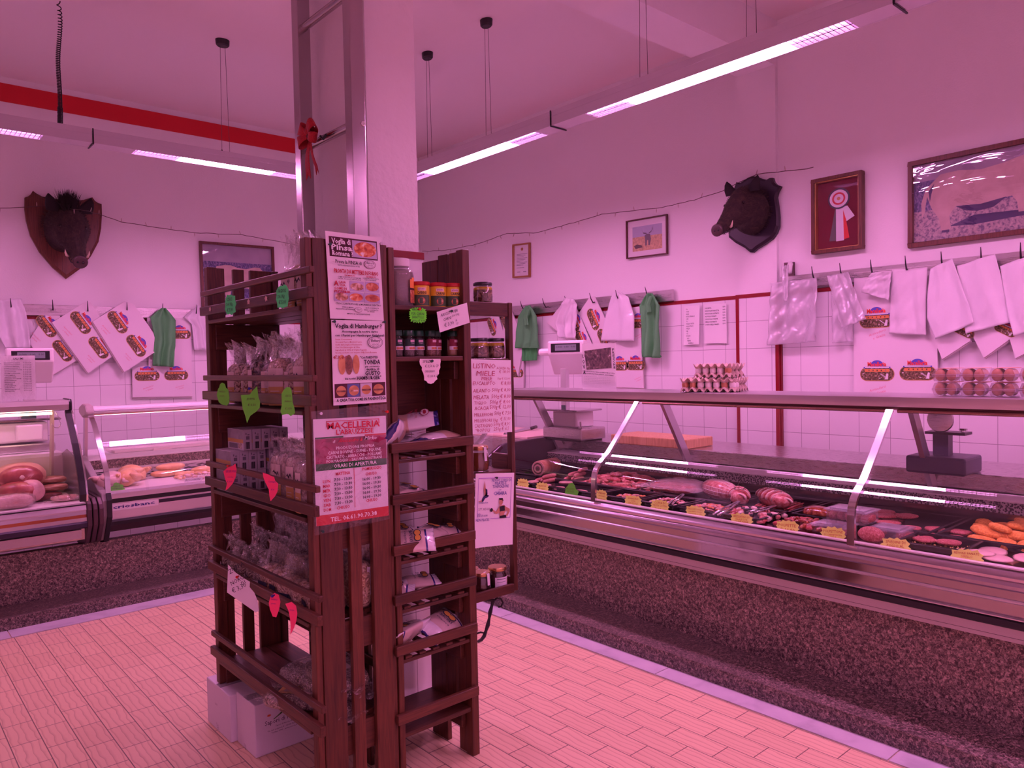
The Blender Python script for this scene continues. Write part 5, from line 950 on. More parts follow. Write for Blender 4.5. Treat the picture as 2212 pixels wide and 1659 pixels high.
f = yfr(2.322, 930, 801); tagshape('price_tag', 'cream cloud shaped spice price card on the narrow rack', 'price tag', f, [(-.046, -.045), (.046, -.044), (.047, -.034), (.044, -.022), (.045, -.012), (.038, 0), (.038, .012), (.027, .022), (.030, .032), (.020, .038), (.012, .046), (0, .049), (-.014, .046), (-.020, .038), (-.030, .034), (-.030, .020), (-.033, .008), (-.040, -.004), (-.038, -.014), (-.047, -.024), (-.049, -.036)], m_cream, [('SPEZIE', -.036, -.030, .011, dict(width=.044)), ('€ 3,50 A CP', -.026, -.013, .010, dict(width=.062)), ('ORIGANO', -.028, .006, .009, dict(width=.046)), ('€ 3,00 A CP', -.016, .024, .009, dict(width=.05))], m_handk, m_pin_g)
XL = 1.118
for lab, px, py, pts, m, rows, ink, pn in (
    ('mint green scalloped price card near the outer end of the top shelf', 498, 658, star(0, 0, .042, .040, 9, .90, 0, 2), m_dg3, [('CECI', -.024, -.014, .013, dict(width=.04)), ('DA 1Kg', -.028, .004, .012, dict(width=.046)), ('€ 5,00', -.024, .026, .013, dict(width=.042))], m_handk, None),
    ('mint green scalloped price card near the corner post of the top shelf', 610.5, 641, star(0, 0, .040, .040, 9, .90, .2, 3), m_dg3, [('FAGIOLI', -.026, -.014, .012, dict(width=.05)), ('DA 1Kg', -.028, .004, .012, dict(width=.042)), ('€ 5,00', -.022, .024, .013, dict(width=.044))], m_handk, None),
    ('small green pear shaped price card on the second shelf rail', 482, 853, [(-.028, -.0), (-.022, -.022), (-.016, -.03), (-.012, -.042), (-.002, -.048), (.010, -.042), (.014, -.028), (.024, -.02), (.028, .01), (.026, .032), (.016, .042), (-.006, .038), (-.02, .028)], m_dg2, [('PISELLI', -.014, -.01, .006), ('secchi', -.014, .006, .006)], flat('pencil', (.12, .2, .05)), None),
    ('green leaf shaped price card in the middle of the second shelf rail', 543, 870, [(-.042, -.028), (-.005, -.030), (.008, -.045), (.026, -.060), (.030, -.020), (.036, -.004), (.034, .018), (.020, .032), (.006, .040), (-.006, .048), (-.020, .074), (-.026, .048), (-.036, .020)], m_dg2, [('ZUPPA', -.018, -.01, .008), ('€ 3,50', -.014, .012, .009)], flat('pencil', (.12, .2, .05)), m_pin_b),
    ('green bell shaped price card near the corner post on the second rail', 624, 869, [(-.018, -.040), (-.008, -.050), (.006, -.050), (.012, -.038), (.014, .000), (.020, .018), (.022, .036), (.006, .046), (-.004, .038), (-.026, .042), (-.032, .030), (-.026, .010), (-.026, -.028)], m_dg2, [('CECI', -.012, -.018, .007), ('FARRO', -.014, .0, .006), ('€ 3,50', -.014, .024, .007)], flat('pencil', (.12, .2, .05)), None),
    ('pink curled price card on the third shelf rail, left of two', 501, 1035, [(-.036, -.030), (-.018, -.044), (.006, -.052), (.018, -.06), (.022, -.04), (.018, -.010), (.004, .016), (-.018, .038), (-.030, .044), (-.022, .018), (-.030, -.002)], m_dp, [('LEGUMI', -.024, -.026, .009), ('cicerchia', -.018, -.006, .005), ('€ 3,50', -.02, .012, .006)], flat('pen_violet', (.2, .02, .25)), m_pin_r),
    ('pink curled price card on the third shelf rail, right of two', 584, 1053, [(-.028, -.052), (-.006, -.046), (.006, -.040), (.016, -.038), (.020, -.024), (.032, -.014), (.028, .012), (.018, .030), (.0, .048), (-.004, .030), (-.006, .006), (-.018, -.016), (-.026, -.036)], m_dp, [('Castagne', -.006, -.018, .006), ('€ 4', .004, .01, .006)], flat('pen_violet', (.2, .02, .25)), None),
    ('pink flame shaped price card on the fourth shelf rail, left of two', 594, 1305, [(0, -.040), (.016, -.034), (.022, -.010), (.016, .018), (.004, .046), (-.010, .044), (-.020, .020), (-.024, -.004), (-.016, -.026)], m_dp, [('FARRO', -.014, -.014, .006), ('perlato', -.014, .0, .005)], flat('pen_violet', (.2, .02, .25)), m_pin_b),
    ('pink flame shaped price card on the fourth shelf rail, right of two', 630, 1333, [(-.022, -.044), (.002, -.052), (.018, -.040), (.022, -.014), (.018, .010), (.008, .036), (-.006, .060), (-.004, .030), (-.006, .004), (-.010, -.020)], m_dp, [('Orzo', -.006, -.022, .006)], flat('pen_violet', (.2, .02, .25)), None)):
    f = yfr(XL-(.018 if m is m_dg3 else .026), px, py, 0, turn=.12 if m is m_dg3 else .6); tagshape('price_tag', lab, 'price tag', f, [(a, b) for a, b in pts], m, rows, ink, pn, 'cut out price cards on the left rack')
f = yfr(XL-.045, 527, 1262, 0, turn=.7); tagshape('price_tag', 'large white handwritten soup price paper on the fourth shelf rail', 'price tag', f, [(-.060, -.072), (-.030, -.042), (-.002, -.024), (.024, -.010), (.022, .010), (.040, .030), (.052, .060), (.056, .098), (.044, .104), (-.068, .032)], m_paper, [('ZUPPA', -.054, -.036, .018, dict(width=.07, ang=.55)), ('DI', -.006, .004, .014, dict(ang=.5)), ('NORCIA', -.048, .006, .016, dict(width=.075, ang=.5)), ('€ 3,30', -.044, .034, .018, dict(width=.06, ang=.45))], m_handk, m_pin_r, pinat=(-.02, -.03))
for px, py in ((448.5, 669), (452.5, 672.), (537, 652), (574.5, 645)):
    pass
for i, (px, py) in enumerate(((454, 668), (537, 652), (575, 645))): f = yfr(XL+.003, px, py, 0); mb = MB(); poly(mb, f, star(0, 0, .012, .010, 5, .7, i, i), .001, .0008); tag(mb.build('tape_scrap', flat('masking_tape', (.65, .5, .42))), 'torn scrap of pale tape on the top shelf rail, number %s from the outer end' % ('one', 'two', 'three')[i], 'tape', 'tape scraps on the top rail')
# pilates poster hanging from the jar shelf
def pil(tl_, tr_, bl_, curl): return sgn('poster', 'fitness class poster with an exercising woman hanging from the jar shelf', 'poster', 2.585, tl_, tr_, bl_, m_paper, curl)
o, f = pil((1027, 1023), (1110, 1021), (1020, 1184), .006)
Wd, Hd = f.W, f.H; q_ = .0075
vi = flat('poster_violet', (.38, .16, .6)); sk = flat('poster_skin', (.55, .28, .18))
mb = MB()
for a in ((.06, .06, .86, .008), (.06, .06, .008, .54), (.915, .06, .008, .56), (.40, .615, .52, .007)): rect(mb, f, a[0]*Wd, a[1]*Hd, a[2]*Wd, a[3]*Hd, q_, mi=0)
def PP(pts, mi, z=q_+.0003): poly(mb, f, [(a*Wd, b*Hd) for a, b in pts], z, mi=mi)
PP([(.22, .10), (.24, .17), (.26, .24), (.30, .30), (.24, .31), (.20, .22)], 1); PP([(.24, .20), (.29, .22), (.30, .28), (.25, .30)], 2); PP([(.18, .33), (.26, .28), (.34, .30), (.32, .32), (.24, .34), (.20, .38), (.16, .38)], 2); PP([(.08, .375), (.16, .36), (.16, .38), (.08, .385)], 1)
PP([(.62, .36), (.70, .36), (.71, .41), (.68, .44), (.64, .44), (.61, .41)], 1); PP([(.60, .345), (.70, .345), (.72, .38), (.70, .40), (.69, .37), (.62, .37)], 3); PP([(.62, .45), (.74, .44), (.80, .47), (.90, .50), (.90, .54), (.84, .60), (.80, .59), (.85, .54), (.80, .52), (.76, .56), (.76, .62), (.64, .62), (.64, .55), (.54, .56), (.44, .51), (.45, .49), (.54, .53), (.60, .48)], 1); PP([(.62, .46), (.76, .45), (.77, .52), (.64, .53)], 3, q_+.0008); PP([(.64, .59), (.80, .58), (.82, .62), (.64, .62)], 3, q_+.0008); PP([(a[0]/Wd, a[1]/Hd) for a in ell(.42*Wd, .50*Hd, .035*Wd, .025*Hd)], 3)
mb.build('picture', [vi, sk, flat('tights_navy', (.02, .02, .1)), flat('outfit_black', (.015, .01, .015))], o)
letters('blue_lettering', flat('poster_blue', (.03, .02, .28)), o, f, [(t, x*Wd, y*Hd, s_*Hd, dict(width=w_*Wd)) for t, x, y, s_, w_ in (('NUOVO CORSO DI', .40, .115, .04, .50), ('PILATES E', .48, .155, .04, .30), ('TONIFICAZIONE', .42, .20, .04, .42), ('con', .58, .235, .02, .07), ('CHIARA', .46, .30, .05, .34), ('Info:', .07, .555, .022, .08), ('3201721600', .06, .585, .028, .26), ('NEW PILATES', .03, .645, .036, .34), ('Zona Selva Nera', .08, .405, .022, .24))], w=q_+.001, bold=.01)
letters('grey_lettering', m_greyink, o, f, [('377 385439', .08*Wd, .50*Hd, .035*Hd, dict(width=.3*Wd))], w=q_+.001)
pin(o, f.p(.5*Wd, .06*Hd, .002), f.n, m_black)
# ---------------- goods on the racks ----------------
def foils(mb, c, w, d, z0, z1, seed, n=3, lean=0):
    """crumpled clear bag top: a few fanned, folded sheets"""
    rr = random.Random(seed)
    for k in range(n):
        a = rr.uniform(-.5, .5); jx = [rr.uniform(-1, 1) for _ in range(7)]
        def fn(u, v, a=a, jx=jx, k=k):
            s_ = (.75+.45*abs(v-.25)*1.6) if n > 1 else 1; x = (u-.5)*w*s_; i = min(5, int(u*6)); f = u*6-i; j = jx[i]*(1-f)+jx[i+1]*f
            y = (k-(n-1)/2)*d*.3*(1-v)+j*.018*v*(1+v)+a*.03*v; z = z0+(z1-z0)*v*(.82+.18*j)
            ca, sa = math.cos(a*.8), math.sin(a*.8)
            return Vector(c)+Vector((x*ca-y*sa, x*sa+y*ca+lean*v, z))
        mb.grid(fn, 12, 6)
    return mb
def arc(mb, c, r, z0, z1, a0, a1, n=12, mi=None):
    vs = [(c[0]+r*math.cos(a0+(a1-a0)*i/n), c[1]+r*math.sin(a0+(a1-a0)*i/n), c[2]+z) for z in (z0, z1) for i in range(n+1)]
    return mb.add(vs, [(i, i+1, i+n+2, i+n+1) for i in range(n)], mi)
def rbox(mb, c, w, d, h, seed=0, pw=.55, noise=.03): return mb.blob((c[0], c[1], c[2]+h/2), (w/2, d/2, h/2), 20, 12, noise, seed, pw=pw)
pulse = [blotch('mixed_pulses', [(.2, (.16, .09, .05)), (.5, (.45, .33, .2)), (.8, (.7, .58, .4))], 170, .5, 'cell', bump=.6), blotch('dark_beans', [(.2, (.02, .01, .01)), (.6, (.10, .05, .03)), (.9, (.22, .13, .07))], 150, .35, 'cell', bump=.6), blotch('red_beans', [(.2, (.06, .01, .01)), (.6, (.15, .03, .025)), (.9, (.25, .08, .05))], 140, .35, 'cell', bump=.6), blotch('spelt_grain', [(.2, (.28, .16, .08)), (.5, (.5, .34, .18)), (.8, (.66, .5, .3))], 190, .5, 'cell', bump=.6), blotch('lentils_brown', [(.2, (.10, .07, .05)), (.6, (.25, .19, .13)), (.9, (.5, .42, .32))], 220, .5, 'cell', bump=.5), blotch('pasta_twists', [(.25, (.18, .12, .10)), (.5, (.48, .38, .32)), (.75, (.68, .58, .50))], 38, .6, 'noise', bump=1.0, dist=2)]
m_lab = flat('label_cream', (.72, .62, .55)); m_laby = flat('label_ochre', (.60, .38, .12)); m_labw = flat('label_white', (.78, .76, .80)); m_labn = flat('label_navy', (.015, .025, .06))
def bagproto(name, lab, cat, fill, w, d, h, top, labkind, seed, group=None, label_w=.07):
    """standing clear bag, front face towards -x (shelf front); origin at the base"""
    o = thing(name, lab, cat, (0, 0, 0), group); rr = random.Random(seed)
    rbox(MB(), (0, 0, 0), d, w, h, seed).build('filling', fill, o, smooth=True)
    mb = MB(); mb.blob((0, 0, h/2), (d/2*1.03, w/2*1.03, h/2*1.04), 16, 10, .045, seed+2, pw=.55)
    mb2 = MB(); foils(mb2, (0, 0, 0), w, d, h*.94, h+top, seed, 3); mb2.v = [(v[1]*-1, v[0], v[2]) if i >= 0 else v for i, v in enumerate(mb2.v)]
    mb.add(mb2.v, mb2.f); mb.build('clear_bag', m_film, o, smooth=True)
    x = -d/2*1.03-.002
    if labkind == 'tall':
        lb = MB(); y0 = rr.uniform(-.01, .01); bend = lambda y: x+.018*abs((y)/(w/2))**2.5
        for z0, z1, mi in ((h*.03, h*.42, 1), (h*.42, h*.80, 0)): lb.grid(lambda u, v, z0=z0, z1=z1: Vector((bend(y0+(u-.5)*label_w)-.001, y0+(u-.5)*label_w, z0+(z1-z0)*v)), 6, 1, mi)
        for i in range(5): z = h*.08+i*h*.06; lb.box(x-.003, y0-label_w*.4, z, x-.0024, y0+label_w*.25, z+.003, 0)
        fr = Fr((x-.004, y0+label_w*.4, h*.72), (x-.004, y0-label_w*.4, h*.72), (x-.004, y0+label_w*.4, h*.4))
        poly(lb, fr, [(.004, .02), (.014, .008), (.020, .018), (.032, .006), (.042, .022), (.030, .014), (.021, .026), (.013, .016)], .0004, mi=2); lb.build('paper_label', [m_lab, m_laby, m_ink], o)
    elif labkind == 'band':
        lb = MB(); lb.box(x-.002, -label_w/2, h*.12, x-.0005, label_w/2, h*.55, 0); lb.box(x-.003, -label_w*.35, h*.3, x-.0022, label_w*.35, h*.33, 1); lb.build('paper_label', [m_labw, m_greyink], o)
    elif labkind == 'navy':
        lb = MB(); lb.box(x-.002, -label_w/2, h*.10, x-.0005, label_w/2, h*.52, 0); fr = Fr((x-.0025, label_w/2, h*.5), (x-.0025, -label_w/2, h*.5), (x-.0025, label_w/2, .0)); poly(lb, fr, ell(label_w*.5, h*.3, .011, .011), .0004, mi=1); poly(lb, fr, ell(label_w*.5, h*.3, .007, .007), .0008, mi=0); rect(lb, fr, .01, h*.12, label_w-.02, .004, .0004, mi=1); lb.build('paper_label', [m_labn, flat('label_gold', (.6, .42, .12))], o)
    return o
def place(proto, used, loc, rz, lab, group=None, sc=None):
    if not used[0]: used[0] = 1; movething(proto, loc, rz, scale=sc); proto['label'] = lab; r = proto
    else: r = dup(proto, loc, rz, lab, group, scale=sc)
    if group: r['group'] = group
    return r
kinds = ('mixed', 'dark', 'red', 'grain'); G2 = 'bags of pulses on the second shelf'
# top shelf: three 1 kg bags
pr0 = [bagproto('pulse_bag', 'x', 'bag of pulses', pulse[3], .10, .10, .16, .13, 'tall', 61), bagproto('pulse_bag', 'x', 'bag of pulses', pulse[1], .10, .09, .15, .11, 'tall', 62)]
us = [[0], [0]]; GT = 'bags of pulses on the top shelf'
place(pr0[0], us[0], (1.27, 2.655, 1.758), .1, 'bag of pale pulses on the top shelf, furthest from the corner post', GT); place(pr0[0], us[0], (1.24, 2.53, 1.758), -.2, 'bag of pale pulses on the top shelf, between the two others', GT); place(pr0[1], us[1], (1.22, 2.43, 1.758), .1, 'bag of dark pulses on the top shelf beside the corner post', GT)
# second shelf
pr = [bagproto('pulse_bag', 'x', 'bag of pulses', pulse[i], .095, .085, .165, .10, 'tall', 70+i) for i in range(4)]; us = [[0] for _ in pr]
names = ('first', 'second', 'third', 'fourth', 'fifth', 'sixth', 'seventh', 'eighth')
for i, (y, k) in enumerate(((3.09, 0), (2.985, 0), (2.885, 1), (2.785, 2), (2.685, 3), (2.58, 0), (2.475, 3))):
    place(pr[k], us[k], (1.215+.012*(i % 2), y, 1.406), (.12, -.35, -.3, -.1, .35, -.2, .1)[i], 'bag of %s pulses on the second shelf, %s from the outer end' % (('mixed', 'dark', 'red-brown', 'golden')[k], names[i]), G2, (1, 1, (1.0, .95, 1.05, 1.0, 1.08, .98, 1.12)[i]))
for i, y in enumerate((2.93, 2.72, 2.52)): place(pr[i % 4], us[i % 4], (1.335, y, 1.406), .3*i, 'bag of pulses in the back row of the second shelf, %s from the outer end' % names[i], G2, (1, 1, 1.1))
# third shelf: boxes and pasta
bx = thing('food_box', 'x', 'box', (0, 0, 0)); MB().box(0, 0, 0, .036, .168, .085).build('box_body', mat('box_lilac', (.62, .60, .64), .6), bx, bevel=.001)
b_ = MB(); b_.box(-.0006, .002, .030, 0, .166, .045, 0).box(-.0006, .002, .045, 0, .166, .083, 1).box(-.0009, .06, .006, 0, .15, .026, 2).box(-.0012, .02, .008, 0, .05, .028, 3); b_.build('front_picture', [m_laby, blotch('box_sky', [(.3, (.2, .2, .24)), (.7, (.36, .35, .4))], 14, .5), m_greyink, blotch('box_food', [(.4, (.3, .2, .12)), (.6, (.7, .65, .55))], 120, .5)], bx)
b_ = MB(); 
for i in range(7): b_.box(.010+i*.0024, -.0008, .006, .0112+i*.0024+(i % 3)*.0004, 0, .034)
b_.build('barcode', m_ink, bx); b_ = MB(); b_.box(.012, -.0008, .044, .026, 0, .058); b_.box(.010, -.0008, .064, .014, 0, .072); b_.box(.018, -.0008, .062, .026, 0, .066); b_.build('icons', m_greyink, bx)
ub = [0]; GX = 'stacked food boxes on the third shelf'; lay = ('bottom', 'middle', 'top')
for l in range(2):
    for i in range(4): place(bx, ub, (1.158+i*.0372, 3.07, 1.042+l*.086), 0, 'white food box on the third shelf, %s layer, %s from the rail' % (lay[l], names[i]), GX)
for i in range(5): place(bx, ub, (1.20+i*.0375, 3.04-.004*i, 1.2145), 0, 'white food box on the third shelf, top layer, %s from the rail' % names[i], GX)
for i in range(3): place(bx, ub, (1.312+i*.0375, 3.05, 1.1285 if i else 1.1285), 0, 'white food box at the back of the third shelf, %s column' % names[i], GX); place(bx, ub, (1.312+i*.0375, 3.05, 1.042), 0, 'white food box at the back bottom of the third shelf, %s column' % names[i], GX)
pp = bagproto('pasta_bag', 'x', 'bag of pasta', pulse[5], .10, .10, .19, .07, 'tall', 90, label_w=.045); up = [0]; GP = 'bags of pasta twists on the third shelf'
for i, (x, y, r) in enumerate(((1.25, 2.76, .3), (1.225, 2.655, -.1), (1.215, 2.55, .1), (1.20, 2.44, -.1), (1.34, 2.66, .5), (1.33, 2.53, .2))): place(pp, up, (x, y, 1.043), r, 'clear bag of pasta twists on the third shelf, %s' % ('furthest from the corner post', 'second in the front row', 'third in the front row', 'beside the corner post', 'at the back left', 'at the back right')[i], GP, (1, 1, (.95, 1, 1.02, .95, 1.1, 1.1)[i]))
# fourth shelf: two rows of small soup bags
sm = [bagproto('soup_bag', 'x', 'bag of soup mix', pulse[4], .075, .075, .10, .085, 'band', 101, label_w=.05), bagproto('soup_bag', 'x', 'bag of soup mix', pulse[3], .078, .08, .12, .10, 'navy', 102, label_w=.062)]; us = [[0], [0]]; GS = 'small tied bags of soup mix on the fourth shelf'
k = 0
for row, (x, n, y0, dy) in enumerate(((1.195, 10, 3.19, .0845), (1.285, 9, 3.15, .088), (1.375, 8, 3.12, .092))):
    for i in range(n):
        y = y0-i*dy; kk = 0 if (i < 5 and row == 0) or (i < 4 and row > 0) else 1
        place(sm[kk], us[kk], (x+rnd.uniform(-.008, .008), y, .681), rnd.uniform(-.4, .4), '%s labelled soup bag, %s row of the fourth shelf, %s from the outer end' % (('white', 'navy')[kk], ('front', 'middle', 'back')[row], (names+('ninth', 'tenth'))[i]), GS, (1, 1, (.95, 1.15, 1.35)[row]*rnd.uniform(.92, 1.08)))
o = bagproto('grain_bag', 'tall clear bag of pale grain seen between the slats of the rack end', 'bag of grain', pulse[3], .10, .09, .17, .09, None, 111); movething(o, (1.352, 2.412, .681), 0)
MB().box(.015, -.0475, .05, .028, -.0465, .15).build('paper_label', m_labw, o)
# bottom shelf: large flat bags of lentils
fl = thing('lentil_bag', 'x', 'bag of lentils', (0, 0, 0)); MB().blob((0, 0, .022), (.14, .085, .024), 22, 8, .03, 5, pw=.5).build('filling', pulse[4], fl, smooth=True)
mb = MB(); mb.blob((0, 0, .023), (.146, .09, .026), 20, 8, .05, 7, pw=.5); mb.grid(lambda u, v: Vector((-.13-.06*v, (u-.5)*(.15-.05*v)+.006*math.sin(v*9+u*7), .022+.016*math.sin(u*9)*v)), 12, 5); mb.grid(lambda u, v: Vector((.13+.05*v, (u-.5)*(.15-.04*v), .022+.014*math.sin(u*8+1)*v)), 12, 5); mb.build('clear_bag', m_film, fl, smooth=True)
lb = MB(); lb.box(-.05, -.04, .0478, .09, .045, .0488, 0).box(-.05, -.04, .0490, .0, .045, .0496, 1)
for i in range(6): lb.box(.012, -.03+i*.011, .0490, .07, -.026+i*.011, .0494, 2)
lb.build('paper_label', [m_laby, m_lab, m_greyink], fl); uf = [0]; GF = 'flat bags of lentils on the bottom shelf'
for i, (x, y, z, r) in enumerate(((1.30, 2.50, .313, 1.4), (1.31, 2.52, .362, 1.8), (1.36, 2.66, .313, .3), (1.23, 2.60, .313, 2.3), (1.30, 2.49, .410, 1.5), (1.33, 2.70, .362, .15))): place(fl, uf, (x, y, z), r, 'flat clear bag of lentils on the bottom shelf, %s' % ('lowest beside the rack end', 'second up beside the rack end', 'lowest at the back', 'lying against the front rail', 'uppermost beside the rack end', 'upper one at the back')[i], GF)
# ---- narrow rack: big jar
ZA = 1.771
o = thing('spice_jar', 'large clear tub of ground spice with white lid and orange label', 'jar', (1.572, 2.425, ZA))
MB().lathe([(.046, .001), (.050, .006), (.050, .115), (.047, .13), (.030, .14)], (1.572, 2.425, ZA), 24, 1.05, .9).build('ground_spice', blotch('ground_spice', [(.3, (.14, .10, .075)), (.7, (.22, .17, .13))], 200, .8), o, smooth=.8)
MB().lathe([(.049, 0), (.053, .005), (.053, .118), (.050, .134), (.034, .146), (.034, .156)], (1.572, 2.425, ZA), 24, 1.05, .9).build('clear_tub', film('clear_tub', (.93, .92, .93), 1, .08, milky=.12), o, smooth=.8)
MB().lathe([(.038, .150), (.039, .153), (.039, .176), (.036, .180)], (1.572, 2.425, ZA), 28).build('lid', m_white, o, smooth=.6)
mb = MB(); c = (1.572, 2.425, ZA); arc(mb, c, .0548, .012, .060, -1.35, -.35, mi=1); arc(mb, c, .0548, .060, .068, -1.35, -.35, mi=2); arc(mb, c, .0548, .068, .100, -1.35, -.35, mi=0); arc(mb, c, .0549, .10, .107, -1.15, -.55, mi=0); mb.build('label', [flat('label_orange', (.85, .28, .06)), m_food3, m_plum], o)
# canisters
cn = thing('canister', 'x', 'canister', (0, 0, 0)); MB().lathe([(.033, 0), (.034, .002), (.034, .078), (.033, .080)], (0, 0, 0), 28).build('can_body', mat('canister_yellow', (.75, .50, .03), .35), cn, smooth=.6)
MB().lathe([(.034, .080), (.0365, .082), (.0365, .092), (.034, .095)], (0, 0, 0), 28).build('lid', mat('lid_red', (.45, .012, .015), .4), cn, smooth=.6)
mb = MB(); c = (0, 0, 0); arc(mb, c, .0344, .004, .044, -2.7, -.45, 18, 0); mb.add(*(lambda P: (P, [tuple(range(len(P)))]))([(.0350*math.cos(-1.57+.42*math.cos(t)), .0350*math.sin(-1.57+.42*math.cos(t)), .022+.013*math.sin(t)) for t in [k*PI/9 for k in range(18)]]), mi=1)
arc(mb, c, .0346, .060, .071, -2.0, -1.1, 8, 2); mb.build('label', [blotch('canister_green', [(.3, (.03, .07, .03)), (.7, (.08, .14, .05))], 20, .4), m_food3, flat('label_pink_white', (.8, .6, .65))], cn)
fc = Fr((-.022, -.0358, .075), (.022, -.0358, .075), (-.022, -.0358, .0)); letters('lettering', m_ink, cn, fc, [('CARNI', .022, .028, .0105, dict(al='c', width=.036, bold=.02))], w=.0008); letters('brand_lettering', flat('brand_ink', (.3, .02, .05)), cn, fc, [('ariosto', .022, .0115, .007, dict(al='c', width=.024, bold=.01))], w=.0008)
uc = [0]; GC = 'yellow seasoning canisters on the narrow rack'
for i, (x, y, r) in enumerate(((1.650, 2.40, -.5), (1.728, 2.40, -.3), (1.790, 2.385, -.35), (1.70, 2.49, .2))): place(cn, uc, (x, y, ZA), r, 'yellow seasoning canister with red lid, %s' % ('nearest the big spice tub', 'middle of the front row', 'rightmost of the front row', 'half hidden behind the others')[i], GC)
# spice jars
def spicejar(fillm, labm, tint):
    o = thing('spice_jar', 'x', 'jar', (0, 0, 0)); MB().lathe([(.0185, .001), (.021, .004), (.021, .045), (.0205, .062)], (0, 0, 0), 20).build('spice', fillm, o, smooth=.8)
    MB().lathe([(.020, 0), (.0225, .003), (.0225, .010), (.0215, .013), (.0225, .018), (.0225, .066), (.018, .074), (.018, .080)], (0, 0, 0), 20).build('glass', film('jar_glass', (.95, .94, .94), 1, .02), o, smooth=.8)
    MB().lathe([(.0205, .077), (.0215, .079), (.0205, .096), (.019, .098)], (0, 0, 0), 20).build('lid', mat('lid_green', (.01, .075, .035), .3), o, smooth=.6)
    mb = MB(); c = (0, 0, 0); arc(mb, c, .0232, .036, .066, -2.9, -.2, 16, 0); arc(mb, c, .0233, .024, .038, -2.9, -.2, 16, 1); arc(mb, c, .0236, .053, .062, -2.0, -1.15, 8, 3)
    arc(mb, c, .0236, .026, .035, -2.2, -.9, 10, 2); mb.build('label', [labm, m_labw, m_food3, flat('brand_oval', (.72, .5, .58))], o)
    fq = Fr((-.010, -.0242, .062), (.010, -.0242, .062), (-.010, -.0242, .03)); letters('lettering', m_whiteink, o, fq, [('Origano', .010, .0145, .0045, dict(al='c', width=.017))], w=.0006) if tint else None
    return o
lg = flat('label_forest', (.012, .045, .03)); lr_ = flat('label_crimson', (.22, .012, .04)); sp = [spicejar(blotch('herb_fill', [(.3, (.06, .05, .035)), (.7, (.24, .2, .16))], 260, .8), lg, 1), spicejar(blotch('chili_fill', [(.3, (.08, .015, .01)), (.7, (.4, .2, .12))], 200, .8), lr_, 0), spicejar(flat('curry_fill', (.42, .26, .12)), lr_, 0)]; us = [[0] for _ in sp]; GJ = 'spice jars with green lids on the narrow rack'
for i, (x, y, k, r) in enumerate(((1.538, 2.40, 0, 0), (1.587, 2.395, 0, .15), (1.637, 2.405, 0, -.1), (1.690, 2.40, 1, .2), (1.735, 2.43, 1, .4), (1.765, 2.47, 2, 1.2), (1.797, 2.40, 2, .1))): place(sp[k], us[k], (x, y, 1.583), r, 'spice jar with green lid and %s label, %s' % (('dark green', 'crimson', 'red')[k], ('first from the left', 'second from the left', 'third from the left', 'in the middle of the row', 'fifth from the left, set back', 'sixth from the left, turned sideways', 'last at the right post')[i]), GJ)
# breadcrumb bags
def pillow(name, lab, w, l, h, mats, seed, bands):
    """soft pack lying flat: local x = length; bands = list of (u0, u1, material index)"""
    o = thing(name, lab, 'bag of breadcrumbs', (0, 0, 0)); rr = random.Random(seed); ph = [rr.uniform(0, 6) for _ in range(4)]; NU, NV = 28, 16; mb = MB()
    def th(u, v): 
        a = max(0, 1-abs(2*u-1)**3.2); b = max(0, 1-abs(2*v-1)**2.6); return h*.5*a*b*(1+.10*math.sin(9*u+ph[0])*math.sin(7*v+ph[1])+.06*math.sin(21*u+ph[2]+5*v))
    for sgn_ in (1, -1):
        vs = [Vector(((u-.5)*l, (v-.5)*w*(1-.06*math.sin(PI*u)), h*.5+sgn_*th(u, v)+.003*math.sin(30*v+ph[3])*abs(2*u-1)**6)) for v in [j/NV for j in range(NV+1)] for u in [i/NU for i in range(NU+1)]]
        n = len(mb.v); mb.v += [tuple(x) for x in vs]; W1 = NU+1
        for j in range(NV):
            for i in range(NU):
                u = (i+.5)/NU; mi = 0
                for a, b, m_ in bands:
                    if a <= u < b: mi = m_
                q = (n+j*W1+i, n+j*W1+i+1, n+(j+1)*W1+i+1, n+(j+1)*W1+i); mb.f.append(q if sgn_ > 0 else q[::-1]); mb.m.append(mi)
    mb.build('pack', mats, o, smooth=True); return o
m_crumb = mat('pack_tan', (.55, .38, .28), .28, coat=.4, bump=.25, bs=26); m_packw = mat('pack_white', (.74, .70, .72), .25, coat=.5, bump=.3, bs=26); m_packb = mat('pack_blue', (.03, .025, .18), .22, coat=.5, bump=.3, bs=26); m_packp = mat('pack_pale', (.66, .52, .46), .22, coat=.5, bump=.3, bs=26)
pa = pillow('breadcrumb_bag', 'x', .125, .21, .055, [m_crumb, m_packb, m_packw], 1, [(0, .08, 1), (.08, .5, 2), (.92, 1, 1)])
fq = Fr((-.085, .045, .0565), (-.085, -.045, .0565), (.0, .045, .0565)); fq.n = Vector((0, 0, 1))
letters('lettering', flat('pack_red_ink', (.38, .02, .05)), pa, fq, [('pane grattato', .008, .058, .013, dict(width=.078)), ('500 g e', .030, .074, .010, dict(width=.036))], w=.0015)
mb = MB(); poly(mb, fq, ell(.045, .024, .028, .016), .002, mi=0); poly(mb, fq, ell(.045, .024, .025, .0135), .0025, mi=1); poly(mb, fq, ell(.045, .024, .018, .006), .003, mi=0); mb.build('printed_emblem', [flat('pack_red_ink', (.38, .02, .05)), m_packw], pa)
pb = pillow('breadcrumb_bag', 'x', .12, .20, .05, [m_packp, m_packb, m_packw], 2, [(0, .14, 2), (.14, .17, 1), (.70, .73, 1), (.73, .97, 2), (.97, 1, 1)])
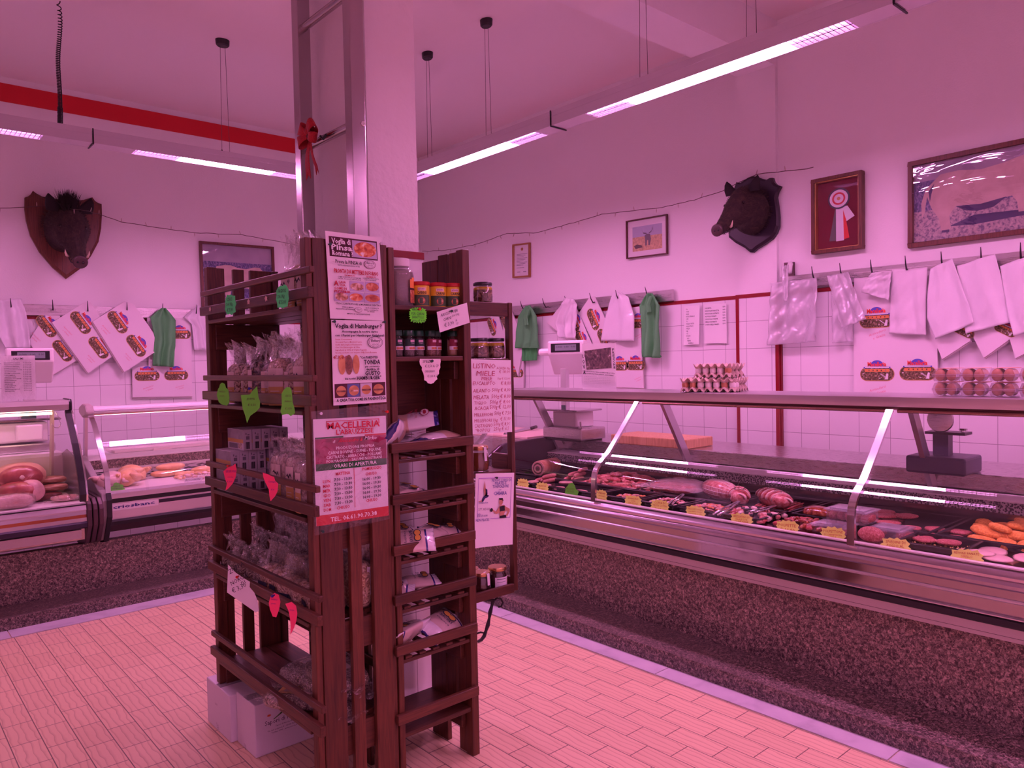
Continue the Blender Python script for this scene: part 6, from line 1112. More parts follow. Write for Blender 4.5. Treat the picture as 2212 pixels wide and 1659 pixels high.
fq = Fr((-.055, .045, .052), (-.055, -.045, .052), (.03, .045, .052)); fq.n = Vector((0, 0, 1)); mb = MB(); poly(mb, fq, ell(.032, .018, .018, .014), .002, mi=0); poly(mb, fq, ell(.058, .018, .018, .014), .0022, mi=0); poly(mb, fq, ell(.032, .018, .014, .011), .003, mi=1); poly(mb, fq, ell(.058, .018, .014, .011), .0032, mi=1); mb.build('printed_emblem', [m_labn, flat('pack_ochre', (.62, .33, .06))], pb)
letters('lettering', m_labn, pb, fq, [('PAVONE', .015, .048, .013, dict(width=.06, bold=.02)), ('grattugiato', .012, .066, .010, dict(width=.062))], w=.0015)
u1, u2 = [0], [0]; G5 = 'bags of breadcrumbs on the narrow rack'
for lab, k, loc, rot, sc in (('white and tan breadcrumb bag leaning over the front rail at left', 0, (1.525, 2.375, 1.275), (-.95, .1, .85), 1.1), ('breadcrumb bag on top of the pile, blue end forward', 0, (1.62, 2.45, 1.30), (-.35, .15, 2.5), 1.1), ('breadcrumb bag at the back of the pile under the spice shelf', 0, (1.70, 2.50, 1.30), (-.6, .1, .7), 1.05), ('breadcrumb bag lying flat behind the rail at right', 0, (1.705, 2.40, 1.232), (-.15, .0, .25), 1.05), ('bottom breadcrumb bag under the pile', 0, (1.60, 2.52, 1.222), (0, 0, 2.9), .95)):
    place(pa, u1, loc, 0, lab, G5, sc).rotation_euler = rot
for lab, loc, rot, sc in (('pale breadcrumb bag alone on the upper slatted shelf', (1.57, 2.42, 1.033), (-.02, 0, 2.9), 1), ('second pale breadcrumb bag behind on the upper slatted shelf', (1.60, 2.51, 1.033), (0, 0, 3.3), .95),
    ('pale breadcrumb bag sagging over the rail of the middle slatted shelf', (1.545, 2.37, .873), (-.55, .05, 2.6), 1), ('pale breadcrumb bag in the middle of the middle slatted shelf', (1.66, 2.41, .872), (-.15, -.05, 3.6), 1), ('pale breadcrumb bag at the right of the middle slatted shelf', (1.745, 2.44, .866), (-.1, -.1, 2.7), .9), ('olive tinted breadcrumb bag at the back of the middle slatted shelf', (1.57, 2.50, .875), (-.2, 0, 3.0), .95),
    ('breadcrumb bag on the nearly empty lower slatted shelf, left', (1.53, 2.47, .668), (-.1, 0, 2.5), .9), ('breadcrumb bag on the nearly empty lower slatted shelf, right', (1.66, 2.50, .668), (-.1, 0, 2.8), .95),
    ('front left breadcrumb bag on the lowest slatted shelf', (1.555, 2.385, .515), (-.7, .0, .35), 1.05), ('breadcrumb bag turned upside down on the lowest slatted shelf', (1.71, 2.42, .505), (-.55, .05, 3.45), 1.05), ('flat breadcrumb bag under the others on the lowest slatted shelf', (1.63, 2.50, .482), (0, 0, .2), 1)):
    place(pb, u2, loc, 0, lab, G5, sc).rotation_euler = rot
# jars on the hanging shelf
m_gold2 = mat('jar_lid_gold', (.62, .38, .18), .25, .9); m_jglass = film('preserve_glass', (.93, .93, .9), 1, .02, ior=1.6); m_mush = blotch('preserved_mushrooms', [(.3, (.035, .02, .01)), (.45, (.12, .07, .035)), (.6, (.28, .19, .11)), (.75, (.42, .32, .22))], 26, .25, 'noise', bump=.6, dist=2)
def jar(lidm, fillm, r, h, lab=None, seal=None, ol=None):
    o = thing('preserve_jar', 'x', 'jar', (0, 0, 0)); MB().lathe([(r*.8, .002), (r*.94, .008), (r*.97, h*.3), (r*.94, h*.62), (r*.8, h*.74)], (0, 0, 0), 24).build('contents', fillm, o, smooth=.8)
    MB().lathe([(r*.84, 0), (r*.98, .005), (r, h*.3), (r*.98, h*.65), (r*.84, h*.8), (r*.84, h*.86)], (0, 0, 0), 24).build('glass', m_jglass, o, smooth=.8)
    MB().lathe([(r*.92, h*.84), (r*.95, h*.86), (r*.95, h*.96), (r*.90, h)], (0, 0, 0), 24).build('lid', lidm, o, smooth=.6)
    if ol: MB().lathe([(r*.955, h*.62), (r*.93, h*.72), (r*.86, h*.77)], (0, 0, 0), 24).build('oil', mat('yellow_oil', (.45, .32, .02), .1), o, smooth=.8)
    if lab: mb = MB(); arc(mb, (0, 0, 0), r*1.01, h*.12, h*.58, -2.4, -.6, 14, 0); arc(mb, (0, 0, 0), r*1.015, h*.15, h*.56, -1.0, -.62, 5, 1); arc(mb, (0, 0, 0), r*1.015, h*.48, h*.52, -2.2, -1.2, 6, 2); arc(mb, (0, 0, 0), r*1.015, h*.36, h*.38, -2.2, -1.2, 6, 2); mb.build('label', [m_labw, blotch('label_scene', [(.4, (.05, .04, .2)), (.55, (.5, .3, .1))], 60, .5), m_greyink], o)
    if seal: MB().add([(-.008, -r*.5, h+.001), (.008, -r*.5, h+.001), (.008, -r-.002, h*.96), (-.008, -r-.002, h*.96), (.009, -r-.003, h*.42), (-.005, -r-.003, h*.42)], [(0, 1, 2, 3), (3, 2, 4, 5)]).build('paper_seal', m_labw, o)
    return o
jm = jar(mat('jar_lid_black', (.015, .013, .016), .3), m_mush, .046, .092, ol=1); uj = [0]; GM = 'jars of mushrooms in oil on the hanging shelf'
for loc, r, lab in (((2.18, 2.675, 1.826), 0, 'mushroom jar on top of the hanging shelf, front'), ((2.085, 2.73, 1.826), 1, 'mushroom jar on top of the hanging shelf, half hidden behind'), ((2.14, 2.665, 1.573), 2, 'mushroom jar on the second level, left'), ((2.238, 2.665, 1.573), 4, 'mushroom jar on the second level, right')): place(jm, uj, loc, r, lab, GM)
o = jar(m_gold2, mat('amber_honey', (.16, .05, .012), .1), .047, .115, seal=1); movething(o, (2.13, 2.67, 1.065), .0); o['label'] = 'honey jar with gold lid and paper seal on the third level'
o = jar(m_gold2, mat('dark_honey', (.03, .008, .008), .12), .046, .10, lab=1); movething(o, (2.222, 2.665, .513), -.1); o['label'] = 'honey jar with white label, right on the bottom level'
j3 = jar(m_gold2, MT['dark_honey'], .044, .096, seal=1); movething(j3, (2.122, 2.66, .513), .1); j3['label'] = 'dark honey jar with paper seal, front left on the bottom level'; dup(j3, (2.125, 2.745, .513), .5, 'dark honey jar at the back left on the bottom level')
# ---------------- food in the long case ----------------
BZ = .748
def bed(px, py, z=BZ): return atZ(px, py, z)
m_meat = blotch('raw_pork', [(.3, (.42, .10, .09)), (.5, (.60, .20, .17)), (.7, (.78, .45, .40))], 55, .3, bump=.4, coat=.3); m_redm = blotch('raw_beef', [(.3, (.30, .035, .035)), (.55, (.48, .09, .08)), (.75, (.66, .28, .24))], 45, .3, bump=.4, coat=.3)
m_mince = blotch('minced_meat', [(.3, (.30, .05, .05)), (.5, (.48, .12, .11)), (.72, (.66, .33, .30))], 160, .45, bump=.8); m_saus = blotch('sausage_skin', [(.3, (.42, .14, .12)), (.7, (.60, .26, .22))], 30, .25, bump=.2, coat=.4); m_pale = blotch('pale_sausage', [(.3, (.50, .26, .22)), (.7, (.68, .42, .36))], 50, .35, bump=.3, coat=.2)
m_bread = blotch('breaded_orange', [(.3, (.62, .22, .03)), (.55, (.80, .36, .06)), (.75, (.92, .52, .14))], 120, .8, bump=1.0); m_chk = blotch('chicken_skin', [(.3, (.72, .40, .16)), (.6, (.85, .58, .30)), (.8, (.88, .68, .48))], 12, .35, bump=.25, coat=.3); m_chkp = blotch('chicken_pale', [(.3, (.70, .48, .42)), (.7, (.85, .66, .58))], 10, .35, coat=.3)
m_glz = blotch('glazed_meat', [(.3, (.10, .015, .01)), (.5, (.26, .05, .02)), (.7, (.55, .2, .09))], 40, .15, coat=.7, bump=.5); m_crust = blotch('pork_crust', [(.3, (.42, .17, .10)), (.7, (.62, .32, .20))], 14, .35, coat=.2, bump=.2); m_tray = mat('black_tray', (.012, .012, .014), .22)
m_tongs = mat('tongs_steel', (.6, .58, .6), .15, 1); m_tub = film('clear_tub_plastic', (.93, .93, .96), 1, .05, milky=.14)
def tray(lab, x0, x1, y0, y1, group='black display trays in the long case', h=.03, tilt=0):
    o = thing('display_tray', lab, 'tray', ((x0+x1)/2, (y0+y1)/2, BZ), group); mb = MB(); t = .004
    mb.box(x0, y0, BZ, x1, y1, BZ+.004); s = .012
    for a, b, c, d in ((x0-s, y0-s, x1+s, y0), (x0-s, y1, x1+s, y1+s), (x0-s, y0, x0, y1), (x1, y0, x1+s, y1)):
        mb.box(a, b, BZ+h-.004, c, d, BZ+h)
    for a, b, c, d in ((x0, y0, x1, y0+t), (x0, y1-t, x1, y1), (x0, y0, x0+t, y1), (x1-t, y0, x1, y1)): mb.box(a, b, BZ, c, d, BZ+h)
    mb.build('tray_body', m_tray, o, bevel=.003); return o
tray('black tray under the rolled pork at the far end of the long case', 3.52, 3.92, 3.45, 4.05); tray('black tray of sausages and patties behind the first yellow tags', 3.26, 3.50, 3.02, 4.05)
tray('black tray under the red ribs left of the wrapped meat', 3.52, 3.92, 2.92, 3.42); tray('black tray under the netted roast', 3.52, 3.92, 2.28, 2.88)
for i, (a, b) in enumerate(((2.72, 2.98), (2.44, 2.68), (2.18, 2.40), (1.94, 2.14))): tray('small black front tray, %s from the first glass joint' % names[i], 3.26, 3.49, a, b)
tray('black tray with thin meat sticks and tongs', 3.52, 3.92, 1.93, 2.24); tray('mostly empty black tray behind the glazed meat', 3.50, 3.93, 1.66, 1.89); tray('black tray holding oval burgers near the breaded cutlets', 3.50, 3.93, 1.27, 1.62); tray('black front tray scattered with crumbs', 3.26, 3.47, 1.06, 1.30); tray('black tray heaped with orange breaded cutlets', 3.50, 3.93, .84, 1.23)
# rolled roast pork
o = thing('rolled_pork', 'large rolled pork roast tied with string at the far end of the case', 'roast', (3.70, 3.86, BZ+.004)); c = Vector((3.70, 3.86, BZ+.064))
mb = MB(); pr_ = []
for i in range(31): t = i/30; pr_.append((.058*(1-.10*math.exp(-((t*5) % 1-.5)**2*0)-.07*(abs(((t*5) % 1)-0) < .12)), (t-.5)*.23))
RM = Matrix.Rotation(PI/2, 3, 'Y'); mb.lathe(pr_, c, 26, M3=Matrix.Rotation(.25, 3, 'Z')@RM); mb.build('rolled_meat', m_crust, o, smooth=.7)
mb = MB(); e = c+Matrix.Rotation(.25, 3, 'Z')@Vector((-.118, 0, 0))
for i, (r, m_) in enumerate(((.052, 0), (.040, 1), (.030, 0), (.018, 1))): mb.lathe([(r, 0), (r*.98, .004+.0015*i)], e, 20, M3=Matrix.Rotation(.25, 3, 'Z')@Matrix.Rotation(-PI/2, 3, 'Y'), mi=m_)
mb.build('cut_end', [m_pale, mat('stuffing', (.10, .05, .03), .7, bump=.5)], o)
# sausages
def sausage(L_, r, m_, bend=.15):
    return MB().tube([(-L_/2+L_*i/10, bend*L_*(.25-((i/10)-.5)**2), 0) for i in range(11)], [r*.35, r*.85, r]+[r*1.02]*5+[r, r*.85, r*.35], 12)
sg_ = thing('sausage', 'x', 'sausage', (0, 0, 0), 'pink sausages beside the rolled pork'); sausage(.15, .014, m_saus).build('casing', m_saus, sg_, smooth=True); us_ = [0]
for i, (x, y, z, r) in enumerate(((3.62, 3.56, .02, .3), (3.66, 3.53, .02, .25), (3.64, 3.49, .02, .35), (3.65, 3.55, .046, .3), (3.66, 3.50, .046, .2), (3.70, 3.51, .072, .35), (3.46, 3.66, .02, .15), (3.47, 3.62, .02, .2), (3.46, 3.58, .02, .1), (3.47, 3.60, .046, .15))):
    place(sg_, us_, (x, y, BZ+z), r, 'pink raw sausage %s' % ('at the bottom of the back pile, far side', 'at the bottom of the back pile, middle', 'at the bottom of the back pile, near side', 'in the second layer of the back pile, far side', 'in the second layer of the back pile, near side', 'on top of the back pile', 'in the front row, far one', 'in the front row, middle one', 'in the front row, near one', 'resting on the front row')[i], 'pink sausages beside the rolled pork')
def patty(nm, m_, a, b, h, seed, cat='burger'):
    o = thing(nm, 'x', cat, (0, 0, 0)); MB().blob((0, 0, h/2), (a, b, h/2), 22, 8, .02, seed, pw=.75).build('patty', m_, o, smooth=True); return o
pt = patty('sausage_patty', m_pale, .045, .034, .018, 1, 'patty'); up_ = [0]
for i, (px, py, dz) in enumerate(((1150, 1040, .004), (1178, 1048, .004), (1205, 1054, .004), (1232, 1056, .004), (1190, 1064, .004), (1215, 1068, .004), (1255, 1072, .004), (1222, 1046, .018))):
    q = bed(px, py, BZ+.02); place(pt, up_, (min(max(q.x, 3.30), 3.45), q.y, BZ+.004+dz), .3*i, 'pale round sausage patty behind the front tags, %s from the far end' % names[i], 'pale patties behind the front tags')
# heaps: many small irregular pieces (uncountable)
def heap(lab, x0, x1, y0, y1, h, n, size, mats, seed, cat='meat', elong=1.6, z0=BZ+.004):
    mb = MB(); rr = random.Random(seed)
    for i in range(n):
        u, v = rr.uniform(-1, 1), rr.uniform(-1, 1); prof = max(0, 1-(u*u*.8+v*v*.8)); z = z0+size*.6+h*prof*rr.uniform(.55, 1)
        mb.blob(((x0+x1)/2+u*(x1-x0)/2, (y0+y1)/2+v*(y1-y0)/2, z), (size*rr.uniform(.8, elong), size*rr.uniform(.6, 1), size*rr.uniform(.5, .8)), 7, 5, .12, i, M3=Matrix.Rotation(rr.uniform(0, PI), 3, 'Z')@Matrix.Rotation(rr.uniform(-.5, .5), 3, 'X'), mi=rr.randrange(len(mats)))
    return tag(mb.build('diced_meat' if cat == 'meat' else cat.replace(' ', '_'), mats, smooth=True), lab, cat, kind='stuff')
heap('heap of bright red raw ribs and strips behind the first glass joint', 3.54, 3.90, 2.94, 3.40, .06, 150, .020, [m_redm, m_meat, m_redm], 1, elong=3); heap('heap of brownish seasoned strips in front of the red ribs', 3.53, 3.68, 2.80, 3.10, .04, 60, .014, [m_pale, m_redm], 2, elong=2.5)
heap('small heap of orange seasoned dice in the first front tray', 3.28, 3.46, 2.74, 2.92, .012, 60, .009, [m_pale, flat('carrot_orange', (.75, .3, .1))], 3); heap('heap of pale pink diced lard in the second front tray', 3.28, 3.46, 2.46, 2.66, .025, 110, .010, [m_chkp, m_meat], 4)
heap('heap of shredded meat strips with vegetables in the third front tray', 3.27, 3.47, 2.19, 2.39, .028, 110, .010, [m_pale, m_meat, flat('carrot_orange', (.75, .3, .1))], 5, elong=2.6); heap('heap of diced pork with black olives in the fourth front tray', 3.27, 3.48, 1.93, 2.15, .035, 75, .017, [m_redm, m_meat, m_chkp, m_black], 6)
heap('glazed dark skewered meat near the front', 3.27, 3.48, 1.56, 1.88, .018, 70, .016, [m_glz, m_redm], 7, elong=2.2); heap('yellow crumbs scattered on the black front tray', 3.27, 3.46, 1.07, 1.29, .0, 120, .0035, [flat('crumb_yellow', (.85, .6, .2))], 8, 'crumbs')
o = tag(MB().blob((3.57, 1.80, BZ+.034), (.06, .07, .03), 20, 10, .06, 4, pw=.7).build('glazed_roast', m_glz, smooth=True, loc=(3.57, 1.80, BZ+.004)), 'block of dark glazed roast meat behind the dark skewers', 'roast')
# meat under wrinkled film
o = thing('wrapped_meat', 'tray of red meat under wrinkled cling film', 'wrapped meat', (3.71, 2.72, BZ)); MB().blob((3.71, 2.73, BZ+.045), (.15, .16, .028), 26, 8, .05, 3, pw=.6).build('meat_slab', m_redm, o, smooth=True)
rf = random.Random(5); MB().grid(lambda u, v: Vector((3.53+.36*u, 2.50+.44*v, BZ+.052+.038*math.sin(PI*u)*math.sin(PI*v)+.006*math.sin(17*u+9*v)*math.sin(13*v-5*u))), 26, 26).build('cling_film', film('cling_film', (.94, .92, .95), 1, .12, bump=.6, bs=18, ior=1.6, milky=.16), o, smooth=True)
# netted roast
o = thing('netted_roast', 'pink rolled roast in white elastic net', 'roast', (3.68, 2.43, BZ+.004)); Rn = Matrix.Rotation(1.15, 3, 'Z'); MB().blob((3.68, 2.43, BZ+.062), (.155, .062, .054), 28, 12, .02, 3, M3=Rn, pw=.85).build('roast', m_meat, o, smooth=True)
nt = MB()
for i in range(-11, 12):
    t = i/12; r = math.sqrt(max(0, 1-abs(t)**2.4)); nt.tube([Vector((3.68, 2.43, BZ+.062))+Rn@Vector((t*.156, .0635*r*math.cos(a*PI/10), .0555*r*math.sin(a*PI/10))) for a in range(21)], .0014, 4, caps=False)
for k in range(16):
    a = k*PI/8; nt.tube([Vector((3.68, 2.43, BZ+.062))+Rn@Vector((t*.157, .064*math.sqrt(max(0, 1-abs(t)**2.4))*math.cos(a), .056*math.sqrt(max(0, 1-abs(t)**2.4))*math.sin(a))) for t in [j/10-1 for j in range(21)]], .0014, 4, caps=False)
nt.build('elastic_net', flat('net_white', (.8, .75, .72)), o)
# bacon wrapped rolls with rosemary
for lab, cx, cy, L_, rz, n in (('bacon wrapped roast with rosemary beside the thin meat sticks', 3.68, 2.10, .28, 1.0, 12), ('bacon wrapped roast with rosemary between the netted roast and the tongs', 3.62, 2.27, .18, .6, 8)):
    o = thing('bacon_roast', lab, 'roast', (cx, cy, BZ+.004)); Rb = Matrix.Rotation(rz, 3, 'Z'); z = BZ+.052
    MB().blob((cx, cy, z), (L_/2, .052, .044), 24, 10, .02, 2, M3=Rb, pw=.8).build('roast', m_meat, o, smooth=True)
    mb = MB()
    for i in range(n): t = -1+2*(i+.5)/n; r = math.sqrt(max(.05, 1-abs(t)**2.6)); mb.tube([Vector((cx, cy, z))+Rb@Vector((t*L_/2+.018*math.cos(a*PI/8), .054*r*math.cos(a*PI/8), .047*r*math.sin(a*PI/8))) for a in range(0, 9)], .0065, 5, mi=i % 2)
    mb.build('bacon_slice', [m_chkp, m_redm], o, smooth=True); hb = MB(); rr = random.Random(4)
    for i in range(60): p = Vector((cx, cy, z+.046))+Rb@Vector((rr.uniform(-.45, .45)*L_, rr.uniform(-.03, .03), rr.uniform(-.004, .008))); d = Vector((rr.uniform(-1, 1), rr.uniform(-1, 1), rr.uniform(0, .6)))*.014; hb.tube([p, p+d], .0009, 4)
    x = hb.build('rosemary', flat('herb_green', (.05, .09, .03)), o); x['kind'] = 'stuff'
st = thing('meat_stick', 'x', 'meat stick', (0, 0, 0)); MB().blob((0, 0, .006), (.11, .006, .006), 8, 12, .05, 1, pw=.8, M3=None).build('stick', m_redm, st, smooth=True); ut = [0]
for i in range(13): place(st, ut, (3.70+.004*(i % 3), 1.985+(i % 9)*.025, BZ+.006+(.012 if i > 8 else 0)), .12-.03*(i % 4), 'thin raw meat stick by the tongs, %s' % (('%s from the near side' % (names+('ninth',))[i]) if i < 9 else 'upper layer, %s from the near side' % names[i-9]), 'thin meat sticks on the tray')
# tubs
def tub(lab, x0, y0, x1, y1, z0, h, fill):
    o = thing('plastic_tub', lab, 'plastic tub', ((x0+x1)/2, (y0+y1)/2, z0), 'clear plastic tubs with lids'); MB().box(x0+.008, y0+.008, z0, x1-.008, y1-.008, z0+h).build('tub', m_tub, o, bevel=.006); MB().box(x0, y0, z0+h, x1, y1, z0+h+.006).box(x0+.02, y0+.02, z0+h+.006, x1-.02, y1-.02, z0+h+.010).build('lid', m_tub, o, bevel=.004)
    for i in range(fill): MB().blob((x0+(x1-x0)*.5, y0+.025+i*(y1-y0-.05)/max(1, fill-1), z0+h*.45), ((x1-x0)*.36, .022, h*.42), 14, 8, .04, i, pw=.8).build('meat_roll', m_mince, o, smooth=True)
tub('clear tub of minced meat rolls behind the polpettone tag', 3.42, 1.50, 3.58, 1.70, BZ+.03, .055, 5); tub('lower clear tub with lid under the meat rolls', 3.28, 1.53, 3.42, 1.70, BZ, .035, 3); tub('clear tub with lid right of the second glass joint', 3.33, 1.31, 3.48, 1.46, BZ, .045, 2)
tag(MB().blob((3.285, 1.42, BZ+.032), (.04, .055, .034), 20, 10, .02, 3).build('meat_loaf', m_mince, smooth=True, loc=(3.285, 1.42, BZ)), 'round ball of minced meat right behind the second glass joint', 'meat loaf')
bg = patty('burger', m_mince, .052, .046, .018, 2); ub_ = [0]; GBu = 'raw burgers in the long case'
for i, (x, y, z) in enumerate(((3.78, 1.62, .02), (3.84, 1.55, .02), (3.76, 1.52, .02), (3.68, 1.60, .02), (3.66, 1.50, .02), (3.80, 1.58, .039), (3.72, 1.54, .039), (3.76, 1.46, .042))): place(bg, ub_, (x, y, BZ+z-.016), .4*i, 'raw minced burger in the overlapping heap beside the tubs, %s' % ('%s of the lower layer' % names[i] if i < 5 else '%s of the upper layer' % names[i-5]), GBu)
for i, (px, py) in enumerate(((1967, 1139), (2021, 1141), (2074, 1147), (1961, 1152), (2012, 1155), (2062, 1160), (1997, 1163), (2050, 1169))): q = bed(px, py, BZ+.02); place(bg, ub_, (min(q.x, 3.87), q.y, BZ+.006), .7*i, 'single oval burger on the black tray, %s counting from the back left' % names[i], GBu, (.9, .9, 1))
bc = thing('breaded_cutlet', 'x', 'breaded cutlet', (0, 0, 0)); MB().blob((0, 0, .014), (.062, .036, .014), 20, 9, .10, 7, pw=.85).build('cutlet', m_bread, bc, smooth=True); uc_ = [0]; rr = random.Random(12)
for i in range(22):
    l = 0 if i < 12 else (1 if i < 19 else 2); x = 3.56+.10*(i % 4)+rr.uniform(-.02, .02); y = .91+.085*((i//4) % 4)+rr.uniform(-.02, .02)
    if l: x = 3.60+.09*(i % 3)+rr.uniform(-.02, .02); y = .97+.075*((i//3) % 3)+rr.uniform(-.02, .02)
    r = place(bc, uc_, (x, y, BZ+.006+l*.024), 0, 'orange breaded cutlet in the heap at the right edge, %s layer, piece %s' % (lay[l], ('one', 'two', 'three', 'four', 'five', 'six', 'seven', 'eight', 'nine', 'ten', 'eleven', 'twelve')[i if l == 0 else (i-12 if l == 1 else i-19)]), 'breaded cutlets at the right edge'); r.rotation_euler = (rr.uniform(-.25, .25), rr.uniform(-.2, .2), rr.uniform(0, PI)); del r['label']; r['label'] = 'orange breaded cutlet in the heap at the right edge of the long case'
cs = thing('chicken_slice', 'x', 'chicken slice', (0, 0, 0)); MB().blob((0, 0, .006), (.075, .05, .007), 22, 6, .06, 9, pw=.8).build('slice', m_chkp, cs, smooth=True); uk = [0]
for i, (x, y, r) in enumerate(((3.42, 1.00, .2), (3.31, .96, .9), (3.36, .86, .3), (3.30, 1.03, 2.0), (3.42, .80, 1.2))): place(cs, uk, (x, y, BZ+.002+.004*i), r, 'pale raw chicken slice in front of the breaded cutlets, %s' % ('touching the orange heap', 'behind the last yellow tag', 'in the middle', 'half under the last yellow tag', 'nearest the right edge')[i], 'pale chicken slices')
for lab, a, b in (('steel tongs lying over the olives tray', (1545, 1112, .80), (1596, 1084, .83)), ('steel tongs on the meat sticks', (1625, 1106, .80), (1675, 1093, .80)), ('small steel tongs beside the netted roast', (1448, 1088, .79), (1476, 1068, .83))):
    A, Bq = atZ(*a), atZ(*b); d = (Bq-A).normalized(); s_ = Vector((-d.y, d.x, 0))*.012; o = thing('tongs', lab, 'tongs', A); 
    for k in (-1, 1): MB().tube([A+s_*k, A.lerp(Bq, .5)+s_*k*1.3, Bq+s_*k*.3], [.005, .004, .006], 6).build('arm', m_tongs, o, smooth=True)
# price tags behind the glass
def casetag(lab, x0, y0, x1, y1, rows, m=m_dy, sd=0, X=3.243, ax=0, leaf=False):
    cx, cy = (x0+x1)/2, (y0+y1)/2; g = (lambda a, b: atX(a, b, X)) if ax == 0 else (lambda a, b: atY(a, b, X))
    f = Fr(g(x0, y0), g(x1, y0+(y1-y0)*.12*(1 if ax == 0 else 0)), g(x0, y1)); W_, H_ = f.W, f.H
    pts = star(W_/2, H_/2, W_/2, H_/2, 13, .84, 0, sd) if not leaf else [(W_*a, H_*b) for a, b in ((.05, 1), (.15, .7), (.2, .4), (.4, .1), (.6, 0), (.75, .15), (.8, .35), (.98, .5), (.9, .75), (.98, 1))]
    n = len(rows); inks = flat('tag_red_ink', (.62, .06, .03)) if m is m_dy else flat('tag_olive_ink', (.12, .2, .03))
    return tagshape('price_tag', lab, 'price tag', f, pts, m, [(t, W_*(.5-w/2), H_*y, H_*s_, dict(width=W_*w)) for t, y, s_, w in rows], inks, None, 'price tags behind the glass of the long case', shear=.05)
for i, (bb, rows, lab) in enumerate((((1117, 1032, 1143, 1056), [('MACINATO', .4, .12, .6), ('€ 9,90', .8, .18, .5)], 'yellow price tag at the far end, half behind the jar shelf'), ((1157, 1040, 1186, 1065), [('SALSICCIA', .38, .13, .6), ('di suino', .58, .12, .5), ('€ 9,90', .84, .17, .5)], 'second yellow price tag from the far end'),
    ((1288, 1056, 1312, 1083), [('SPIEDINI', .35, .13, .6), ('misti', .55, .12, .5), ('€ 12,90', .85, .16, .6)], 'yellow price tag partly hidden by the first glass joint'), ((1349, 1068, 1387, 1097), [('GUANCIALE', .30, .12, .6), ('CON', .48, .11, .25), ('FAGIOLI', .64, .12, .5), ('€ 15,90', .88, .18, .6)], 'yellow price tag in front of the pink diced lard'),
    ((1405, 1077, 1447, 1107), [('COPPA DI', .32, .15, .55), ('TESTA COTTA', .52, .14, .7), ('€ 15,90', .82, .2, .6)], 'yellow price tag reading coppa di testa'), ((1480, 1090, 1525, 1122), [('STRACCETTI POLLO', .30, .1, .75), ('verdure miste', .45, .09, .65), ('peperoni e olio', .58, .09, .65), ('€ 9,90', .86, .22, .62)], 'yellow price tag with the price 9,90 beside the shredded meat'),
    ((1577, 1106, 1627, 1140), [('SPEZZATINO DI', .30, .13, .7), ('MAIALE CON', .46, .11, .5), ('OLIVE NERE', .60, .11, .6), ('€ 10,90', .84, .17, .6)], 'yellow price tag in front of the pork with olives'), ((1675, 1121, 1727, 1157), [('POLPETTE', .40, .17, .72), ('€ 11,90', .70, .22, .62), ('al kg', .88, .1, .3)], 'yellow price tag reading polpette'),
    ((1771, 1135, 1829, 1174), [('POLPETTONE', .34, .15, .72), ('DI CARNE MISTA', .50, .09, .66), ('SALE', .64, .11, .25), ('€ 11,90', .88, .2, .65)], 'yellow price tag reading polpettone beside the second glass joint'), ((1901, 1158, 1969, 1202), [('SPIEDINI DI', .30, .14, .62), ('POLLO AL', .47, .13, .55), ('LIMONE O ARANCIA', .62, .10, .75), ('€ 19,90', .84, .15, .65)], 'yellow price tag reading spiedini di pollo'),
    ((2051, 1182, 2126, 1228), [('PETTINE PANATE', .28, .11, .72), ('GIRELLO', .42, .11, .35), ('con uovo sale pane', .57, .09, .72), ('GRATTATO', .70, .09, .4), ('€ 12,90', .88, .14, .55)], 'last yellow price tag near the right edge, reading girello'))): casetag(lab, *bb, rows, sd=i)
casetag('green bell shaped price card between the patties and the first glass joint', 1215, 1040, 1251, 1075, [('PROSCIUTTO', .45, .1, .5), ('PATATE', .6, .1, .4), ('€ 6,90', .9, .13, .45)], m_dg2, leaf=True)
# worktop things behind the long case: chopping block
PT = .966
A, Bq, Cq = atZ(1310.6, 958, PT), atZ(1482.8, 971, PT), atZ(1567.7, 963.7, PT); m_blk = blotch('end_grain_wood', [(.2, (.48, .24, .11)), (.5, (.66, .38, .18)), (.8, (.78, .5, .28))], 12, .5, 'noise', stretch=(7, 7, .6), detail=2)
tag(MB().box(Bq.x, Bq.y, PT, Bq.x+.30, A.y, PT+.062).build('chopping_block', m_blk, bevel=.006), 'thick butcher block of end grain wood behind the long case', 'chopping block')
tag(MB().box(3.86, 4.24, PT, 4.42, 5.15, PT+.018).build('cutting_board', mat('board_pinkish', (.80, .60, .52), .5), bevel=.004), 'large pale cutting board on the corner counter', 'cutting board')
kp = thing('knife', 'dark handled knife lying on the corner cutting board', 'knife', (4.2, 4.6, PT+.018)); MB().tube([atZ(1148, 925, PT+.04), atZ(1158, 922, PT+.045)], .014, 8).build('handle', m_black, kp, smooth=True); MB().tube([atZ(1090, 938, PT+.022), atZ(1148, 925, PT+.03)], [.012, .018], 6).build('blade', m_tongs, kp)
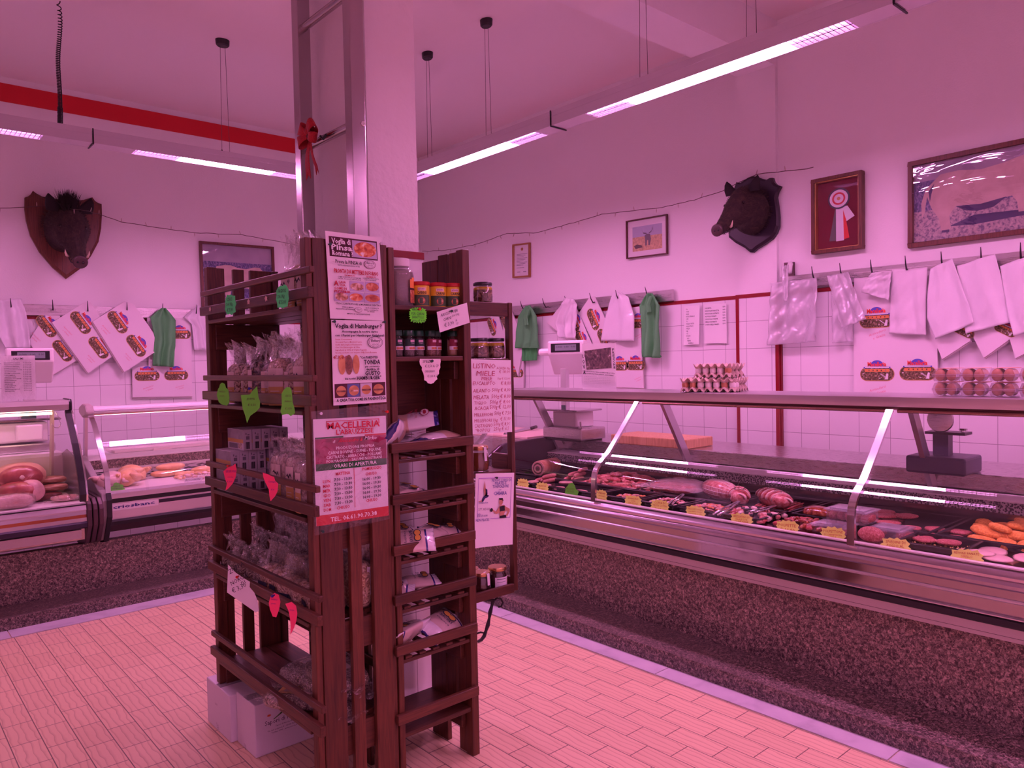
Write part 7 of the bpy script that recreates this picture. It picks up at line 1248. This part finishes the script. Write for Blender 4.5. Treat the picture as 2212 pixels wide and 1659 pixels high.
# retail scales
m_scw = mat('scale_white', (.84, .80, .80), .4); m_lcd = mat('lcd_grey', (.22, .27, .28), .25); m_lcg = mat('lcd_green', (.02, .07, .05), .3)
def scalehead(o, f, W_, lab_=True):
    """f: frame whose origin is the top-left of the display face, facing the customer"""
    mb = MB(); prof = [(0, 0), (0, .30), (-.01, .34), (-.34, .86), (-.42, .86), (-.25, .0)]
    vs = [f.p(x*W_, b*W_, a*W_) for x in (0, 1) for a, b in prof]; n = len(prof); mb.add(vs, [tuple(range(n)), tuple(range(2*n-1, n-1, -1))]+[(i, i+n, (i+1) % n+n, (i+1) % n) for i in range(n)]); mb.build('head', m_scw, o, bevel=.012)
    mb = MB(); rect(mb, f, W_*.10, W_*.07, W_*.80, W_*.22, .002, .003); d = mb.build('display_frame', m_black, o); mb = MB(); rect(mb, f, W_*.22, W_*.10, W_*.58, W_*.15, .0035, .001); mb.build('screen', m_lcd, d)
    letters('digits', m_ink, d, f, [('0.000', W_*.26, W_*.18, W_*.05), ('0.00', W_*.48, W_*.18, W_*.05), ('0.00', W_*.66, W_*.18, W_*.05)], w=.0045)
o = thing('retail_scale', 'white retail scale with tilted head behind the long case', 'scale', (4.1, 4.0, PT))
a, b_, c_ = atZ(1187, 947, PT+.012), atZ(1255, 953, PT+.012), atZ(1339, 950, PT+.012); MB().box(b_.x, b_.y, PT+.012, b_.x+.27, b_.y+.40, PT+.10).build('base', m_steel, o, bevel=.012); MB().box(b_.x+.02, b_.y+.02, PT, b_.x+.25, b_.y+.38, PT+.012).build('foot', m_black, o)
MB().box(b_.x+.05, b_.y+.10, PT+.10, b_.x+.25, b_.y+.34, PT+.215).build('printer_housing', m_scw, o, bevel=.012); MB().box(b_.x-.0, b_.y+.04, PT+.218, b_.x+.28, b_.y+.40, PT+.232).build('weighing_pan', m_tongs, o, bevel=.006)
for y in (.02, .38): MB().lathe([(.016, 0), (.018, .01), (.008, .014), (.008, .05)], (b_.x+.02, b_.y+y, PT+.10), 12).build('pin_foot', m_scw, o)
px_, py_ = b_.x+.12, b_.y+.27; MB().box(px_-.02, py_-.028, PT+.10, px_+.02, py_+.028, 1.50).build('column', m_alu, o, bevel=.003); MB().box(px_-.024, py_-.020, 1.165, px_-.02, py_+.02, 1.225).build('rear_display', m_lcg, o)
tl0 = atX(1182, 737, px_-.05); tr0 = atX(1243, 735, px_-.05+.0); f = Fr.__new__(Fr); f.o = tl0; d = (tr0-tl0); d.z = 0; ang = .35; f.x = Vector((math.sin(ang), -math.cos(ang), 0)); f.y = Vector((0, 0, -1)); f.n = Vector((-math.cos(ang), -math.sin(ang), 0)); f.W = f.H = 1; scalehead(o, f, .30)
mb = MB(); lbox(mb, f, -.10, .055, -.10, .02, .11, -.03); mb.xf(Matrix.Identity(4)); mb.build('keyboard_wing', m_scw, o, bevel=.02)
o = thing('retail_scale', 'white retail scale at the left edge behind the cured meats', 'scale', (.9, 6.4, .985)); MB().box(.55, 6.25, .986, 1.10, 6.58, 1.05).build('base', m_steel, o, bevel=.01); MB().box(.50, 6.27, 1.06, 1.06, 6.56, 1.20).build('body', m_scw, o, bevel=.015); MB().box(.86, 6.22, 1.075, 1.02, 6.27, 1.185).build('printer_door', m_scw, o, bevel=.01); MB().box(.45, 6.24, 1.21, 1.14, 6.58, 1.228).build('weighing_pan', m_tongs, o, bevel=.005)
MB().box(.93, 6.34, 1.20, 1.0, 6.38, 1.60).build('column', m_alu, o, bevel=.003); MB().box(.905, 6.30, 1.205, .995, 6.335, 1.275).build('rear_display', m_lcg, o)
f = Fr(atY(13, 752, 6.25), atY(113, 752, 6.25), atY(13, 900, 6.25)); f.x = Vector((1, 0, 0)); f.y = Vector((0, 0, -1)); scalehead(o, f, .29)
for x in (1.30,): pass
o = thing('small_scale', 'dark balance with a round steel disc behind the long case, right', 'scale', (4.2, 1.4, PT)); q = atZ(2085, 1031, PT)
MB().box(q.x, q.y, PT, q.x+.24, q.y+.27, PT+.085).build('base_box', mat('scale_slate', (.05, .05, .09), .4), o, bevel=.012); MB().box(q.x+.08, q.y+.10, PT+.085, q.x+.14, q.y+.17, PT+.20).build('stem', MT['scale_slate'], o); 
MB().lathe([(.058, 0), (.062, .006), (.058, .014), (.04, .018)], (q.x+.085, q.y+.135, PT+.262), 32, M3=Matrix.Rotation(-PI/2, 3, 'Y')).build('round_disc', m_steel, o, smooth=.5); MB().lathe([(.012, 0), (.012, .012), (.02, .014), (.018, .022)], (q.x+.10, q.y+.04, PT+.20), 12).build('knob', m_tongs, o); MB().box(q.x+.06, q.y+.02, PT+.19, q.x+.16, q.y+.20, PT+.203).build('bracket', m_black, o)
# signs standing on the cases
CT = 1.3625
f = Fr(atX(1257.5, 742, 3.66), atX(1330, 741, 3.66), atX(1259, 841, 3.66)); f.o.z += 0; o = sheet('egg_poster', 'paper sign reading uova fresche with a photograph of hens, on top of the long case', 'sign', f); Wd, Hd = f.W, f.H
mb = MB(); poly(mb, f, [(.07*Wd, .16*Hd), (.86*Wd, .09*Hd), (.88*Wd, .52*Hd), (.13*Wd, .57*Hd)], .002); mb.build('hen_photo', blotch('hen_photo', [(.35, (.04, .03, .04)), (.55, (.18, .12, .12)), (.66, (.3, .22, .2)), (.72, (.75, .68, .7))], 38, .5, detail=4), o)
letters('lettering', m_ink, o, f, [(c, .0*Wd+.01*i*Wd, (.32+.115*i)*Hd, .085*Hd, dict(width=.075*Wd)) for i, c in enumerate('UOVA')]+[(c, (.905+.006*i)*Wd, (.16+.062*i)*Hd, .05*Hd, dict(width=.055*Wd)) for i, c in enumerate('FRESCHE')]+[('DI GALLINE ALLEVATE A TERRA ALL\'APERTO PER LA TUTELA', .02*Wd, .61*Hd, .022*Hd, dict(width=.95*Wd, ang=-.04)), ('DELLA VOSTRA SALUTE E IL RISPETTO DEGLI ANIMALI', .03*Wd, .655*Hd, .022*Hd, dict(width=.9*Wd, ang=-.04))]+[('%s' % ('n_'*14), .06*Wd, (.72+.035*i)*Hd, .006*Hd, dict(width=.8*Wd)) for i in range(5)], w=.0032, bold=.02)
mb = MB(); mb.grid(lambda u, v: f.p(u*f.W*1.01, Hd*(.66+.34*v), .006+.006*math.sin(v*5)), 8, 8); mb.build('clear_pocket', m_sleeve, o, smooth=True)
f = Fr(atY(2, 769, 5.83), atY(75, 768, 5.83), atY(5, 865, 5.83)); o = sheet('price_list', 'printed salumi price list in a clear sleeve on the left case', 'note', f); Wd, Hd = f.W, f.H
letters('lettering', m_ink, o, f, [('SALUMI', .5*Wd, .09*Hd, .05*Hd, dict(al='c', width=.3*Wd))]+[(t, .08*Wd, (.17+.040*i)*Hd, .020*Hd, dict(width=(.02*len(t)+.15)*Wd)) for i, t in enumerate(('PROSCIUTTO CRUDO', 'PROSCIUTTO COTTO', 'COPPA DI MAIALE', 'LONZA STAGIONATA', 'PANCETTA ARROTOLATA', 'GUANCIALE', 'SALAME CORALLINA', 'SALAMINI', 'VENTRICINA', 'SPIANATA PICCANTE', 'MORTADELLA', 'BRESAOLA', 'SPECK', 'PORCHETTA', 'STRUTTO', 'SALSICCIA SECCA', 'WURSTEL'))]+[('€ %d,90 al kg' % (12+(i*7) % 17), .64*Wd, (.165+.040*i)*Hd, .020*Hd, dict(width=.24*Wd)) for i in range(17)], w=.003, bold=.01)
mb = MB(); mb.grid(lambda u, v: f.p((u*1.04-.02)*f.W, Hd*(v*1.04-.02), .005+.003*math.sin(v*5+u*3)), 8, 8); mb.build('clear_sleeve', m_sleeve, o, smooth=True)
# eggs
m_pulp = mat('egg_tray_pulp', (.52, .40, .33), .9, bump=.3, bs=60); m_eggw = mat('egg_white_shell', (.80, .74, .70), .45); m_eggb = mat('egg_brown_shell', (.50, .22, .11), .45)
def eggpart(m_, s_=1): return MB().blob((0, 0, 0), (.021*s_, .021*s_, .027*s_), 16, 12).build('egg', m_, loc=(0, 0, 0), smooth=True)
ew = tag(eggpart(m_eggw), 'x', 'egg'); eb = tag(eggpart(m_eggb), 'x', 'egg'); ue = {0: [0], 1: [0]}
def egg(kind, loc, lab, grp, s_=1):
    src = (ew, eb)[kind]
    if not ue[kind][0]: ue[kind][0] = 1; r = src
    else: r = src.copy(); COL.objects.link(r)
    r.location = loc; r['label'] = lab; r['group'] = grp; r.scale = (s_,)*3; return r
def eggtray(lab, cx, cy, z, nx, ny, rz=0, flip=1, p=.046):
    o = thing('egg_tray', lab, 'egg tray', (cx, cy, z), 'pulp egg trays on the long case'); R = Matrix.Rotation(rz, 3, 'Z'); k = 5; mb = MB()
    def fn(u, v):
        x = (u-.5)*nx*p; y = (v-.5)*ny*p; q = (math.cos(2*PI*u*nx)+math.cos(2*PI*v*ny))/2; h = .018*q+.022 if 0 < u < 1 and 0 < v < 1 else .022
        h = .023-.023*math.copysign(abs(q)**.7, -q)*-1; return Vector((cx, cy, z))+R@Vector((x, y, h if flip > 0 else .046-h))
    mb.grid(fn, nx*k, ny*k).build('tray_body', m_pulp, o, smooth=.9, solid=.0025); return o, R
GE = 'eggs in the pulp trays'
ex, ey = 3.74, 2.50
_, R = eggtray('lower pulp egg tray of the bottom pair', ex, ey, CT, 5, 7, .25); eggtray('upper pulp tray covering the eggs of the bottom pair', ex, ey, CT+.036, 5, 7, .25, -1)
n = 0
for i in range(7): 
    for j in (0, 1): q = Vector((ex, ey, CT+.041))+R@Vector((-.115*.8+j*.046+.0, (i-3)*.046, 0)); egg((1, 1, 0, 0, 0, 1, 0)[(6-i) % 7] if j == 0 else 0, q, '%s egg in the bottom egg tray pair, %s from the left, %s row' % (('white', 'brown')[(1, 1, 0, 0, 0, 1, 0)[(6-i) % 7] if j == 0 else 0], names[6-i], ('front', 'second')[j]), GE, .95)
_, R = eggtray('lower pulp egg tray of the upper pair', ex+.02, ey-.02, CT+.080, 4, 5, .1); eggtray('topmost pulp tray covering the upper eggs', ex+.02, ey-.02, CT+.116, 4, 5, .1, -1)
for i in range(5): q = Vector((ex+.02, ey-.02, CT+.121))+R@Vector((-.069, (i-2)*.046, 0)); egg((0, 0, 0, 0, 1)[4-i], q, '%s egg in the upper egg tray pair, %s from the left' % (('white', 'brown')[(0, 0, 0, 0, 1)[4-i]], names[4-i]), GE, .95)
ec = thing('egg_carton', 'x', 'egg carton', (0, 0, 0)); m_clr = film('clear_egg_carton', (.90, .88, .92), 1, .06, milky=.05, ior=1.6); mb = MB()
pf = [(-.050, .030), (-.040, .004), (.040, .004), (.050, .030), (.038, .060), (-.038, .060), (-.050, .030)]
n_ = len(pf); mb.add([(x, a, b) for x in (0, .15) for a, b in pf], [(i, i+1, n_+i+1, n_+i) for i in range(n_-1)]+[tuple(range(n_-1))]); mb.build('clear_shell', m_clr, ec)
MB().box(-.002, -.050, .033, .0, .050, .0345).box(-.002, -.050, .0265, .0, .050, .028).box(-.002, -.052, .024, .15, -.050, .036).build('rim', mat('rim_clear', (.5, .42, .5), .2), ec); MB().box(.02, -.036, .0605, .14, .036, .062).build('paper_band', mat('band_peach', (.75, .40, .28), .6), ec); uec = [0]
y0 = atX(1990+30, 840, 3.70).y
for l in range(2):
    for i in range(5):
        yy = y0-i*.112-.05; place(ec, uec, (3.66, yy, CT+l*.0625), 0, 'clear plastic egg carton, %s layer, %s from the left' % (('lower', 'upper')[l], names[i]), 'clear egg cartons at the right end of the long case')
        for j, dy in enumerate((.023, -.023)):
            for k_ in (0, 1): egg(1, (3.686+k_*.047, yy+dy, CT+l*.0625+.0315), 'brown egg in the %s %s clear carton, %s %s' % (names[i], ('lower', 'upper')[l], ('front', 'second row')[k_], ('left', 'right')[j]), 'brown eggs in clear cartons', 1.02)
# ---------------- left cases ----------------
def chicken(lab, loc, rz, m_, s_=1, sit=0):
    o = thing('raw_chicken', lab, 'chicken', loc, 'whole raw chickens'); R = Matrix.Rotation(rz, 3, 'Z'); L0 = Vector(loc); T = lambda x, y, z: L0+R@(Vector((x, y, z))*s_)
    sp_ = [(-.10, .028, .030, .03), (-.08, .05, .05, .045), (-.03, .068, .062, .058), (.03, .065, .062, .06), (.075, .048, .05, .055), (.105, .02, .022, .05), (.115, .006, .006, .05)]
    n = 18; mb = MB(); mb.add([T(x, ry*math.cos(2*PI*k/n), z+rz_*math.sin(2*PI*k/n)*.9) for x, ry, rz_, z in sp_ for k in range(n)], [(j*n+k, j*n+(k+1) % n, (j+1)*n+(k+1) % n, (j+1)*n+k) for j in range(6) for k in range(n)]+[tuple(range(n)), tuple(6*n+k for k in range(n-1, -1, -1))]); mb.build('body', m_, o, smooth=True, subd=1)
    for q in (-1, 1):
        MB().tube([T(-.01, q*.05, .05), T(-.05, q*.062, .055), T(-.095, q*.05, .075), T(-.125, q*.035, .085)], [.03*s_, .03*s_, .018*s_, .009*s_], 12).build('leg', m_, o, smooth=True)
        MB().tube([T(.05, q*.058, .06), T(.02, q*.085, .045), T(.05, q*.10, .035)], [.018*s_, .013*s_, .008*s_], 10).build('wing', m_, o, smooth=True)
    MB().tube([T(-.125, .035, .085), T(-.15, .03, .09), T(-.165, .035, .08)], [.007*s_, .006*s_, .003*s_], 8).build('foot', m_, o, smooth=True)
BP = .753
chicken('yellow raw chicken at the back left of the poultry case', (atZ(300, 1042, BP).x, 5.98, BP), 2.3, m_chk); q = atZ(330, 1062, BP+.02); chicken('yellow raw chicken in front, breast towards the glass', (q.x, 5.74, BP), 1.2, m_chk, 1.05); q = atZ(262, 1060, BP+.02); chicken('pale pink raw chicken behind the green cloud tag', (q.x+.02, 5.70, BP), .6, m_chkp, 1.0)
def breast(nm, lab, loc, rz, m_, s_=1): return tag(MB().blob((loc[0], loc[1], loc[2]+.024*s_), (.11*s_, .05*s_, .026*s_), 20, 10, .05, int(rz*10), M3=Matrix.Rotation(rz, 3, 'Z'), pw=.9).build(nm, m_, smooth=True, loc=loc), lab, 'chicken breast', 'chicken breasts in the poultry case')
x = atZ(360, 1035, BP).x
breast('chicken_breast', 'lower orange chicken breast behind the front chicken', (x+.05, 5.97, BP), .2, m_chk, 1.1); breast('chicken_breast', 'upper orange chicken breast on the pile', (x+.08, 5.98, BP+.045), .1, m_chk, 1.0); breast('chicken_breast', 'orange chicken breast at the front of the pile', (x+.14, 5.86, BP), .5, m_chk, .8); breast('chicken_breast', 'right hand orange chicken breast near the rack', (x+.34, 5.95, BP), .0, m_chk, 1.1)
heap('heap of small chicken pieces behind the paper tag', x+.05, x+.5, 5.60, 5.82, .03, 90, .018, [m_chk, m_chkp], 21, 'chicken pieces', z0=BP); heap('heap of chicken wings continuing behind the rack', x+.5, x+1.1, 5.62, 6.0, .05, 120, .026, [m_chk, m_chkp], 22, 'chicken pieces', z0=BP)
f = Fr(atY(233, 1043, 5.545), atY(270, 1041, 5.545), atY(234, 1067, 5.545)); Wd, Hd = f.W, f.H
tagshape('price_tag', 'green cloud shaped price card in the poultry case', 'price tag', f, [(Wd*a, Hd*b) for a, b in ((.0, 1), (0, .6), (.08, .42), (.28, .30), (.34, .08), (.48, .0), (.62, .06), (.70, .2), (.84, .22), (.92, .36), (.86, .5), (.98, .6), (1.0, .8), (.94, .95))], m_dg2, [('POLLO', .2*Wd, .42*Hd, .16*Hd, dict(width=.5*Wd)), ('NOSTRANO', .05*Wd, .62*Hd, .14*Hd, dict(width=.78*Wd)), ('€ 10,50', .08*Wd, .88*Hd, .15*Hd, dict(width=.7*Wd))], m_handk, None)
f = Fr(atY(399, 1033, 5.55), atY(438, 1030, 5.55), atY(397, 1053, 5.55)); o = sheet('price_tag', 'white handwritten paper tag in the poultry case beside the rack', 'price tag', f); letters('handwriting', m_handk, o, f, [('BOCCONCINI', .06*f.W, .3*f.H, .2*f.H, dict(width=.8*f.W)), ('di pollo', .1*f.W, .6*f.H, .2*f.H, dict(width=.6*f.W)), ('€ 8,70', .1*f.W, .92*f.H, .26*f.H, dict(width=.7*f.W))], w=.002)
lo = thing('cutting_board', 'long white plastic board with a lip on the poultry case worktop', 'cutting board', (1.7, 6.3, .94)); b1_, b2_ = atZ(222, 971, .945), atZ(433, 951, .945); MB().box(b1_.x, 6.15, .941, b2_.x, 6.42, .958).build('board', mat('board_white', (.84, .72, .70), .4), lo, bevel=.003); b3_ = atY(330, 962, 6.15).x; MB().box(b3_, 6.135, .922, b3_+.13, 6.1495, .957).build('lip', MT['board_white'], lo)
# cured meats in case A
AP = .709; m_ham = blotch('cured_ham', [(.3, (.20, .03, .03)), (.5, (.34, .07, .06)), (.62, (.45, .14, .11)), (.72, (.75, .55, .48))], 10, .3, dist=1.5); m_fat = mat('ham_rind', (.62, .36, .22), .4, bump=.2, bs=20); m_bac = blotch('bacon_slab', [(.3, (.12, .04, .025)), (.5, (.40, .2, .10)), (.65, (.65, .48, .32))], 10, .45, stretch=(.6, 1, 6), bump=.4, dist=1)
q = atZ(27, 1050, .77); o = thing('ham', 'large cut ham showing dark red meat, at the left edge', 'ham', (q.x, 5.86, AP+.06)); MB().blob((q.x, 5.88, AP+.16), (.15, .13, .095), 24, 14, .03, 2, pw=.9).build('rind', m_fat, o, smooth=True)
MB().blob((q.x-.01, 5.80, AP+.16), (.13, .075, .082), 24, 12, .02, 3).build('cut_face', m_ham, o, smooth=True); MB().blob((q.x-.01, 5.728, AP+.17), (.016, .008, .014), 10, 8, .2, 3).build('bone', mat('bone', (.75, .6, .5), .5), o, smooth=True)
q = atZ(60, 1085, .74); o = thing('ham', 'lower rolled ham with fatty rim, below the big cut ham', 'ham', (q.x, 5.74, AP)); MB().blob((q.x-.02, 5.74, AP+.075), (.13, .10, .075), 22, 12, .06, 5).build('meat', m_ham, o, smooth=True); MB().blob((q.x+.04, 5.74, AP+.075), (.085, .085, .078), 22, 12, .05, 6).build('rind', mat('ham_fat', (.68, .42, .38), .3, var=.3, vs=14), o, smooth=True)
for i, (px, py, z, w, lab) in enumerate(((98, 1040, .095, .17, 'uppermost peppered bacon slab'), (108, 1062, .050, .19, 'middle bacon slab'), (96, 1078, .004, .16, 'lowest dark bacon slab'))):
    q = atZ(px, py, AP+z); tag(MB().blob((q.x, 5.90-.06*i, AP+z+.022), (w/2+.02, .07, .022), 22, 8, .03, i, pw=.55).build('bacon_slab', m_bac if i < 2 else blotch('dark_bacon', [(.3, (.05, .012, .012)), (.6, (.2, .06, .05)), (.75, (.5, .32, .28))], 12, .3, stretch=(1, 1, 4)), smooth=True, loc=(q.x, 5.90-.06*i, AP+z)), lab+' in the stack of the left case', 'bacon', 'stacked bacon slabs')
q = atZ(135, 1078, AP); o = thing('vacuum_pack', 'vacuum packed meat with crinkled plastic edge beside the case end', 'packed meat', (q.x, 5.64, AP)); MB().blob((q.x, 5.64, AP+.02), (.085, .055, .02), 20, 8, .05, 3, pw=.8).build('meat', m_pale, o, smooth=True); MB().grid(lambda u, v: Vector((q.x-.13+.26*u, 5.57+.14*v, AP+.012+.034*math.sin(PI*u)*math.sin(PI*v)+.006*math.sin(25*u+3*v))), 24, 12).build('plastic_wrap', m_film, o, smooth=True)
q = atZ(25, 1095, AP); o = thing('vacuum_pack', 'plastic wrapped piece of cured meat at the front left edge', 'packed meat', (q.x, 5.58, AP)); MB().blob((q.x, 5.58, AP+.045), (.11, .06, .042), 20, 10, .08, 3, pw=.8).build('meat', m_pale, o, smooth=True); MB().blob((q.x, 5.58, AP+.047), (.12, .068, .048), 20, 10, .1, 5, pw=.8).build('plastic_wrap', m_film, o, smooth=True)
